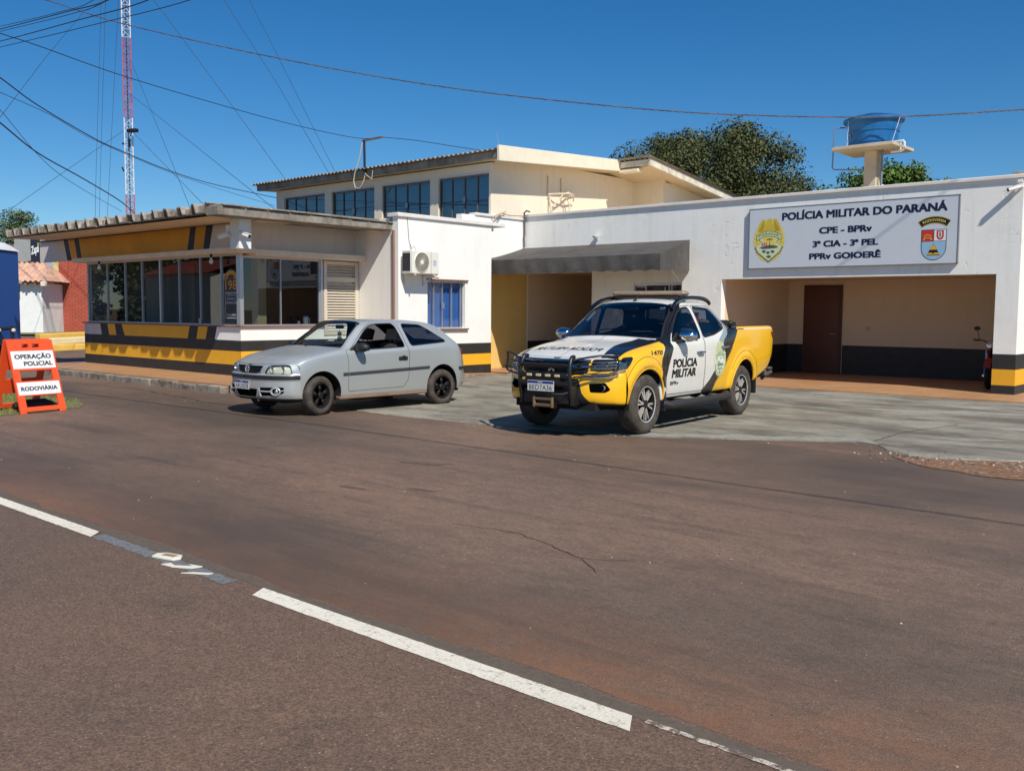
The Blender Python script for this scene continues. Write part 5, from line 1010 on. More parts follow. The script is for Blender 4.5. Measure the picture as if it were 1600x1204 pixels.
m = MB(); ft = lambda u, v: fA(u, v, -.0065)
put_text(m, 'OPERAÇÃO', ft, -.285, .845, .068, .57, .022); put_text(m, 'POLICIAL', ft, -.16, .735, .068, .45, .022); m.build('lettering', M('sign_ink', (34, 38, 60), .6, var=0), fp, smooth=0)
m = MB(); put_text(m, 'RODOVIÁRIA', ft, -.285, .35, .062, .57, .022); m.build('lettering', M('sign_ink', (34, 38, 60)), fp, smooth=0)
m = MB(); m.tube([(-.28, .33, .09), (-.1, .32, .10), (.2, .33, .10), (.34, .33, .08)], [.05, .085, .085, .05], 14); o = m.build('sandbag', M('black_bag', (22, 22, 24), .45, var=.1, bump=.4, bs=8), None, smooth=60)
o.matrix_world = af.matrix_basis.copy(); tag(o, 'black sausage-shaped sandbag lying under the orange A-frame sign', 'sandbag')
# verge grass under the sign
k = NT('verge_soil'); k.base(k.mix(k.mask(k.noise(6, 5, .7), .4, .65), lin((104, 110, 64)), lin((132, 112, 86))), .95); MATS['verge_soil'] = k.m
m = MB(); q = along([(-14.6, 5.2), (-14.75, 5.75), (-15.0, 6.6), (-15.9, 7.0), (-19, 7.0), (-22, 6.6), (-22, 4.6), (-17, 4.6), (-14.6, 5.2)], .1, .1, 3, 3); m.add([(x, y, .006) for x, y in q], [tuple(range(len(q)))]); struct(m.build('verge', k.m, smooth=0))
m = MB(); rnd = random.Random(4)
def pip(x, y, poly):
    c = False; j = len(poly)-1
    for i in range(len(poly)):
        if (poly[i][1] > y) != (poly[j][1] > y) and x < (poly[j][0]-poly[i][0])*(y-poly[i][1])/(poly[j][1]-poly[i][1])+poly[i][0]: c = not c
        j = i
    return c
for i in range(9000):
    x, y = rnd.uniform(-19, -14.5), rnd.uniform(4.6, 7.1)
    if not pip(x, y, q) and not ((x+16.2)**2+(y-7.2)**2 < .2 and rnd.random() < .5): continue
    if nz(x*1.3, y*1.3) < -.15: continue
    h = rnd.uniform(.02, .07); a = rnd.random()*6.28; dx, dy = math.cos(a)*.006, math.sin(a)*.006; lx, ly = rnd.gauss(0, .02), rnd.gauss(0, .02)
    m.add([(x-dx, y-dy, .004), (x+dx, y+dy, .004), (x+lx, y+ly, h)], [(0, 1, 2)])
o = m.build('grass', leaf_mat('grass_blade', (86, 104, 44), (150, 150, 84)), smooth=0, fixn=False); o['kind'] = 'stuff'
# ------------------------------------------------------------------ curved car bodies: a lofted net, cut into panels
def pchip(x, y, xq, flat0=False, flat1=False):
    x = np.asarray(x, float); y = np.asarray(y, float); h = np.diff(x)[:, None]; d = np.diff(y, axis=0)/h
    m = np.zeros_like(y); m[0] = d[0]; m[-1] = d[-1]
    a, b = d[:-1], d[1:]; h0, h1 = h[:-1], h[1:]; w1, w2 = 2*h1+h0, h1+2*h0
    with np.errstate(divide='ignore', invalid='ignore'): hm = (w1+w2)/(w1/a+w2/b)
    m[1:-1] = np.where(a*b > 0, np.nan_to_num(hm), 0)
    ev_ = np.arange(y.shape[1]) % 3 != 1   # x and z run level through the centre plane
    if flat0: m[0, ev_] = 0
    if flat1: m[-1, ev_] = 0
    i = np.clip(np.searchsorted(x, xq, 'right')-1, 0, len(x)-2); t = ((xq-x[i])/(x[i+1]-x[i]))[:, None]; hh = (x[i+1]-x[i])[:, None]
    return (2*t**3-3*t**2+1)*y[i]+(t**3-2*t**2+t)*hh*m[i]+(-2*t**3+3*t**2)*y[i+1]+(t**3-t**2)*hh*m[i+1]
class Net:
    """rows of (x, y, z) control points, nose to tail; y >= 0 is the left half"""
    def __init__(s, st, post=None, NS=14, NT=12):
        P = np.array(st, float); n, k, _ = P.shape; c1 = abs(P[:, -1, 1]).max() < 1e-6; c0 = abs(P[0, :, 1]).max() < 1e-6
        A = pchip(np.arange(n), P.reshape(n, -1), np.linspace(0, n-1, (n-1)*NS+1), flat0=c0).reshape(-1, k, 3)
        B = pchip(np.arange(k), A.transpose(1, 0, 2).reshape(k, -1), np.linspace(0, k-1, (k-1)*NT+1), flat1=c1).reshape(-1, len(A), 3).transpose(1, 0, 2)
        s.G = B; s.n, s.k, s.NS, s.NT = n, k, NS, NT
        if post: s.G = post(s.G.copy())
        du = np.linalg.norm(np.diff(s.G, axis=0), axis=2).mean(1); dv = np.linalg.norm(np.diff(s.G, axis=1), axis=2).mean(0)
        s.U = np.concatenate([[0], np.cumsum(du+1e-4)]); s.V = np.concatenate([[0], np.cumsum(dv+1e-4)])
        gu = np.gradient(s.G, s.U, axis=0); gv = np.gradient(s.G, s.V, axis=1); N = np.cross(gv, gu)
        s.N = N/np.maximum(1e-9, np.linalg.norm(N, axis=2, keepdims=True))
        c = s.G[len(s.G)//2, s.NT*3]; 
        if s.N[len(s.G)//2, s.NT*3][1] < 0: s.N = -s.N
        s.cz = (1, s.V[-1]) if abs(s.G[0, -1, 1]) < 1e-6 and abs(s.G[-1, -1, 1]) < 1e-6 else ((0, s.U[0]) if abs(s.G[0, 0, 1])+abs(s.G[0, -1, 1]) < 1e-6 else None)
    def ev(s, uv, A=None):
        A = s.G if A is None else A; uv = np.asarray(uv, float)
        i = np.interp(uv[:, 0], s.U, np.arange(len(s.U))); j = np.interp(uv[:, 1], s.V, np.arange(len(s.V)))
        i0 = np.clip(i.astype(int), 0, len(s.U)-2); j0 = np.clip(j.astype(int), 0, len(s.V)-2); a = (i-i0)[:, None]; b = (j-j0)[:, None]
        R = (1-a)*(1-b)*A[i0, j0]+a*(1-b)*A[i0+1, j0]+(1-a)*b*A[i0, j0+1]+a*b*A[i0+1, j0+1]
        if A is s.N and s.cz is not None: R[np.abs(uv[:, s.cz[0]]-s.cz[1]) < 2e-3, 1] = 0
        return R
    def inv(s, pts, ax, t0, t1, s0=0, s1=None):
        """domain coordinates of points given in a projection (ax = two axes)"""
        s1 = s.n-1 if s1 is None else s1
        i0, i1 = int(s0*s.NS), int(s1*s.NS)+1; j0, j1 = int(t0*s.NT), int(t1*s.NT)+1
        Gp = s.G[i0:i1, j0:j1][:, :, list(ax)]; F_ = Gp.reshape(-1, 2); out = []
        for p in pts:
            d = ((F_-np.array(p))**2).sum(1); q = int(d.argmin()); i, j = divmod(q, j1-j0)
            u, v = s.U[i0+i], s.V[j0+j]
            for _ in range(12):
                e = 1e-3; uu = np.array([[u, v], [u+e, v], [u, v+e]]); X = s.ev(uu)[:, list(ax)]
                J = np.array([(X[1]-X[0])/e, (X[2]-X[0])/e]).T; r = np.array(p)-X[0]
                try: dl = np.linalg.solve(J.T@J+1e-6*np.eye(2), J.T@r)
                except Exception: break
                u = float(np.clip(u+np.clip(dl[0], -.05, .05), s.U[i0], s.U[i1-1])); v = float(np.clip(v+np.clip(dl[1], -.05, .05), s.V[j0], s.V[j1-1]))
            out.append((u, v))
        return out
    def side(s, pts, d=.03, t0=0, t1=7, s0=0, s1=None): return s.inv(dens(pts, d), (0, 2), t0, t1, s0, s1)
    def topv(s, pts, d=.03, t0=4, t1=None, s0=0, s1=None): return s.inv(dens(pts, d), (0, 1), t0, s.k-1 if t1 is None else t1, s0, s1)
    def front(s, pts, d=.03, t0=0, t1=None, s0=0, s1=6): return s.inv(dens(pts, d), (1, 2), t0, s.k-1 if t1 is None else t1, s0, s1)
def dens(pts, d=.03, closed=True):
    out = []; n = len(pts)
    for i in range(n if closed else n-1):
        a, b = pts[i], pts[(i+1) % n]; m = max(1, int(math.hypot(b[0]-a[0], b[1]-a[1])/d))
        out += [(a[0]+(b[0]-a[0])*j/m, a[1]+(b[1]-a[1])*j/m) for j in range(m)]
    return out if closed else out+[pts[-1]]
def rnd_poly(pts, r=.05, k=5):
    out = []; n = len(pts)
    for i in range(n):
        p, a, b = Vector(pts[i]), Vector(pts[i-1]), Vector(pts[(i+1) % n]); rr = min(r, (a-p).length*.45, (b-p).length*.45)
        p0, p1 = p+(a-p).normalized()*rr, p+(b-p).normalized()*rr
        out += [tuple((1-t)**2*p0+2*t*(1-t)*p+t*t*p1) for t in [j/k for j in range(k+1)]]
    return out
def circ(cx, cz, r, n=40, a0=0, a1=2*PI): return [(cx+r*math.cos(a0+(a1-a0)*i/n), cz+r*math.sin(a0+(a1-a0)*i/n)) for i in range(n+(abs(a1-a0-2*PI) > 1e-6))]
def offset_poly(P, d):
    """grow (d > 0) a domain polygon"""
    n = len(P); A = sum(P[i][0]*P[(i+1) % n][1]-P[(i+1) % n][0]*P[i][1] for i in range(n)); sg = 1 if A > 0 else -1; out = []
    for i in range(n):
        a, b = P[i-1], P[(i+1) % n]; tx, ty = b[0]-a[0], b[1]-a[1]; l = math.hypot(tx, ty) or 1
        out.append((P[i][0]+sg*ty/l*d, P[i][1]-sg*tx/l*d))
    return out
def inside(P, X):
    P = np.asarray(P); x, y = X[:, 0], X[:, 1]; c = np.zeros(len(X), bool); j = len(P)-1
    for i in range(len(P)):
        cond = ((P[i, 1] > y) != (P[j, 1] > y)); 
        with np.errstate(divide='ignore', invalid='ignore'): xi = (P[j, 0]-P[i, 0])*(y-P[i, 1])/(P[j, 1]-P[i, 1])+P[i, 0]
        c ^= cond & (x < xi); j = i
    return c
def cut(net, regions, step=.05, clip=None):
    """regions: list of (key, polygon in domain); returns key -> (verts uv, tris); last is the rest 'body'"""
    pts = []; edges = []
    for key, P in regions:
        o = len(pts); n = len(P); pts += [tuple(p) for p in P]; edges += [(o+i, o+(i+1) % n) for i in range(n)]
    U0, U1, V0, V1 = net.U[0], net.U[-1], net.V[0], net.V[-1]
    nu, nv = int((U1-U0)/step)+1, int((V1-V0)/step)+1
    grid = np.array([(U0+(U1-U0)*i/nu, V0+(V1-V0)*j/nv) for j in range(nv+1) for i in range(nu+1)])
    bp = np.array(pts) if pts else np.zeros((0, 2)); keep = np.ones(len(grid), bool)
    if len(bp):
        for q0 in range(0, len(grid), 400):
            g = grid[q0:q0+400]; d = np.sqrt(((g[:, None]-bp[None])**2).sum(2)).min(1); keep[q0:q0+400] = d > step*.35
    onb = (np.isclose(grid[:, 0], U0) | np.isclose(grid[:, 0], U1) | np.isclose(grid[:, 1], V0) | np.isclose(grid[:, 1], V1)); keep |= onb
    allp = [Vector(p) for p in pts]+[Vector(p) for p in grid[keep]]
    r = geometry.delaunay_2d_cdt(allp, edges, [], 0, 1e-5)
    V = np.array([tuple(v) for v in r[0]]); T = np.array([f for f in r[2] if len(f) == 3])
    for q, lim in ((0, U0), (0, U1), (1, V0), (1, V1)): T = T[~(np.abs(V[T][:, :, q]-lim) < 1e-3).all(1)]   # no slivers along the rim
    T = T[((V[T] > (U0-1e-3, V0-1e-3)) & (V[T] < (U1+1e-3, V1+1e-3))).all((1, 2))]
    C_ = V[T].mean(1)
    done = np.zeros(len(T), bool); out = {}
    for key, P in regions:
        m = inside(P, C_) & ~done; done |= m; out.setdefault(key, []).append(T[m])
    out = {k_: np.concatenate(v) for k_, v in out.items()}; out['body'] = np.concatenate([out['body'], T[~done]]) if 'body' in out else T[~done]
    return V, out
def skin(net, V, T, name, mat, parent, mirror=False, both=False, off=0., matidx=None, mats=None, thick=0):
    """build one mesh from triangles of the cut net"""
    use = np.unique(T); re = np.full(len(V), -1); re[use] = np.arange(len(use)); uv = V[use]; X = net.ev(uv); N = net.ev(uv, net.N)
    N /= np.maximum(1e-9, np.linalg.norm(N, axis=1, keepdims=True)); X = X+N*off; F_ = re[T]
    a, b, c = X[F_[:, 0]], X[F_[:, 1]], X[F_[:, 2]]; fl = (np.cross(b-a, c-a)*(N[F_[:, 0]]+N[F_[:, 1]]+N[F_[:, 2]])).sum(1) < 0
    F_ = np.where(fl[:, None], F_[:, ::-1], F_)
    def mk(X, N, F_, nm):
        m = MB(); m.v = [tuple(map(float, p)) for p in X]; m.f = F_.tolist(); m.m = [0]*len(F_) if matidx is None else list(matidx)
        return m.build(nm, mats or mat, parent, smooth=180, fixn=False, nrm=[tuple(map(float, q)) for q in N])
    Mr = np.array([1, -1, 1.])
    if both:
        return mk(np.concatenate([X, X*Mr]), np.concatenate([N, N*Mr]), np.concatenate([F_, F_[:, ::-1]+len(X)]), name) if matidx is None else None
    if mirror: return mk(X*Mr, N*Mr, F_[:, ::-1], name)
    return mk(X, N, F_, name)
def skin_multi(net, V, sets, name, parent, both=True):
    """several materials in one mesh: sets = [(tris, material)]"""
    T = np.concatenate([t for t, _ in sets]); mi = np.concatenate([np.full(len(t), i) for i, (t, _) in enumerate(sets)])
    use = np.unique(T); re = np.full(len(V), -1); re[use] = np.arange(len(use)); uv = V[use]; X = net.ev(uv); N = net.ev(uv, net.N); N /= np.maximum(1e-9, np.linalg.norm(N, axis=1, keepdims=True)); F_ = re[T]
    a, b, c = X[F_[:, 0]], X[F_[:, 1]], X[F_[:, 2]]; fl = (np.cross(b-a, c-a)*(N[F_[:, 0]]+N[F_[:, 1]]+N[F_[:, 2]])).sum(1) < 0; F_ = np.where(fl[:, None], F_[:, ::-1], F_)
    Mr = np.array([1, -1, 1.])
    if both: X, N, F_, mi = np.concatenate([X, X*Mr]), np.concatenate([N, N*Mr]), np.concatenate([F_, F_[:, ::-1]+len(X)]), np.concatenate([mi, mi])
    m = MB(); m.v = [tuple(map(float, p)) for p in X]; m.f = F_.tolist(); m.m = [int(i) for i in mi]
    return m.build(name, [q for _, q in sets], parent, smooth=180, fixn=False, nrm=[tuple(map(float, q)) for q in N])
def decal_text(net, s_, fn2, off, mat, name, parent, width, h, bold=.0, align='l', mirror=False):
    """lettering laid on the body; fn2(u, v) -> projection point (ax, a, b)"""
    pass
def lay(net, mb, vs2, fs, ax, t0, t1, s0, s1, off=.003, mat=0, mirror=False):
    uv = net.inv(vs2, ax, t0, t1, s0, s1); X = net.ev(uv); N = net.ev(uv, net.N); N /= np.linalg.norm(N, axis=1, keepdims=True); X = X+N*off
    if mirror: X = X*np.array([1, -1, 1])
    mb.add([tuple(map(float, p)) for p in X], fs, mat)
def lay_text(net, mb, s_, a0, b0, h, width, ax, t0, t1, s0, s1, da=-1, bold=.015, off=.003, mirror=False, shear=0, flip=False):
    """text starting at (a0, b0); da = -1 runs towards -x"""
    vs, fs, wd = text2d(s_, 0); k = width/wd; b_ = bold*2.2
    for q, (du, dv) in enumerate([(0, 0)] if not bold else [(-b_, -b_*.6), (b_, -b_*.6), (-b_, b_*.6), (b_, b_*.6)]):
        P = [(a0+da*((a+du)*k+shear*b*h), b0+(b+dv)*h) for a, b in vs]
        lay(net, mb, P, fs, ax, t0, t1, s0, s1, off+.0003*q, 0, mirror)
def car_paint(name, rgb, rough=.35, metal=.0, coat=.6, dust=.25, dcol=(150, 120, 96)):
    k = NT(name); sp = k.n('ShaderNodeSeparateXYZ'); k.l(k.tc.outputs['Object'], sp.inputs[0])
    low = k.math('MULTIPLY', k.mask(k.math('ADD', sp.outputs[2], k.math('MULTIPLY', k.noise(5, 4), .25)), .75, .25), dust*1.6)
    gen = k.math('MULTIPLY', k.mask(k.noise(2.5, 6, .7), .45, .75), dust*.4)
    c = k.mix(k.math('MAXIMUM', low, gen), lin(rgb), lin(dcol)); ge = k.n('ShaderNodeNewGeometry'); c = k.mix(ge.outputs['Backfacing'], c, (.02, .02, .022, 1))
    k.base(c, k.mix(k.math('MAXIMUM', low, gen), (rough,)*3+(1,), (.8, .8, .8, 1)), metal)
    k.b.inputs['Coat Weight'].default_value = coat; k.b.inputs['Coat Roughness'].default_value = .06
    MATS[name] = k.m; return k.m
TYRE = None
k = NT('tyre'); k.base(k.mix(k.mask(k.noise(8, 5, .7), .35, .7), lin((54, 49, 45)), lin((92, 82, 74))), .85); k.bump(k.noise(60, 3), .2, .005); MATS['tyre'] = k.m; TYRE = k.m
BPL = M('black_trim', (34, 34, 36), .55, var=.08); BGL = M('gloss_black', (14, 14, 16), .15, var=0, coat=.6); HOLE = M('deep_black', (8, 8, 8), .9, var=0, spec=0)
CHR = M('chrome', (214, 216, 220), .12, 1)
def wheel(parent, x, y, r, w, rr, rimfn, steer=0, side=1, tag_=None):
    """tyre + rim; outer face towards side"""
    e = bpy.data.objects.new('wheel', None); COL.objects.link(e); e.parent = parent; e.location = (x, y, r); e.rotation_euler = (0, 0, steer)
    s = side; h = w/2
    prof = [(rr, -h*.82), (rr+.02, -h*.95), (r*.82, -h*1.02), (r*.93, -h*.92), (r*.985, -h*.72), (r, -h*.45), (r, h*.45), (r*.985, h*.72), (r*.93, h*.92), (r*.82, h*1.02), (rr+.02, h*.95), (rr, h*.82)]
    m = MB(); m.lathe(prof, (0, 0, 0), 'y', 56); t = m.build('tyre', TYRE, e, smooth=50)
    m = MB()   # tread grooves as shallow raised blocks
    for i in range(64):
        a = 2*PI*i/64
        for j, yy in enumerate((-.3, 0, .3)):
            aa = a+(j % 2)*PI/64; ca, sa = math.cos(aa), math.sin(aa); m.bar(((r-.004)*ca, h*(yy-.12), (r-.004)*sa), ((r-.004)*ca, h*(yy+.12), (r-.004)*sa), .022, .016, up=(ca, 0, sa))
    m.build('tread', TYRE, t, smooth=0)
    rimfn(e, rr, h, s)
    return e
def arch_liner(m, x, r, y0, y1, zc, n=28, mat=0):
    m.add([(x+r*math.cos(PI*1.12*i/n-.06*PI), yy, zc+r*math.sin(PI*1.12*i/n-.06*PI)) for yy in (y0, y1) for i in range(n+1)], [(i, i+1, n+2+i, n+1+i) for i in range(n)], mat)
    m.add([(x, y0, zc)]+[(x+r*math.cos(PI*1.12*i/n-.06*PI), y0, zc+r*math.sin(PI*1.12*i/n-.06*PI)) for i in range(n+1)], [(0, i+1, i+2) for i in range(n)], mat)
def lic_plate(parent, pos, txt, rot=0, tilt=0, w=.40, h=.13):
    e = bpy.data.objects.new('licence_plate', None); COL.objects.link(e); e.parent = parent; e.location = pos; e.rotation_euler = (0, tilt, rot)
    m = MB(); m.box(0, .006, -w/2, w/2, -h/2, h/2); m.build('plate', M('plate_white2', (206, 206, 204), .5, var=.03), e, bevel=.003)
    m = MB(); m.box(.006, .0075, -w/2+.006, w/2-.006, h/2-.034, h/2-.005); m.build('blue_bar', M('plate_blue', (26, 44, 130), .4, var=0), e, smooth=0)
    m = MB(); put_text(m, 'BRASIL', lambda u, v: (.0082, u, v), 0, h/2-.026, .014, .07, .02, align='c'); m.build('country_name', M('plate_white3', (230, 230, 230), .5, var=0), e, smooth=0)
    m = MB(); put_text(m, txt, lambda u, v: (.0078, u, v), 0, -h/2+.016, .066, w*.86, .0, align='c'); m.build('characters', M('plate_ink', (28, 30, 36), .5, var=0), e, smooth=0); return e
def seat(parent, x, y, z, mat, mat2, w=.46, rake=.28, hr=True):
    e = bpy.data.objects.new('seat', None); COL.objects.link(e); e.parent = parent; e.location = (x, y, z)
    m = MB(); m.box(-.24, .26, -w/2, w/2, -.08, .09); m.build('cushion', mat, e, bevel=.05)
    m = MB(); m.T = Matrix.Translation((-.22, 0, .05)) @ Matrix.Rotation(-rake, 4, 'Y'); m.box(-.07, .07, -w/2, w/2, 0, .56); m.build('backrest', mat, e, bevel=.05)
    m = MB(); m.T = Matrix.Translation((-.22, 0, .05)) @ Matrix.Rotation(-rake, 4, 'Y'); m.box(-.05, .06, -.14, .14, .60, .78); m.tube([(0, -.06, .5), (0, -.06, .65)], .008, 6); m.tube([(0, .06, .5), (0, .06, .65)], .008, 6); m.build('headrest', mat2, e, bevel=.045); return e
def steering(parent, x, y, z, r=.18):
    m = MB(); m.T = Matrix.Translation((x, y, z)) @ Matrix.Rotation(-.45, 4, 'Y')
    m.tube([(0, r*math.cos(a), r*math.sin(a)) for a in [2*PI*i/28 for i in range(28)]], .016, 8, closed=True); m.bar((0, -r, 0), (0, r, 0), .02, .05); m.bar((0, 0, -r), (0, 0, 0), .05, .02); m.bar((0, 0, 0), (.3, 0, 0), .05, .05); return m.build('steering_wheel', BPL, parent)
# ------------------------------------------------------------------ silver hatchback
def clampdown(net, P, t=1.0):
    v1 = net.V[int(t*net.NT)]; return [(u, (net.V[0]-.02 if v <= v1+2e-3 else v)) for u, v in P]
def build_hatch(root):
    A = Net([
     [(1.60,.60,.24),(1.60,.775,.24),(1.60,.80,.40),(1.60,.812,.60),(1.62,.785,.765),(1.70,.72,.772),(1.80,.61,.768),(1.88,.46,.762),(1.925,.25,.752),(1.94,0,.745)],
     [(1.5,.6,.22),(1.5,.78,.24),(1.5,.81,.40),(1.5,.82,.62),(1.47,.80,.82),(1.50,.735,.855),(1.56,.62,.868),(1.62,.46,.866),(1.65,.25,.860),(1.66,0,.857)],
     [(1.21,.6,.22),(1.21,.785,.24),(1.21,.815,.40),(1.21,.825,.64),(1.21,.812,.87),(1.2,.755,.912),(1.2,.65,.932),(1.2,.47,.944),(1.2,.25,.949),(1.2,0,.95)],
     [(.92,.6,.22),(.92,.785,.245),(.92,.815,.42),(.92,.826,.66),(.92,.815,.90),(.92,.775,.952),(.92,.69,.974),(.95,.47,.990),(.98,.25,.998),(.99,0,1.0)],
     [(.80,.6,.22),(.80,.785,.245),(.80,.815,.42),(.80,.826,.66),(.80,.815,.905),(.80,.785,.958),(.80,.705,.990),(.885,.47,1.002),(.945,.25,1.010),(.96,0,1.012)],
     [(.54,.6,.22),(.54,.785,.25),(.54,.815,.42),(.54,.827,.66),(.54,.82,.90),(.54,.79,.955),(.535,.615,1.19),(.59,.47,1.205),(.645,.25,1.222),(.66,0,1.226)],
     [(.27,.6,.22),(.27,.785,.25),(.27,.815,.42),(.27,.827,.66),(.27,.822,.905),(.27,.795,.955),(.27,.555,1.352),(.295,.47,1.384),(.335,.25,1.402),(.35,0,1.406)],
     [(.0,.6,.22),(.0,.785,.25),(.0,.815,.42),(.0,.827,.66),(.0,.823,.915),(.0,.797,.965),(.0,.572,1.366),(.0,.515,1.396),(.0,.28,1.420),(.0,0,1.425)],
     [(-.45,.6,.22),(-.45,.785,.25),(-.45,.812,.42),(-.45,.826,.66),(-.45,.822,.935),(-.45,.795,.985),(-.45,.578,1.368),(-.45,.52,1.40),(-.45,.28,1.422),(-.45,0,1.426)],
     [(-.95,.6,.22),(-.95,.78,.25),(-.95,.81,.42),(-.95,.822,.66),(-.95,.812,.96),(-.95,.782,1.01),(-.95,.568,1.345),(-.95,.51,1.378),(-.95,.28,1.398),(-.95,0,1.402)],
     [(-1.3,.6,.22),(-1.3,.775,.25),(-1.3,.805,.42),(-1.3,.815,.66),(-1.3,.795,.97),(-1.3,.765,1.02),(-1.26,.565,1.275),(-1.28,.49,1.322),(-1.31,.27,1.345),(-1.32,0,1.348)],
     [(-1.6,.55,.26),(-1.6,.755,.26),(-1.62,.78,.42),(-1.62,.79,.64),(-1.60,.765,.94),(-1.57,.735,1.02),(-1.51,.615,1.14),(-1.55,.5,1.175),(-1.59,.27,1.195),(-1.61,0,1.20)],
     [(-1.80,.35,.27),(-1.80,.60,.27),(-1.83,.65,.42),(-1.84,.66,.62),(-1.78,.655,.88),(-1.75,.62,.97),(-1.73,.52,1.01),(-1.745,.4,1.025),(-1.76,.2,1.03),(-1.765,0,1.03)]])
    PAINT = car_paint('silver_paint', (184, 190, 190), .36, .42, .5, .14, (166, 146, 126)); SEAL = M('rubber_seal', (18, 18, 19), .6, var=0); GLW = glass_mat('car_glass', (.72, .80, .77), .7); GLT = glass_mat('tinted_car_glass', (.22, .23, .27), 1.0)
    def ix(pl): return [(float(np.interp(a*A.NS, np.arange(len(A.U)), A.U)), float(np.interp(b*A.NT, np.arange(len(A.V)), A.V))) for a, b in dens(pl, .25)]
    archF = clampdown(A, A.side(circ(1.215, .315, .345, 60), .2, 1, 4.6, 0, 6)); archR = clampdown(A, A.side(circ(-1.215, .335, .345, 60), .2, 1, 4.6, 7, 12))
    fw = A.side(rnd_poly([(.63,.965),(.30,1.235),(.15,1.325),(.03,1.345),(-.27,1.352),(-.325,1.30),(-.40,.992)], .05), .04, 4.8, 6.4, 3, 10)
    rw = A.side(rnd_poly([(-.475,1.345),(-.87,1.325),(-1.02,1.25),(-1.33,1.07),(-1.30,1.055),(-.545,1.01),(-.52,1.12)], .05), .04, 4.8, 6.6, 7, 12)
    door = A.side(rnd_poly([(.775,.955),(.74,.80),(.735,.33),(-.37,.345),(-.46,.47),(-.475,.85),(-.455,.98),(-.40,1.28),(-.345,1.372),(.06,1.375),(.17,1.352),(.34,1.245),(.66,.985)], .04), .03, 1, 6.75, 3, 10)
    ws = ix([(4.12, 9), (4.18, 6.22), (5.82, 6.45), (5.88, 7.2), (5.93, 9)]); wsr = ix([(4.04, 9), (4.03, 6.08), (5.9, 6.2), (5.97, 7.2), (5.99, 9)])
    hood = ix([(.10, 9), (.12, 5.35), (2.0, 5.45), (3.75, 5.85), (3.85, 9)])
    rg = ix([(10.55, 9), (10.5, 7.0), (11.7, 6.8), (11.85, 9)])
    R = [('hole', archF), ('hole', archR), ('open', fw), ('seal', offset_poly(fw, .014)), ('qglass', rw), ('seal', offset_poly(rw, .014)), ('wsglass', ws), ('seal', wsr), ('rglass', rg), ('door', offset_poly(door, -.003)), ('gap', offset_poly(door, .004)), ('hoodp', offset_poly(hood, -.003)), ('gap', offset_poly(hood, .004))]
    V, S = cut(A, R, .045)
    body = skin_multi(A, V, [(S['body'], PAINT), (S['seal'], SEAL), (S['gap'], HOLE)], 'body', root)  # gap strips: flat black painted in for the shade between panels
    d = skin(A, V, S['door'], 'door', PAINT, root); skin(A, V, S['door'], 'door', PAINT, root, mirror=True)
    skin(A, V, S['hoodp'], 'bonnet', PAINT, root, both=True)
    skin(A, V, S['wsglass'], 'windscreen', GLW, root, both=True); skin(A, V, S['rglass'], 'rear_window', GLT, root, both=True)
    skin(A, V, S['qglass'], 'quarter_window', GLT, root); skin(A, V, S['qglass'], 'quarter_window', GLT, root, mirror=True)
    skin(A, V, S['open'], 'side_window', glass_mat('clear_side_glass', (.86, .9, .9), .6), root, mirror=True)
    # tail cap
    m = MB(); E_ = A.G[-1]; n = len(E_); m.add([tuple(p) for p in E_]+[(p[0], -p[1], p[2]) for p in E_], [(i, i+1, n+i+1, n+i) for i in range(n-1)]); m.build('tailgate', PAINT, root, smooth=40)
    m = MB(); m.box(-1.93, -1.7, -.62, .62, .27, .60); m.build('rear_bumper', PAINT, root, bevel=.08)
    m = MB(); m.box(-1.87, -1.80, .70, .795, .575, .61) if False else m.tube([(-1.60, .80, .602), (-1.72, .775, .60), (-1.83, .69, .60)], .022, 8); m.build('bumper_strip', BPL, root)
    m = MB(); m.add([(-1.66, .762, .66), (-1.845, .64, .66), (-1.81, .645, .92), (-1.65, .745, .92)], [(0, 1, 2, 3)]); m.build('tail_lamp', M('tail_red', (130, 20, 22), .2, var=0, coat=.5), root, smooth=0)
    # front fascia
    T = [9, 8.2, 7.3, 6.5, 5.7, 4.8, 4]
    top = [tuple(A.G[0, int(round(t*A.NT))]) for t in T]
    bx = [(2.02,0),(2.01,.2),(1.975,.4),(1.91,.56),(1.81,.70),(1.70,.785),(1.60,.812)]; lx = [(1.955,0),(1.95,.2),(1.925,.4),(1.87,.555),(1.78,.69),(1.69,.765),(1.603,.811)]
    st = []
    for i in range(7):
        (b0, b1), (l0, l1) = bx[i], lx[i]; tp = top[i]; low = .08*(1-i/6)
        st.append([(b0-.16*(1-i/8), b1*.93, .225), (b0-.05, b1*.985, .25), (b0-.01, b1, .33), (b0, b1, .45), (b0, b1, .535), (b0+.006, b1+.004, .55), (b0+.006, b1+.004, .608), (l0, l1, .622), (l0-.002, l1, .66), ((l0+tp[0])/2+.006, (l1+tp[1])/2, .71), tp])
    Fn = Net(st, NS=16, NT=8)
    if Fn.N[3, 30][0] < 0: Fn.N = -Fn.N
    fr = lambda pl, d=.02, t0=0, t1=10: Fn.front(pl, d, t0, t1, 0, 6)
    fidx = lambda pl: [(float(np.interp(a*Fn.NS, np.arange(len(Fn.U)), Fn.U)), float(np.interp(b*Fn.NT, np.arange(len(Fn.V)), Fn.V))) for a, b in dens(pl, .2)]
    grille = fr(rnd_poly([(-.02,.628),(.20,.628),(.27,.65),(.345,.742),(-.02,.738)], .02)); head = fr(rnd_poly([(.385,.635),(.46,.748),(.66,.758),(.72,.752),(.757,.65),(.745,.63)], .03), .02, 7, 10)
    strip_ = fidx([(-.1, 5.02), (6.1, 5.02), (6.1, 5.98), (-.1, 5.98)])
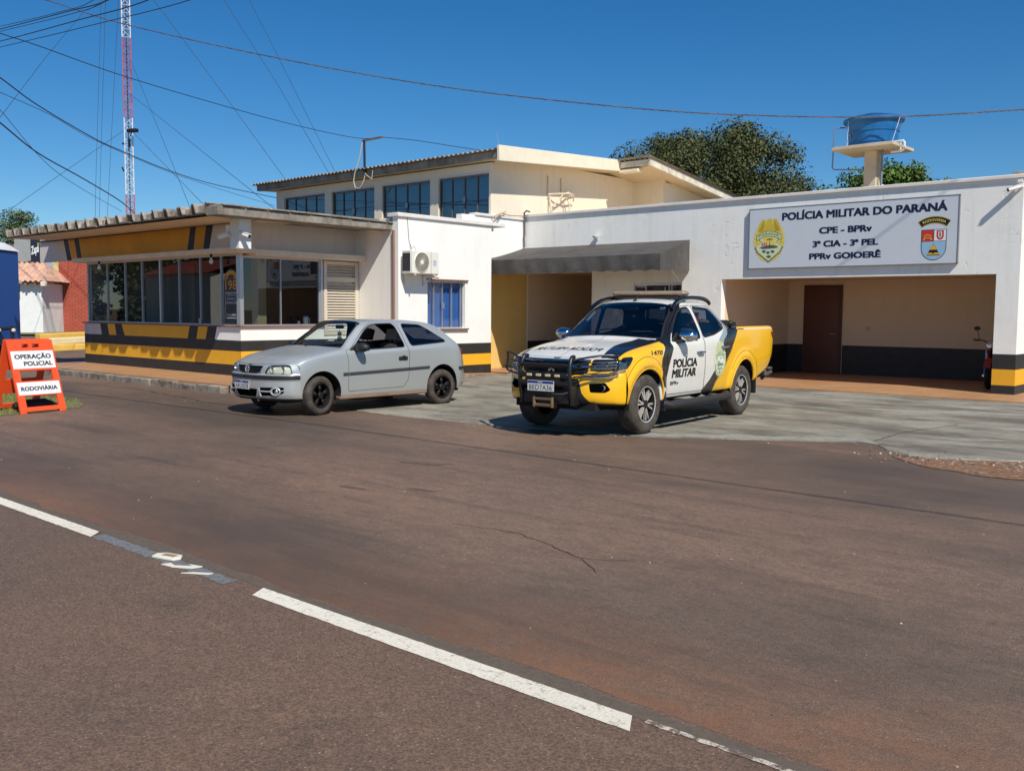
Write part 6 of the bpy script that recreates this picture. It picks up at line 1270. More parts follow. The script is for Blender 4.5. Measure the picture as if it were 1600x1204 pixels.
    intk = fr(rnd_poly([(-.05,.285),(.23,.285),(.27,.335),(.285,.405),(-.05,.405)], .02), .02, 1, 5); sidei = fr(rnd_poly([(.33,.305),(.62,.315),(.70,.36),(.70,.44),(.345,.43)], .02), .02, 1, 5)
    lip = fidx([(-.1, -.1), (6.1, -.1), (6.1, 1.3), (-.1, 1.3)])
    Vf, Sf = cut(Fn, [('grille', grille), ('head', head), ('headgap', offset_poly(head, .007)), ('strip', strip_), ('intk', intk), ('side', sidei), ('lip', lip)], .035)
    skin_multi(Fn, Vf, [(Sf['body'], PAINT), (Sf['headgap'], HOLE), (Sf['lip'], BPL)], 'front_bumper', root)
    skin(Fn, Vf, Sf['strip'], 'bumper_strip', BPL, root, both=True, off=.004)
    gb = skin(Fn, Vf, Sf['grille'], 'grille', HOLE, root, both=True, off=-.012)
    m = MB()
    for z in (.648, .668, .690, .712): m.tube([(1.957, -.33+(z<.66)*.06, z), (1.972, -.15, z), (1.975, 0, z), (1.972, .15, z), (1.957, .33-(z<.66)*.06, z)], .006, 6)
    m.build('slats', BPL, gb)
    m = MB()   # round badge ring with a V over W
    P = lambda u, v: (1.984, u, .688+v)
    m.tube([P(.052*math.cos(a), .052*math.sin(a)) for a in [2*PI*i/28 for i in range(28)]], .006, 6, closed=True)
    for pl in ([(-.026, .044), (0, .006), (.026, .044)], [(-.046, .02), (-.022, -.044), (0, -.002), (.022, -.044), (.046, .02)]): m.tube([P(a, b) for a, b in pl], .005, 5)
    m.build('emblem', M('emblem_silver', (190, 194, 198), .25, .8, var=0), gb)
    skin(Fn, Vf, Sf['intk'], 'air_intake', HOLE, root, both=True, off=-.004); skin(Fn, Vf, Sf['side'], 'fog_lamp_housing', HOLE, root, off=-.004); skin(Fn, Vf, Sf['side'], 'fog_lamp_housing', HOLE, root, mirror=True, off=-.004)
    for s in (1, -1):
        # headlight: reflector bowl behind a clear cover
        e = skin(Fn, Vf, Sf['head'], 'headlight', M('lamp_reflector', (224, 222, 206), .35, .2, var=.12, vs=14), root, mirror=(s < 0), off=-.03)
        skin(Fn, Vf, Sf['head'], 'lens_cover', glass_mat('lamp_glass', (.93, .93, .88), 1.0), e, mirror=(s < 0), off=.002)
        m = MB()
        for (x, y, z, r) in ((1.885, .49*s, .698, .052), (1.80, .635*s, .698, .054)): m.lathe([(r, -.0), (r*.96, -.01), (r*.6, -.045), (.012, -.06), (0, -.06)], (x, y, z), 'x', 20)
        m.build('bulb_bowl', M('lamp_chrome', (220, 220, 216), .12, .9, var=0), e)
        m = MB(); y0 = .335*s
        m.tube([(1.987, y0, .372), (1.95, .47*s, .372), (1.905, .55*s, .374)], .013, 8); m.tube([(1.99, .315*s, .42), (1.985, .33*s, .36), (1.98, .36*s, .295)], .012, 8)
        m.tube([(1.83, .665*s, .385), (1.80, .70*s, .39)], .012, 8)
        for i in range(1): m.tube([(1.885+.0*math.cos(a)-.05*0+(-.055*math.cos(a)*.75), (.595+.055*math.cos(a))*s, .375+.05*math.sin(a)) for a in [2*PI*j/24 for j in range(24)]], .014, 8, closed=True)
        m.build('bumper_blade', PAINT, root)
        m = MB(); m.sphere((1.862, .595*s, .375), .034, 14, 10); m.build('fog_lamp', MATS['lamp_chrome'], root)
    lic_plate(root, (2.022, -.085, .452), 'ARU3G78')
    m = MB(); m.tube([(1.9, .22, .245), (1.95, .24, .235)], .02, 8); m.build('tow_eye', CHR, root)
    # mouldings, handles, mirrors, sill
    for s in (1, -1):
        for xa, xb in ((.84, .745), (.73, -.452), (-.468, -.905)):
            m = MB(); n = max(2, int(abs(xa-xb)/.05)); P_ = [(xa+(xb-xa)*i/n) for i in range(n+1)]
            q = [(x, .595+.045*(.84-x)/1.75+dz) for x in P_ for dz in (-.024, .024)]
            uv = A.inv(q, (0, 2), 2, 4, 2, 11); X = A.ev(uv)
            vs = []
            for i, x in enumerate(P_):
                a, b = X[2*i], X[2*i+1]; vs += [(a[0], s*(a[1]+.001), a[2]), (a[0], s*(a[1]+.014), a[2]+.008), (b[0], s*(b[1]+.014), b[2]-.008), (b[0], s*(b[1]+.001), b[2])]
            m.add(vs, [(4*i+k_, 4*i+4+k_, 4*i+5+k_, 4*i+1+k_) for i in range(n) for k_ in range(3)]+[(0, 1, 2, 3), (4*n+3, 4*n+2, 4*n+1, 4*n)]); m.build('side_moulding', M('grey_moulding', (62, 62, 66), .55, var=.05), root)
        m = MB(); m.box(-.43, -.245, s*.83-.012, s*.83+.014, .775, .835); m.build('door_handle', BPL, d, bevel=.02)
        m = MB(); m.box(-.37, -.31, s*.838-.01, s*.838+.02, .81, .85); m.build('lock_cover', BPL, d, bevel=.012)
        e = bpy.data.objects.new('mirror', None); COL.objects.link(e); e.parent = root
        m = MB(); m.T = Matrix.Translation((.56, .93*s, 1.0)) @ Matrix.Rotation(.25*s, 4, 'Z'); m.sphere((0, 0, 0), .1, 20, 14, sc=(.75, 1.25, .72)); m.build('shell', BPL, e, smooth=180)
        m = MB(); m.prism([(.70, .955), (.45, .955), (.55, 1.07)], lambda a, b, dd: (a, dd, b), s*.765, s*.80); m.bar((.58, s*.78, .975), (.56, s*.88, .985), .09, .05); m.build('mirror_foot', BPL, e, bevel=.006)
        m = MB(); m.add([(.49, s*.84, .95), (.49, s*1.02, .95), (.49, s*1.02, 1.05), (.49, s*.84, 1.05)], [(0, 1, 2, 3)]); m.build('mirror_glass', M('mirror_glass', (200, 210, 220), .03, 1, var=0), e, smooth=0)
        m = MB(); m.bar((.89, s*.745, .235), (-.87, s*.745, .235), .12, .05); m.build('sill', M('dusty_sill', (128, 104, 84), .9, var=.2), root, bevel=.015)
    # arch liners, floor, wheels
    for s in (1, -1):
        for cx, r, y1, cz in ((1.215, .345, .80, .315), (-1.215, .345, .79, .335)): m = MB(); arch_liner(m, cx, r, s*.50, s*y1, cz); m.build('wheel_arch_liner', M('liner_black', (20, 18, 17), .95, var=.1), root)
    m = MB(); m.box(-1.75, 1.75, -.62, .62, .2, .24); m.box(-.85, .86, -.74, .74, .215, .26); m.tube([(.3, .2, .17), (-1.0, .25, .17), (-1.8, .3, .2)], .03, 8); m.box(-.4, .3, .1, .4, .14, .2); m.build('underbody', MATS['liner_black'], root)
    DGR = M('dark_alloy', (52, 50, 50), .4, .6, var=.08)
    def rim(e, rr, h, s):
        y0 = s*h*.55
        m = MB(); m.lathe([(rr, s*h*.85), (rr-.012, s*h*.8), (rr-.02, s*h*.3), (rr-.02, -s*h*.8)], (0, 0, 0), 'y', 48); m.lathe([(rr+.006, s*h*.84), (rr+.004, s*h*.93), (rr-.012, s*h*.88)], (0, 0, 0), 'y', 48); rm = m.build('rim', DGR, e, smooth=40)
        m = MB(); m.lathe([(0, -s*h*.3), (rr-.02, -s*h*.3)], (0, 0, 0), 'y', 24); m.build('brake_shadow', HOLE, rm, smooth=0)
        m = MB()
        for i in range(5):
            a = 2*PI*i/5+.3
            P = [(.045, -.3), (rr*.45, -.2), (rr*.72, -.26), (rr-.012, -.42), (rr-.012, .42), (rr*.72, .26), (rr*.45, .2), (.045, .3)]
            m.prism([(q*math.cos(a+w_*.55), q*math.sin(a+w_*.55)) for q, w_ in P], lambda u, v, dd: (u, dd, v), y0-s*.03, y0+s*.008)
            m.sphere((rr*.60*math.cos(a), y0, rr*.60*math.sin(a)), .035, 10, 6, sc=(1, .5, 1))
        m.lathe([(.055, y0+s*.02), (.05, y0+s*.03), (0, y0+s*.032)], (0, 0, 0), 'y', 20); m.build('spokes', DGR, rm, bevel=.006)
    for x in (1.234, -1.234):
        for s in (1, -1): wheel(root, x, s*.705, .292, .185, .19, rim, .22 if x > 0 else 0, s)
    # cabin
    SB = M('seat_fabric', (66, 58, 56), .95, var=.15, vs=9); ST = M('seat_beige', (176, 146, 128), .95, var=.1, vs=9)
    for y in (.36, -.36): seat(root, -.12, y, .45, SB, ST if y > 0 else SB)
    m = MB(); m.box(-1.0, -.6, -.6, .6, .35, .55); m.T = Matrix.Translation((-1.02, 0, .5)) @ Matrix.Rotation(-.3, 4, 'Y'); m.box(-.08, .08, -.6, .6, 0, .52); m.build('rear_seat', SB, root, bevel=.05)
    m = MB(); m.box(.42, .84, -.70, .70, .62, .93); m.box(.6, .9, -.68, .68, .90, .965); m.build('dashboard', M('dash_grey', (44, 44, 47), .8, var=.05), root, bevel=.05)
    steering(root, .33, .36, .87)
    m = MB(); m.box(-1.6, .85, -.74, .74, .26, .33); m.build('cabin_floor', M('carpet_black', (22, 22, 23), .95, var=0), root)
    m = MB(); m.box(.28, .31, -.10, .10, 1.27, 1.33); m.build('rear_view_mirror', BPL, root, bevel=.012)
    m = MB(); m.tube([(.30, .0, 1.27), (.30, .0, 1.22)], .003, 5); m.sphere((.30, 0, 1.19), .035, 12, 8); m.sphere((.30, .0, 1.11), .04, 12, 8); m.build('mirror_pendant', M('pendant_dark', (60, 84, 84), .6, var=.3, vs=30), root)
    m = MB(); m.tube([(.99, -.55, .995), (.84, -.30, 1.055), (.78, -.05, 1.10)], .007, 5); m.tube([(1.0, .05, 1.01), (.86, .25, 1.06), (.78, .5, 1.07)], .007, 5); m.build('wiper', BPL, root)
    m = MB(); P = [(.70, .50), (.71, .46), (.67, .42)]
    lay(A, m, *[([(.80-.0*i, .5) for i in range(1)]), []][:2], (0, 1), 6, 9, 4, 6, .004) if False else None
    scr = MB(); put_text(scr, 'Jesus', lambda u, v: (.795-v*.9, .34+u, 1.092+v*.45+.0), 0, 0, .06, .17, .0); scr.build('windscreen_sticker', M('sticker_white2', (220, 220, 220), .6, var=0), root, smooth=0)
hatch = empty('hatchback_car', (-12.2, 9.86, .004), -1.601, 'silver three-door hatchback with black wheels and open driver window', 'car')
build_hatch(hatch)
# ------------------------------------------------------------------ yellow, white and black police pickup
def build_pickup(root):
    def flare(G):
        for cx, cz in ((1.52, .42), (-1.545, .43)):
            x, y, z = G[..., 0], G[..., 1], G[..., 2]; r = np.hypot(x-cx, z-cz); a = np.clip((r-.40)/.06, 0, 1)*np.clip((.60-r)/.10, 0, 1)
            a = a*a*(3-2*a); side = np.clip((y-.78)/.06, 0, 1)*np.clip((1.02-z)/.06, 0, 1)*np.clip((z-.40)/.05+1, 0, 1); G[..., 1] += .032*a*side
        return G
    A = Net([
     [(2.0,.6,.42),(2.0,.835,.42),(2.0,.865,.60),(2.0,.875,.80),(1.985,.862,.945),(2.04,.80,.968),(2.12,.68,.975),(2.20,.50,.972),(2.25,.25,.970),(2.265,0,.970)],
     [(1.78,.6,.42),(1.78,.85,.42),(1.78,.88,.62),(1.78,.893,.84),(1.77,.872,1.0),(1.78,.80,1.045),(1.81,.68,1.063),(1.85,.5,1.068),(1.88,.25,1.072),(1.89,0,1.073)],
     [(1.5,.6,.42),(1.5,.85,.42),(1.5,.885,.62),(1.5,.90,.86),(1.5,.884,1.04),(1.5,.815,1.092),(1.5,.70,1.12),(1.5,.5,1.131),(1.5,.25,1.137),(1.5,0,1.14)],
     [(1.2,.6,.42),(1.2,.85,.42),(1.2,.885,.62),(1.2,.90,.86),(1.2,.888,1.07),(1.2,.825,1.125),(1.2,.715,1.155),(1.2,.5,1.172),(1.2,.25,1.181),(1.2,0,1.185)],
     [(1.0,.6,.42),(1.0,.85,.42),(1.0,.885,.62),(1.0,.902,.86),(1.0,.892,1.085),(1.0,.845,1.155),(.985,.765,1.185),(1.04,.5,1.212),(1.08,.25,1.225),(1.09,0,1.23)],
     [(.90,.6,.42),(.90,.85,.42),(.90,.885,.62),(.90,.902,.86),(.90,.893,1.09),(.90,.855,1.16),(.87,.775,1.205),(.985,.5,1.225),(1.04,.25,1.238),(1.055,0,1.242)],
     [(.60,.6,.42),(.60,.85,.42),(.60,.885,.62),(.60,.903,.86),(.60,.896,1.10),(.60,.868,1.17),(.59,.70,1.425),(.655,.5,1.452),(.715,.25,1.464),(.73,0,1.468)],
     [(.28,.6,.42),(.28,.85,.42),(.28,.885,.62),(.28,.905,.86),(.28,.899,1.10),(.28,.872,1.18),(.255,.655,1.63),(.305,.50,1.672),(.355,.25,1.692),(.37,0,1.696)],
     [(-.05,.6,.42),(-.05,.85,.42),(-.05,.885,.62),(-.05,.905,.86),(-.05,.90,1.11),(-.05,.875,1.205),(-.05,.668,1.665),(-.05,.54,1.72),(-.05,.27,1.748),(-.05,0,1.755)],
     [(-.5,.6,.42),(-.5,.85,.42),(-.5,.885,.62),(-.5,.905,.86),(-.5,.90,1.13),(-.5,.872,1.245),(-.5,.668,1.66),(-.5,.54,1.715),(-.5,.27,1.742),(-.5,0,1.748)],
     [(-.78,.6,.42),(-.78,.85,.42),(-.78,.885,.62),(-.78,.905,.86),(-.78,.90,1.15),(-.78,.868,1.31),(-.78,.665,1.615),(-.77,.53,1.68),(-.76,.27,1.706),(-.76,0,1.71)],
     [(-.95,.6,.42),(-.95,.85,.42),(-.95,.885,.62),(-.95,.905,.86),(-.95,.90,1.16),(-.95,.865,1.32),(-.93,.69,1.50),(-.92,.53,1.58),(-.91,.27,1.61),(-.905,0,1.615)],
     [(-1.04,.6,.42),(-1.04,.85,.43),(-1.04,.888,.62),(-1.04,.908,.86),(-1.04,.903,1.17),(-1.04,.885,1.29),(-1.02,.84,1.315),(-1.0,.53,1.315),(-1.0,.27,1.315),(-1.0,0,1.315)],
     [(-1.35,.6,.45),(-1.35,.85,.45),(-1.35,.888,.62),(-1.35,.91,.86),(-1.35,.908,1.17),(-1.35,.893,1.325),(-1.35,.862,1.352),(-1.35,.82,1.35),(-1.35,.4,1.335),(-1.35,0,1.335)],
     [(-1.9,.6,.5),(-1.9,.85,.50),(-1.9,.888,.64),(-1.9,.912,.86),(-1.9,.91,1.17),(-1.9,.895,1.325),(-1.9,.864,1.355),(-1.9,.82,1.353),(-1.9,.4,1.338),(-1.9,0,1.338)],
     [(-2.5,.6,.6),(-2.5,.835,.63),(-2.5,.872,.74),(-2.5,.90,.90),(-2.5,.903,1.17),(-2.5,.89,1.325),(-2.5,.862,1.355),(-2.5,.82,1.353),(-2.5,.4,1.338),(-2.5,0,1.338)],
     [(-2.68,.6,.66),(-2.69,.80,.69),(-2.73,.835,.78),(-2.75,.862,.92),(-2.77,.87,1.17),(-2.72,.868,1.315),(-2.69,.845,1.345),(-2.69,.8,1.343),(-2.69,.4,1.33),(-2.69,0,1.33)],
     [(-2.71,.5,.68),(-2.72,.74,.70),(-2.77,.78,.79),(-2.80,.80,.93),(-2.825,.81,1.17),(-2.775,.81,1.30),(-2.735,.79,1.325),(-2.735,.75,1.325),(-2.735,.4,1.315),(-2.735,0,1.315)]], post=flare)
    YEL = car_paint('pickup_yellow', (248, 188, 16), .3, 0, .7, .14, (170, 130, 70)); WHT = car_paint('pickup_white', (228, 226, 218), .3, 0, .7, .34, (168, 142, 112)); BLK = car_paint('pickup_black', (26, 24, 25), .28, 0, .7, .2, (110, 90, 74)); PILLAR_REFL = car_paint('pickup_slate', (150, 162, 166), .3, 0, .7, .12)  # last paint: blue-grey reflection on the rear pillar, put into the colour
    SEAL = M('rubber_seal', (18, 18, 19)); GLW = glass_mat('pickup_windscreen', (.40, .45, .50), 1.0); GLS = glass_mat('pickup_side_glass', (.50, .53, .55), .9)
    last = A.n-1
    def ix(pl): return [(float(np.interp(a*A.NS, np.arange(len(A.U)), A.U)), float(np.interp(b*A.NT, np.arange(len(A.V)), A.V))) for a, b in dens(pl, .25)]
    archF = clampdown(A, A.side(circ(1.50, .41, .425, 60), .2, 1, 4.6, 0, 6)); archR = clampdown(A, A.side(circ(-1.53, .42, .435, 60), .2, 1, 4.6, 11, 16))
    fw = A.side(rnd_poly([(.78,1.175),(.60,1.345),(.34,1.555),(.20,1.60),(.02,1.615),(-.055,1.22)], .06), .04, 4.7, 6.3, 4, 11)
    rw = A.side(rnd_poly([(-.11,1.62),(-.60,1.60),(-.67,1.56),(-.84,1.375),(-.80,1.345),(-.52,1.27),(-.155,1.225)], .06), .04, 4.7, 6.4, 6, 12)
    d1 = A.side(rnd_poly([(.985,1.0),(.985,.47),(-.17,.46),(-.14,1.1),(-.07,1.655),(.12,1.655),(.28,1.625),(.62,1.385),(.86,1.185)], .05), .03, 1.0, 6.6, 3, 12)
    d2 = A.side(rnd_poly([(-.185,.46),(-.40,.47),(-.62,.66),(-.86,.93),(-.93,1.2),(-.90,1.40),(-.70,1.62),(-.62,1.65),(-.085,1.658),(-.155,1.1)], .05), .03, 1.0, 6.6, 6, 14)
    jl = [(-.33,.40),(-.46,.52),(-.66,.70),(-.84,.86),(-1.02,1.04),(-1.16,1.22),(-1.20,1.30)]
    def band(P, w): return [(a, b) for a, b in P]+[(a-w, b-w*.4) for a, b in P[::-1]]
    yel_rear = A.side([(-.44,.36),(-.56,.55),(-.80,.76),(-1.02,.985),(-1.20,1.20),(-1.275,1.31)]+[(-2.9,1.31),(-2.9,.36)], .04, 0, 7, 9, last)
    yel_rear_idx = ix([(12.7, 5.0), (12.9, 6.0), (13.0, 6.9), (last+.1, 6.9), (last+.1, 5)])
    blk_rear = A.side([(-.12,.46),(-.36,.60),(-.60,.82),(-.74,1.05),(-.80,1.17),(-.93,1.25),(-.98,1.40),(-1.5,1.42),(-1.5,1.2),(-1.0,.8),(-.4,.36),(-.2,.36)], .04, 0, 7, 7, 15)
    pillar_refl = A.side([(-.62,1.17),(-.70,1.05),(-.92,1.10),(-.99,1.30),(-.90,1.52),(-.72,1.66),(-.60,1.66),(-.80,1.45),(-.86,1.37),(-.80,1.29)], .04, 0, 7, 7, 14)  # outline of the reflection painted on the white rear pillar
    stripe = A.side([(.94,1.40),(1.02,1.22),(1.03,1.10),(1.12,.95),(1.15,.83),(1.17,.60),(1.0,.56),(.99,.68),(.93,.86),(.80,1.08),(.83,1.16),(.60,1.37),(.30,1.62),(.32,1.72),(.60,1.52)], .04, 0, 6.35, 2, 8)
    apill = ix([(4.9, 5.35), (5.6, 5.55), (6.98, 5.75), (7.6, 6.4), (7.1, 6.85), (5.9, 6.25), (5.1, 6.12)])
    yel_front = ix([(-.1, -.1), (-.1, 5.45), (.9, 5.52), (2, 5.5), (3, 5.6), (3.9, 5.75), (4.45, 5.45), (4.25, 4.5), (3.55, 3.9), (3.3, 3.2), (3.2, 2.0), (3.2, -.1)])
    hblack = ix([(.0, 5.45), (.9, 5.52), (2, 5.5), (3, 5.6), (3.9, 5.75), (4.05, 6.2), (3.85, 6.5), (3.0, 6.15), (2.0, 5.85), (1.0, 5.95), (.1, 6.15)])
    hood = ix([(.12, 9), (.14, 5.5), (.9, 5.56), (2, 5.54), (3, 5.64), (3.8, 5.85), (4.0, 6.3), (4.12, 9)])
    hstripe = A.topv([(2.235,.60),(1.88,.51),(1.58,.44),(1.3,.44),(1.06,.50),(1.04,.735),(1.2,.735),(1.5,.735),(1.78,.745),(2.0,.735),(2.10,.69)], .03, 5.0, 9, 0, 5)
    ws = ix([(5.06, 9), (5.1, 6.25), (6.9, 6.35), (6.96, 7.2), (6.97, 9)]); wsr = ix([(4.75, 9), (4.6, 6.5), (4.9, 6.12), (6.9, 6.2), (7.03, 7.2), (7.05, 9)])
    rwin = ix([(10.98, 9), (10.95, 7.0), (11.6, 7.0), (11.7, 9)]); tonneau = ix([(12.02, 9), (12.02, 6.6), (12.9, 6.95), (last-.05, 6.95), (last-.05, 9)])
    lampR = A.side(rnd_poly([(-2.60,1.255),(-2.9,1.27),(-2.9,1.03),(-2.80,1.10),(-2.66,1.19)], .02), .02, 3.4, 5.3, 14, last)
    headA = A.side([(2.02,.845),(1.93,.905),(1.845,.985),(1.86,1.0),(1.93,.995),(2.04,.985)], .02, 3, 5, 0, 3)
    jg = A.side(band([(-.44,.40),(-.56,.535),(-.76,.70),(-.94,.88),(-1.10,1.06)], .008), .02, 1, 6, 9, 14)
    fl1 = A.side(circ(1.52, .42, .575, 40, .35, 2.75)+circ(1.52, .42, .569, 40, .35, 2.75)[::-1], .03, 2, 4.6, 0, 6); fl2 = A.side(circ(-1.545, .43, .56, 40, .55, 2.3)+circ(-1.545, .43, .554, 40, .55, 2.3)[::-1], .03, 2, 4.6, 11, 17)
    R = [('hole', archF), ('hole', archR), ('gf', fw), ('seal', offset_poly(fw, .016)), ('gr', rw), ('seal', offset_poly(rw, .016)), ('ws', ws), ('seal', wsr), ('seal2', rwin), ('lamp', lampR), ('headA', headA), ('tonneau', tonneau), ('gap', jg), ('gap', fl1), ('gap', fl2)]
    def sub(key, poly, cols):
        """door/bonnet shape with its painted areas"""
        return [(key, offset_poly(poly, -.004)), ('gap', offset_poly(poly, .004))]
    # colour areas are cut as constraint lines first; triangles are then sorted into parts and colours
    cols = [('yr', yel_rear), ('yr', yel_rear_idx), ('br', blk_rear), ('sl', pillar_refl), ('ap', apill), ('st', stripe), ('hb', hblack), ('yf', yel_front)]
    parts = [('d1', d1), ('d2', d2), ('hood', hood)]
    allr = R+[('p_'+k_, offset_poly(P, -.004)) for k_, P in parts]+[('g_'+k_, offset_poly(P, .004)) for k_, P in parts]+cols+[('hs', hstripe)]
    V, S = cut(A, [('x', P) for _, P in allr], .045)
    T = np.concatenate(list(S.values())); C_ = V[T].mean(1); left = np.ones(len(T), bool)
    def take(P):
        m = inside(P, C_) & left; left[m] = False; return T[m]
    got = {}
    for k_, P in R: got.setdefault(k_, []).append(take(P))
    got = {k_: np.concatenate(v) for k_, v in got.items()}
    def colour(tr):
        c = V[tr].mean(1); rest = np.ones(len(tr), bool); out = {}
        for k_, P in cols:
            m = inside(P, c) & rest; rest &= ~m; out.setdefault(k_, []).append(tr[m])
        out = {k_: np.concatenate(v) for k_, v in out.items()}; out['wh'] = tr[rest]; return out
    CM = {'yr': YEL, 'br': BLK, 'sl': PILLAR_REFL, 'ap': BLK, 'st': BLK, 'hb': BLK, 'yf': YEL, 'wh': WHT}
    pieces = {}
    for k_, P in parts:
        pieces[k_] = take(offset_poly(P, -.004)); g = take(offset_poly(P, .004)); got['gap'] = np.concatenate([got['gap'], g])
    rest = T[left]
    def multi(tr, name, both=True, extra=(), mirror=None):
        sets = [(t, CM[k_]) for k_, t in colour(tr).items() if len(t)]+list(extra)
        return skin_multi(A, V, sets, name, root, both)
    body = multi(rest, 'body', extra=[(got['seal'], SEAL), (got['gap'], HOLE)])  # shade of the panel gaps put in as flat black strips
    doors = []
    for k_ in ('d1', 'd2'):
        o = multi(pieces[k_], 'door', both=False); doors.append(o)
        o2 = o.copy(); o2.data = o.data.copy(); COL.objects.link(o2); me = o2.data
        for v in me.vertices: v.co.y = -v.co.y
        me.flip_normals(); o2.name = 'door'
    multi(pieces['hood'], 'bonnet'); hs_ = pieces['hood'][inside(hstripe, V[pieces['hood']].mean(1))]; skin(A, V, hs_, 'bonnet_stripe', BLK, root, off=.002)
    skin(A, V, got['ws'], 'windscreen', GLW, root, both=True); skin(A, V, got['seal2'], 'rear_window', GLW, root, both=True); skin(A, V, got['tonneau'], 'tonneau_cover', M('tonneau_black', (28, 28, 28), .8, var=.1), root, both=True, off=.004)
    for s in (False, True):
        skin(A, V, got['gf'], 'side_window', GLS, root, mirror=s); skin(A, V, got['gr'], 'side_window', GLS, root, mirror=s)
        skin(A, V, got['lamp'], 'tail_lamp', M('pickup_tail_red', (140, 22, 22), .2, var=0, coat=.6), root, mirror=s, off=.006)
    # tailgate, rear bumper
    m = MB(); E_ = A.G[-1]; n = len(E_); m.add([tuple(p) for p in E_]+[(p[0], -p[1], p[2]) for p in E_], [(i, i+1, n+i+1, n+i) for i in range(n-1)]); m.build('tailgate', YEL, root, smooth=40)
    m = MB(); m.bar((-2.78, -.8, .58), (-2.78, .8, .58), .2, .12); m.build('rear_bumper', M('bumper_grey', (70, 68, 66), .4, .5, var=.1), root, bevel=.03)
    m = MB(); m.box(-2.86, -2.72, .62, .84, .64, .68); m.bar((-2.6, .8, .56), (-2.85, .82, .60), .05, .05); m.bar((-2.7, .72, .48), (-2.86, .74, .55), .05, .04); m.build('bumper_step', M('step_grey', (110, 106, 100), .4, .5, var=.1), root, bevel=.01)
    # front fascia
    Tt = [9, 8.2, 7.3, 6.5, 5.7, 4.8, 4]; top = [tuple(A.G[0, int(round(t*A.NT))]) for t in Tt]
    bx = [(2.40,0),(2.395,.25),(2.36,.45),(2.295,.60),(2.20,.73),(2.11,.82),(2.0,.868)]; lx = [(2.345,0),(2.34,.25),(2.31,.45),(2.245,.60),(2.16,.715),(2.08,.80),(1.998,.873)]
    st = []
    for i in range(7):
        (b0, b1), (l0, l1) = bx[i], lx[i]; tp = top[i]; q = 1-i/6
        st.append([(b0-.22*q, b1*.96, .40), (b0-.06*q, b1*.99, .43), (b0, b1, .50), (b0+.005, b1+.002, .60), (b0, b1, .70), (b0-.01, b1, .755), (l0, l1, .79), (l0, l1, .84), (l0-.005, l1, .90), ((l0+tp[0])/2+.004, (l1+tp[1])/2, .955), tp])
    Fn = Net(st, NS=16, NT=8)
    if Fn.N[3, 30][0] < 0: Fn.N = -Fn.N
    fr = lambda pl, d=.02, t0=0, t1=10: Fn.front(pl, d, t0, t1, 0, 6)
    fidx = lambda pl: [(float(np.interp(a*Fn.NS, np.arange(len(Fn.U)), Fn.U)), float(np.interp(b*Fn.NT, np.arange(len(Fn.V)), Fn.V))) for a, b in dens(pl, .2)]
    grille = fidx([(-.1, 5.6), (1.85, 5.6), (2.25, 6.5), (2.35, 9.7), (-.1, 9.7)])
    head = fidx([(2.45, 6.9), (3.6, 6.75), (5.0, 7.1), (6.1, 7.5), (6.1, 9.92), (4.5, 9.85), (2.6, 9.7)])
    fog = fr(rnd_poly([(.545,.57),(.53,.675),(.70,.69),(.755,.60),(.70,.565)], .02), .02, 1, 5)
    lower = fidx([(-.1, -.1), (-.1, 4.6), (1.7, 4.6), (1.95, 2.6), (2.5, 1.4), (3.2, .9), (6.1, .5), (6.1, -.1)])
    whitec = fidx([(-.1, 9.0), (3.0, 9.6), (6.1, 9.9), (6.1, 10.1), (-.1, 10.1)])
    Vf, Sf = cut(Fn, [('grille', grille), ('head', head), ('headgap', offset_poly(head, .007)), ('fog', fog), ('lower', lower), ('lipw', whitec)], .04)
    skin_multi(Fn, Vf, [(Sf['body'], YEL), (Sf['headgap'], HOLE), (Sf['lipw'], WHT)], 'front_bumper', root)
    skin(Fn, Vf, Sf['lower'], 'bumper_centre', BPL, root, both=True, off=.003)
    g = skin(Fn, Vf, Sf['grille'], 'grille', M('grille_dark', (24, 24, 27), .35, .3, var=0), root, both=True)
    for z, r, mt in ((.945, .014, CHR), (.875, .022, CHR), (.80, .016, M('dark_chrome', (90, 92, 98), .2, 1, var=0))):
        m = MB(); m.tube([(2.27, -.52, z+.01), (2.345, -.30, z), (2.362, 0, z), (2.345, .30, z), (2.27, .52, z+.01)], r, 8, sx=1); m.build('grille_bar', mt, g)
    for i in range(13): m = MB(); y = -.36+.06*i; m.bar((2.345-abs(y)*.09, y, .955), (2.352-abs(y)*.09, y, .90), .012, .02); m.build('grille_rib', BPL, g, smooth=0)
    m = MB()
    for a in (90, 210, 330):
        ca, sa = math.cos(math.radians(a)), math.sin(math.radians(a)); c = (.032*ca, .845+.032*sa); px, pz = -sa*.018, ca*.018
        m.prism([(c[0]-.032*ca, c[1]-.032*sa), (c[0]+px, c[1]+pz), (c[0]+.032*ca, c[1]+.032*sa), (c[0]-px, c[1]-pz)], lambda u, v, d: (d, u, v), 2.368, 2.38)
    m.build('emblem', CHR, g, smooth=0)
    for s in (1, -1):
        e = skin(Fn, Vf, Sf['head'], 'headlight', M('pickup_lamp', (74, 76, 82), .2, .75, var=.3, vs=16), root, mirror=(s < 0), off=-.02)
        skin(Fn, Vf, Sf['head'], 'lens_cover', glass_mat('pickup_lens', (.80, .82, .85), 1.5), e, mirror=(s < 0), off=.003)
        skin(A, V, got['headA'], 'lamp_tip', M('lamp_tip_dark', (40, 42, 48), .12, .5, var=0, coat=.6), e, mirror=(s < 0), off=.004)
        for (x, y, z, r) in ((2.255, .56*s, .885, .042), (2.175, .685*s, .892, .046), (2.09, .775*s, .90, .03)): m = MB(); m.lathe([(r, .0), (r*.95, -.01), (r*.5, -.03), (0, -.035)], (x, y, z), 'x', 18); m.sphere((x-.01, y, z), r*.55, 12, 8); m.build('projector', CHR, e)
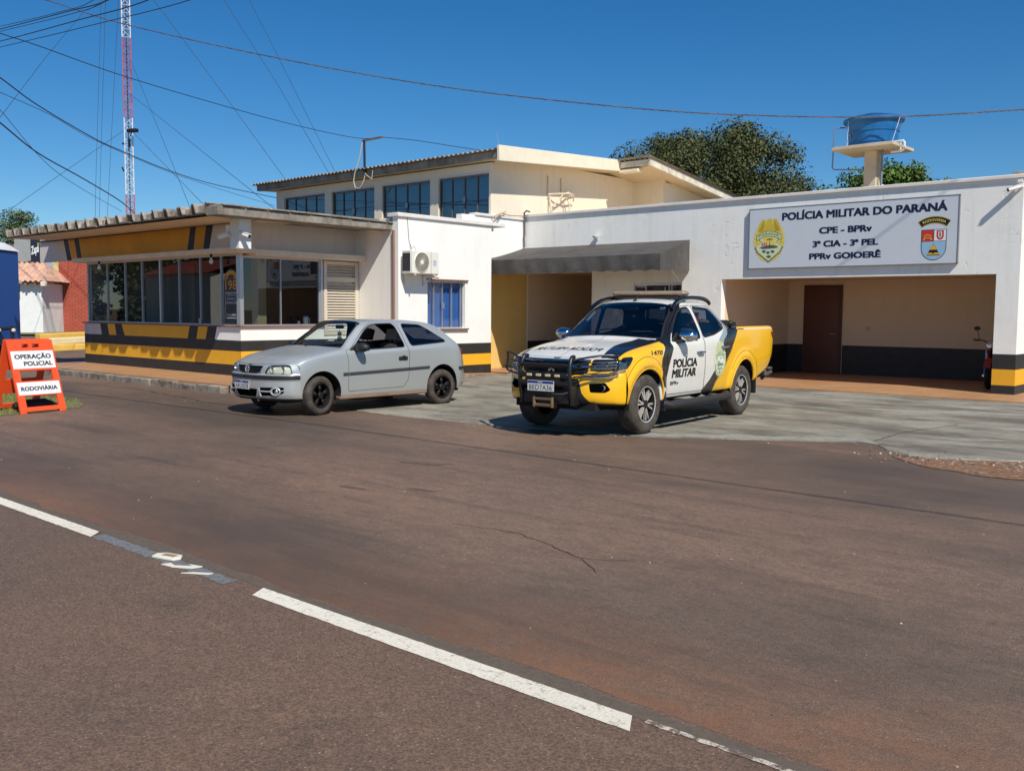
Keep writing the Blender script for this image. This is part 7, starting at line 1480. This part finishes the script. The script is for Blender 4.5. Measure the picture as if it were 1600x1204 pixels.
        m = MB(); m.tube([(2.335, .46*s, .795), (2.27, .585*s, .79), (2.19, .70*s, .795), (2.10, .80*s, .82), (2.02, .868*s, .845)], .012, 7); m.tube([(2.38, .44*s, .748), (2.315, .585*s, .745), (2.215, .725*s, .755), (2.12, .825*s, .785)], .014, 7); m.build('chrome_blade', CHR, root)
        m = skin(Fn, Vf, Sf['fog'], 'fog_lamp_recess', HOLE, root, mirror=(s < 0), off=.002)
        q = MB(); q.lathe([(.05, .0), (.048, .02), (.042, .022), (.035, -.01), (0, -.015)], (2.235, .66*s, .622), 'x', 20); q.build('fog_lamp', CHR, m)
    # bull bar
    bb = bpy.data.objects.new('bull_bar', None); COL.objects.link(bb); bb.parent = root
    for s in (1, -1):
        m = MB(); m.tube(smooth_path([(2.40, .35*s, 1.0), (2.47, .36*s, .985), (2.52, .37*s, .88), (2.53, .375*s, .74), (2.51, .375*s, .58), (2.46, .37*s, .45), (2.36, .36*s, .40)], 6), .027, 12); m.build('upright', M('bar_black', (30, 30, 31), .38, var=.1), bb)
        m = MB(); P = [(2.50, .40*s, .965), (2.36, .62*s, 1.015), (2.22, .80*s, 1.03), (2.17, .84*s, .98), (2.18, .845*s, .86), (2.24, .80*s, .80), (2.38, .60*s, .775), (2.50, .40*s, .76)]
        m.tube(smooth_path(P, 4), .013, 8); m.sphere((2.17, .84*s, 1.02), .022, 10, 8)
        for t in (.25, .5, .75):
            a = Vector((2.50, .40*s, .965)).lerp(Vector((2.50, .40*s, .76)), t); b = Vector((2.17, .845*s, .98)).lerp(Vector((2.2, .84*s, .84)), t); mid = (a+b)/2+Vector((.03, .02*s, .012)); m.tube([a, mid, b], .006, 6)
        m.build('lamp_guard', MATS['bar_black'], bb)
        m = MB(); m.box(2.3, 2.5, (.36 if s > 0 else -.40), (.40 if s > 0 else -.36), .40, .64); m.build('mount_plate', MATS['bar_black'], bb, bevel=.01)
    for z, r in ((.895, .026), (.665, .036)):
        m = MB(); m.tube([(2.525, -.37, z), (2.54, 0, z), (2.525, .37, z)], r, 12); m.build('cross_tube', MATS['bar_black'], bb)
    m = MB(); m.box(2.50, 2.56, -.36, .36, .735, .80); lb = m.build('light_strip', MATS['bar_black'], bb, bevel=.015)
    for y in (-.21, -.07, .07, .21): m = MB(); m.box(2.558, 2.568, y-.04, y+.04, .752, .785); m.build('marker_lamp', M('marker_lens', (206, 186, 150), .3, var=0), lb, bevel=.008)
    m = MB(); m.box(2.46, 2.50, -.34, .34, .42, .60); m.build('winch_plate', MATS['bar_black'], bb, bevel=.01)
    wn = bpy.data.objects.new('winch_fairlead', None); COL.objects.link(wn); wn.parent = bb; STL = M('winch_steel', (160, 134, 104), .35, .7, var=.2)
    m = MB(); m.box(2.50, 2.515, -.17, .17, .365, .50); m.build('plate', MATS['bar_black'], wn)
    for a, b in (((2.545, -.12, .475), (2.545, .12, .475)), ((2.545, -.12, .395), (2.545, .12, .395)), ((2.545, -.14, .37), (2.545, -.14, .50)), ((2.545, .13, .37), (2.545, .13, .50))): m = MB(); m.tube([a, b], .022, 12); m.build('roller', STL, wn)
    m = MB(); m.tube([(2.53, .02, .50), (2.56, .1, .54), (2.55, .3, .55), (2.5, .38, .58)], .008, 6); m.build('winch_cable', MATS['step_grey'], wn)
    lic_plate(root, (2.595, -.01, .638), 'BED7A36')
    # livery lettering and crest on the left side, mirrored words on the bonnet
    INK = M('livery_ink', (26, 24, 26), .4, var=0)
    for s in (False, True):
        m = MB()
        if not s:
            lay_text(A, m, 'POLÍCIA', .815, .825, .112, .70, (0, 2), 2, 4.6, 5, 11, -1, .03, .003, False, .10); lay_text(A, m, 'MILITAR', .835, .690, .112, .70, (0, 2), 2, 4.6, 5, 11, -1, .03, .003, False, .10); lay_text(A, m, 'BPRv', .865, .592, .05, .235, (0, 2), 1.2, 4.6, 4, 11, -1, .012, .003)
        else:
            lay_text(A, m, 'POLÍCIA', .12, .825, .112, .70, (0, 2), 2, 4.6, 5, 11, 1, .03, .003, True); lay_text(A, m, 'MILITAR', .12, .690, .112, .70, (0, 2), 2, 4.6, 5, 11, 1, .03, .003, True)
        m.build('side_lettering', INK, doors[0] if not s else body, smooth=0)
    m = MB(); lay_text(A, m, '1470', 1.40, 1.01, .055, .28, (0, 2), 3.0, 5.3, 1, 5, -1, .015, .003, False, .1); m.build('fleet_number', INK, body, smooth=0)
    m = MB(); vs, fs, wd = text2d('POLÍCIA MILITAR', 0); k_ = 1.0/wd; lay(A, m, [(1.985+b*.085, .50-a*k_) for a, b in vs if True], fs, (0, 1), 5, 9, 0, 4, .004) if False else None
    lft = [(1.90+b*-.0, 0) for a, b in ()]
    for q_, (du, dv) in enumerate(((-.025, 0), (.025, 0))):
     P = [(1.925-(b+dv)*.15, .41-(a+du)*1.0/wd) for a, b in vs]; uv = A.inv([(x, abs(y)) for x, y in P], (0, 1), 5.2, 9, 0, 5); X = A.ev(uv); N = A.ev(uv, A.N)
     X = X+N/np.linalg.norm(N, axis=1, keepdims=True)*(.004+.0003*q_); sg_ = np.array([1 if y >= 0 else -1 for _, y in P]); X[:, 1] = np.array([y for _, y in P]); m.add([tuple(map(float, p)) for p in X], fs); m.build('bonnet_lettering', INK, root, smooth=0)
    cr = bpy.data.objects.new('door_crest', None); COL.objects.link(cr); cr.parent = doors[1]
    def fcr(u, v, l):
        uv = A.inv([(-.655-u*1.0*.5, .885+v*.53)], (0, 2), 2, 5, 7, 13); X = A.ev(uv)[0]; return (float(X[0]), float(X[1])+.003+.0006*l, float(X[2]))
    state_crest(cr, fcr, faded=1)
    # mirrors, handles, roof rails, light bar, step tubes, mud flaps
    for s in (1, -1):
        e = bpy.data.objects.new('mirror', None); COL.objects.link(e); e.parent = root
        m = MB(); m.T = Matrix.Translation((.60, 1.0*s, 1.245)) @ Matrix.Rotation(.15*s, 4, 'Z'); m.sphere((0, 0, 0), .1, 24, 16, sc=(.95, 1.32, .82)); m.build('shell', CHR, e, smooth=180)
        m = MB(); m.bar((.66, s*.85, 1.165), (.62, s*.97, 1.18), .09, .05); m.prism([(.80, 1.17), (.55, 1.17), (.64, 1.29)], lambda a, b, d: (a, d, b), s*.83, s*.865); m.build('mirror_foot', BPL, e, bevel=.008)
        m = MB(); m.add([(.508, s*.90, 1.18), (.508, s*1.10, 1.18), (.508, s*1.10, 1.31), (.508, s*.90, 1.31)], [(0, 1, 2, 3)]); m.build('mirror_glass', M('mirror_glass', (200, 210, 220)), e, smooth=0)
        for x, z in ((0, 1.005), (-.80, 1.06)):
            m = MB(); m.tube([(x+.11, s*.90, z+.0), (x+.07, s*.94, z+.004), (x-.07, s*.94, z+.004), (x-.11, s*.90, z)], .017, 10, sx=1); h_ = m.build('door_handle', CHR, root)
            m = MB(); m.sphere((x, s*.893, z-.005), .06, 14, 8, sc=(1.5, .2, .7)); m.build('handle_cup', BPL, h_)
        m = MB(); m.tube(smooth_path([(.42, s*.655, 1.60), (.30, s*.635, 1.675), (.12, s*.62, 1.735), (-.2, s*.61, 1.768), (-.6, s*.61, 1.765), (-.80, s*.61, 1.735), (-.88, s*.61, 1.69)], 5), .030, 10, sx=.8); m.build('roof_rail', BGL, root)
        m = MB(); m.tube([(1.02, s*.86, .36), (.96, s*.93, .335), (-.88, s*.93, .335), (-.96, s*.86, .36)], .052, 12, sx=1.3)
        for x in (.6, -.5): m.bar((x, s*.6, .42), (x, s*.92, .34), .06, .04)
        m.build('side_step', M('step_black', (44, 42, 42), .6, var=.1), root)
        m = MB(); m.box(1.02, 1.05, s*.88-.11, s*.88+.03, .26, .52); m.build('mud_flap', BPL, root, bevel=.006)
        m = MB(); m.box(-2.04, -2.0, s*.86-.13, s*.86+.04, .30, .56); m.build('mud_flap', BPL, root, bevel=.006)
        m = MB(); m.prism([(1.115, .40), (.985, .40), (.985, .60), (1.06, .70), (1.13, .62)], lambda a, b, d: (a, d, b), s*.80, s*.885); m.build('fender_corner', WHT, root, bevel=.02)
        # flare lips
        for cx, cz, r in ((1.50, .41, .435), (-1.53, .42, .445)):
            q = circ(cx, cz, r, 36, -.05, PI+.05); uv = A.inv(q, (0, 2), 1.0, 4.6, 0 if cx > 0 else 10, 6 if cx > 0 else 16); X = A.ev(uv); m = MB(); m.tube([(float(p[0]), s*(float(p[1])-.006), float(p[2])) for p in X], .014, 8); m.build('arch_lip', YEL, root)
    m = MB(); m.tube([(-.19, -.56, 0), (-.19, .56, 0)], .062, 16); 
    lbo = bpy.data.objects.new('light_bar', None); COL.objects.link(lbo); lbo.parent = root; lbo.location = (0, 0, 1.83)
    m = MB(); P = [(-.60, .6), (-.585, .9), (-.54, 1), (.54, 1), (.585, .9), (.60, .6)]
    m.lathe([(0, -.605)]+[(.058*b, a) for a, b in P]+[(0, .605)], (0, 0, 0), 'y', 18); m.v = [(v[0]*1.7-.16, v[1], v[2]*.68) for v in m.v]; m.build('lens', M('lightbar_dusty', (150, 128, 104), .45, var=.2, vs=5, coat=.3), lbo, smooth=50)
    m = MB(); m.box(-.26, -.06, -.5, .5, -.075, -.04); m.build('base', BPL, lbo, bevel=.01)
    for s in (1, -1): m = MB(); m.box(-.2, -.12, s*.52-.04, s*.52+.04, -.11, -.04); m.build('foot', BPL, lbo)
    m = MB(); m.sphere((.27, 0, 1.715), .035, 14, 8, sc=(1.6, .6, .9)); m.tube([(.26, 0, 1.73), (.16, 0, 1.83)], .006, 6); m.build('roof_antenna', BPL, root)
    # load bed roll hoop
    m = MB()
    for x in (-1.1, -1.25): m.tube([(x, -.78, 1.33), (x, -.74, 1.42), (x, .74, 1.42), (x, .78, 1.33)], .03, 8)
    m.tube([(-1.1, .74, 1.42), (-1.3, .80, 1.36)], .03, 8); m.sphere((-1.22, .80, 1.40), .05, 10, 8); m.box(-1.36, -1.28, .77, .83, 1.30, 1.42); m.build('roll_hoop', BPL, root)
    # underside
    for s in (1, -1):
        for cx, r, y1, cz in ((1.5, .43, .87, .41), (-1.53, .44, .88, .42)): m = MB(); arch_liner(m, cx, r, s*.52, s*y1, cz); m.build('wheel_arch_liner', MATS['liner_black'], root)
    m = MB(); m.box(-2.6, 2.2, -.58, .58, .38, .46); m.box(-1.0, 1.02, -.83, .83, .40, .46); m.tube([(-1.5, -.7, .38), (-1.5, .7, .38)], .05, 10); m.sphere((-1.5, .1, .36), .14, 12, 8); m.tube([(1.5, -.7, .38), (1.5, .7, .38)], .04, 8); m.box(1.9, 2.3, -.6, .6, .34, .44); m.build('underbody', MATS['liner_black'], root)
    GUN = M('gunmetal', (50, 48, 50), .4, .6, var=.05); MACH = M('machined_alloy', (214, 208, 200), .34, .5, var=.08)
    def rim(e, rr, h, s):
        m = MB(); m.lathe([(rr, s*h*.86), (rr-.012, s*h*.82), (rr-.022, s*h*.4), (rr-.022, -s*h*.8)], (0, 0, 0), 'y', 56); rm = m.build('rim', GUN, e, smooth=40)
        m = MB(); m.lathe([(rr+.004, s*h*.86), (rr+.003, s*h*.90), (rr-.012, s*h*.86)], (0, 0, 0), 'y', 56); m.build('rim_lip', MACH, rm)
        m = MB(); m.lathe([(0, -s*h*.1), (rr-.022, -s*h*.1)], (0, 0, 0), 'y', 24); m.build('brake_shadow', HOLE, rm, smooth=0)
        m = MB(); y1 = s*h*.66
        for i in range(6):
            a0 = 2*PI*i/6+.2
            for o in (-.16, .16):
                a = a0+o; w0, w1 = .008, .012; r0, r1 = .05, rr-.014; ca, sa = math.cos(a), math.sin(a); c0, s0 = math.cos(a0+o*.45), math.sin(a0+o*.45)
                p0 = (r0*c0, r0*s0); p1 = (r1*ca, r1*sa); m.prism([(p0[0]-s0*w0, p0[1]+c0*w0), (p1[0]-sa*w1, p1[1]+ca*w1), (p1[0]+sa*w1, p1[1]-ca*w1), (p0[0]+s0*w0, p0[1]-c0*w0)], lambda u, v, d: (u, d+s*.012*((u*u+v*v) < .01), v), y1-s*.035, y1)
        m.build('spokes', MACH, rm, smooth=0)
        m = MB(); m.lathe([(.062, y1-s*.02), (.055, y1+s*.012), (.03, y1+s*.016), (0, y1+s*.016)], (0, 0, 0), 'y', 24)
        for i in range(6): a = 2*PI*i/6; m.sphere((.05*math.cos(a), y1+s*.01, .05*math.sin(a)), .010, 8, 6)
        m.build('hub', GUN, rm)
    for x in (1.5, -1.5):
        for s in (1, -1): wheel(root, x, s*.775, .382, .25, .232, rim, .0, s)
    # cabin
    SB = M('pickup_seat', (70, 68, 68), .95, var=.1, vs=9)
    for y in (.38, -.38): seat(root, .02, y, .74, SB, SB, .5)
    m = MB(); m.box(-.85, -.45, -.66, .66, .62, .80); m.T = Matrix.Translation((-.80, 0, .78)) @ Matrix.Rotation(-.25, 4, 'Y'); m.box(-.07, .07, -.66, .66, 0, .52)
    for y in (.4, -.4): m.box(-.05, .05, y-.13, y+.13, .54, .70)
    m.build('rear_seat', SB, root, bevel=.04)
    m = MB(); m.box(.55, .95, -.76, .76, .80, 1.12); m.box(.72, 1.0, -.74, .74, 1.10, 1.19); m.build('dashboard', M('pickup_dash', (38, 38, 40), .8, var=.05), root, bevel=.05)
    steering(root, .45, .38, 1.10, .19)
    m = MB(); m.box(-.9, .95, -.82, .82, .46, .54); m.build('cabin_floor', MATS['carpet_black'], root)
    m = MB(); m.tube([(.52, -.655, 1.43), (.50, -.63, 1.46), (.40, -.61, 1.54), (.36, -.625, 1.56)], .02, 8); m.build('grab_handle', M('handle_beige', (196, 190, 176), .6, var=0), root)
    m = MB(); m.box(.36, .39, -.11, .11, 1.57, 1.63); m.sphere((.35, .02, 1.49), .04, 10, 8); m.build('rear_view_mirror', BPL, root, bevel=.012)
    m = MB(); m.box(-.45, -.42, .52, .66, 1.40, 1.56); m.build('red_jacket', M('jacket_red', (200, 60, 40), .9, var=.1), root, bevel=.02)
    m = MB(); m.tube([(1.02, -.45, 1.225), (.93, -.2, 1.31), (.90, .1, 1.335)], .008, 5); m.tube([(1.03, .1, 1.24), (.92, .35, 1.30), (.86, .6, 1.30)], .008, 5); m.build('wiper', BPL, root)
    m = MB(); m.box(.385, .39, .46, .54, 1.60, 1.63); m.build('windscreen_tag', M('tag_white', (220, 222, 226), .5, var=0), root, smooth=0)
pickup = empty('police_pickup', (-7.70, 11.57, .012), -1.486, 'yellow, white and black police double-cab pickup with bull bar and roof light bar', 'pickup truck')
build_pickup(pickup)
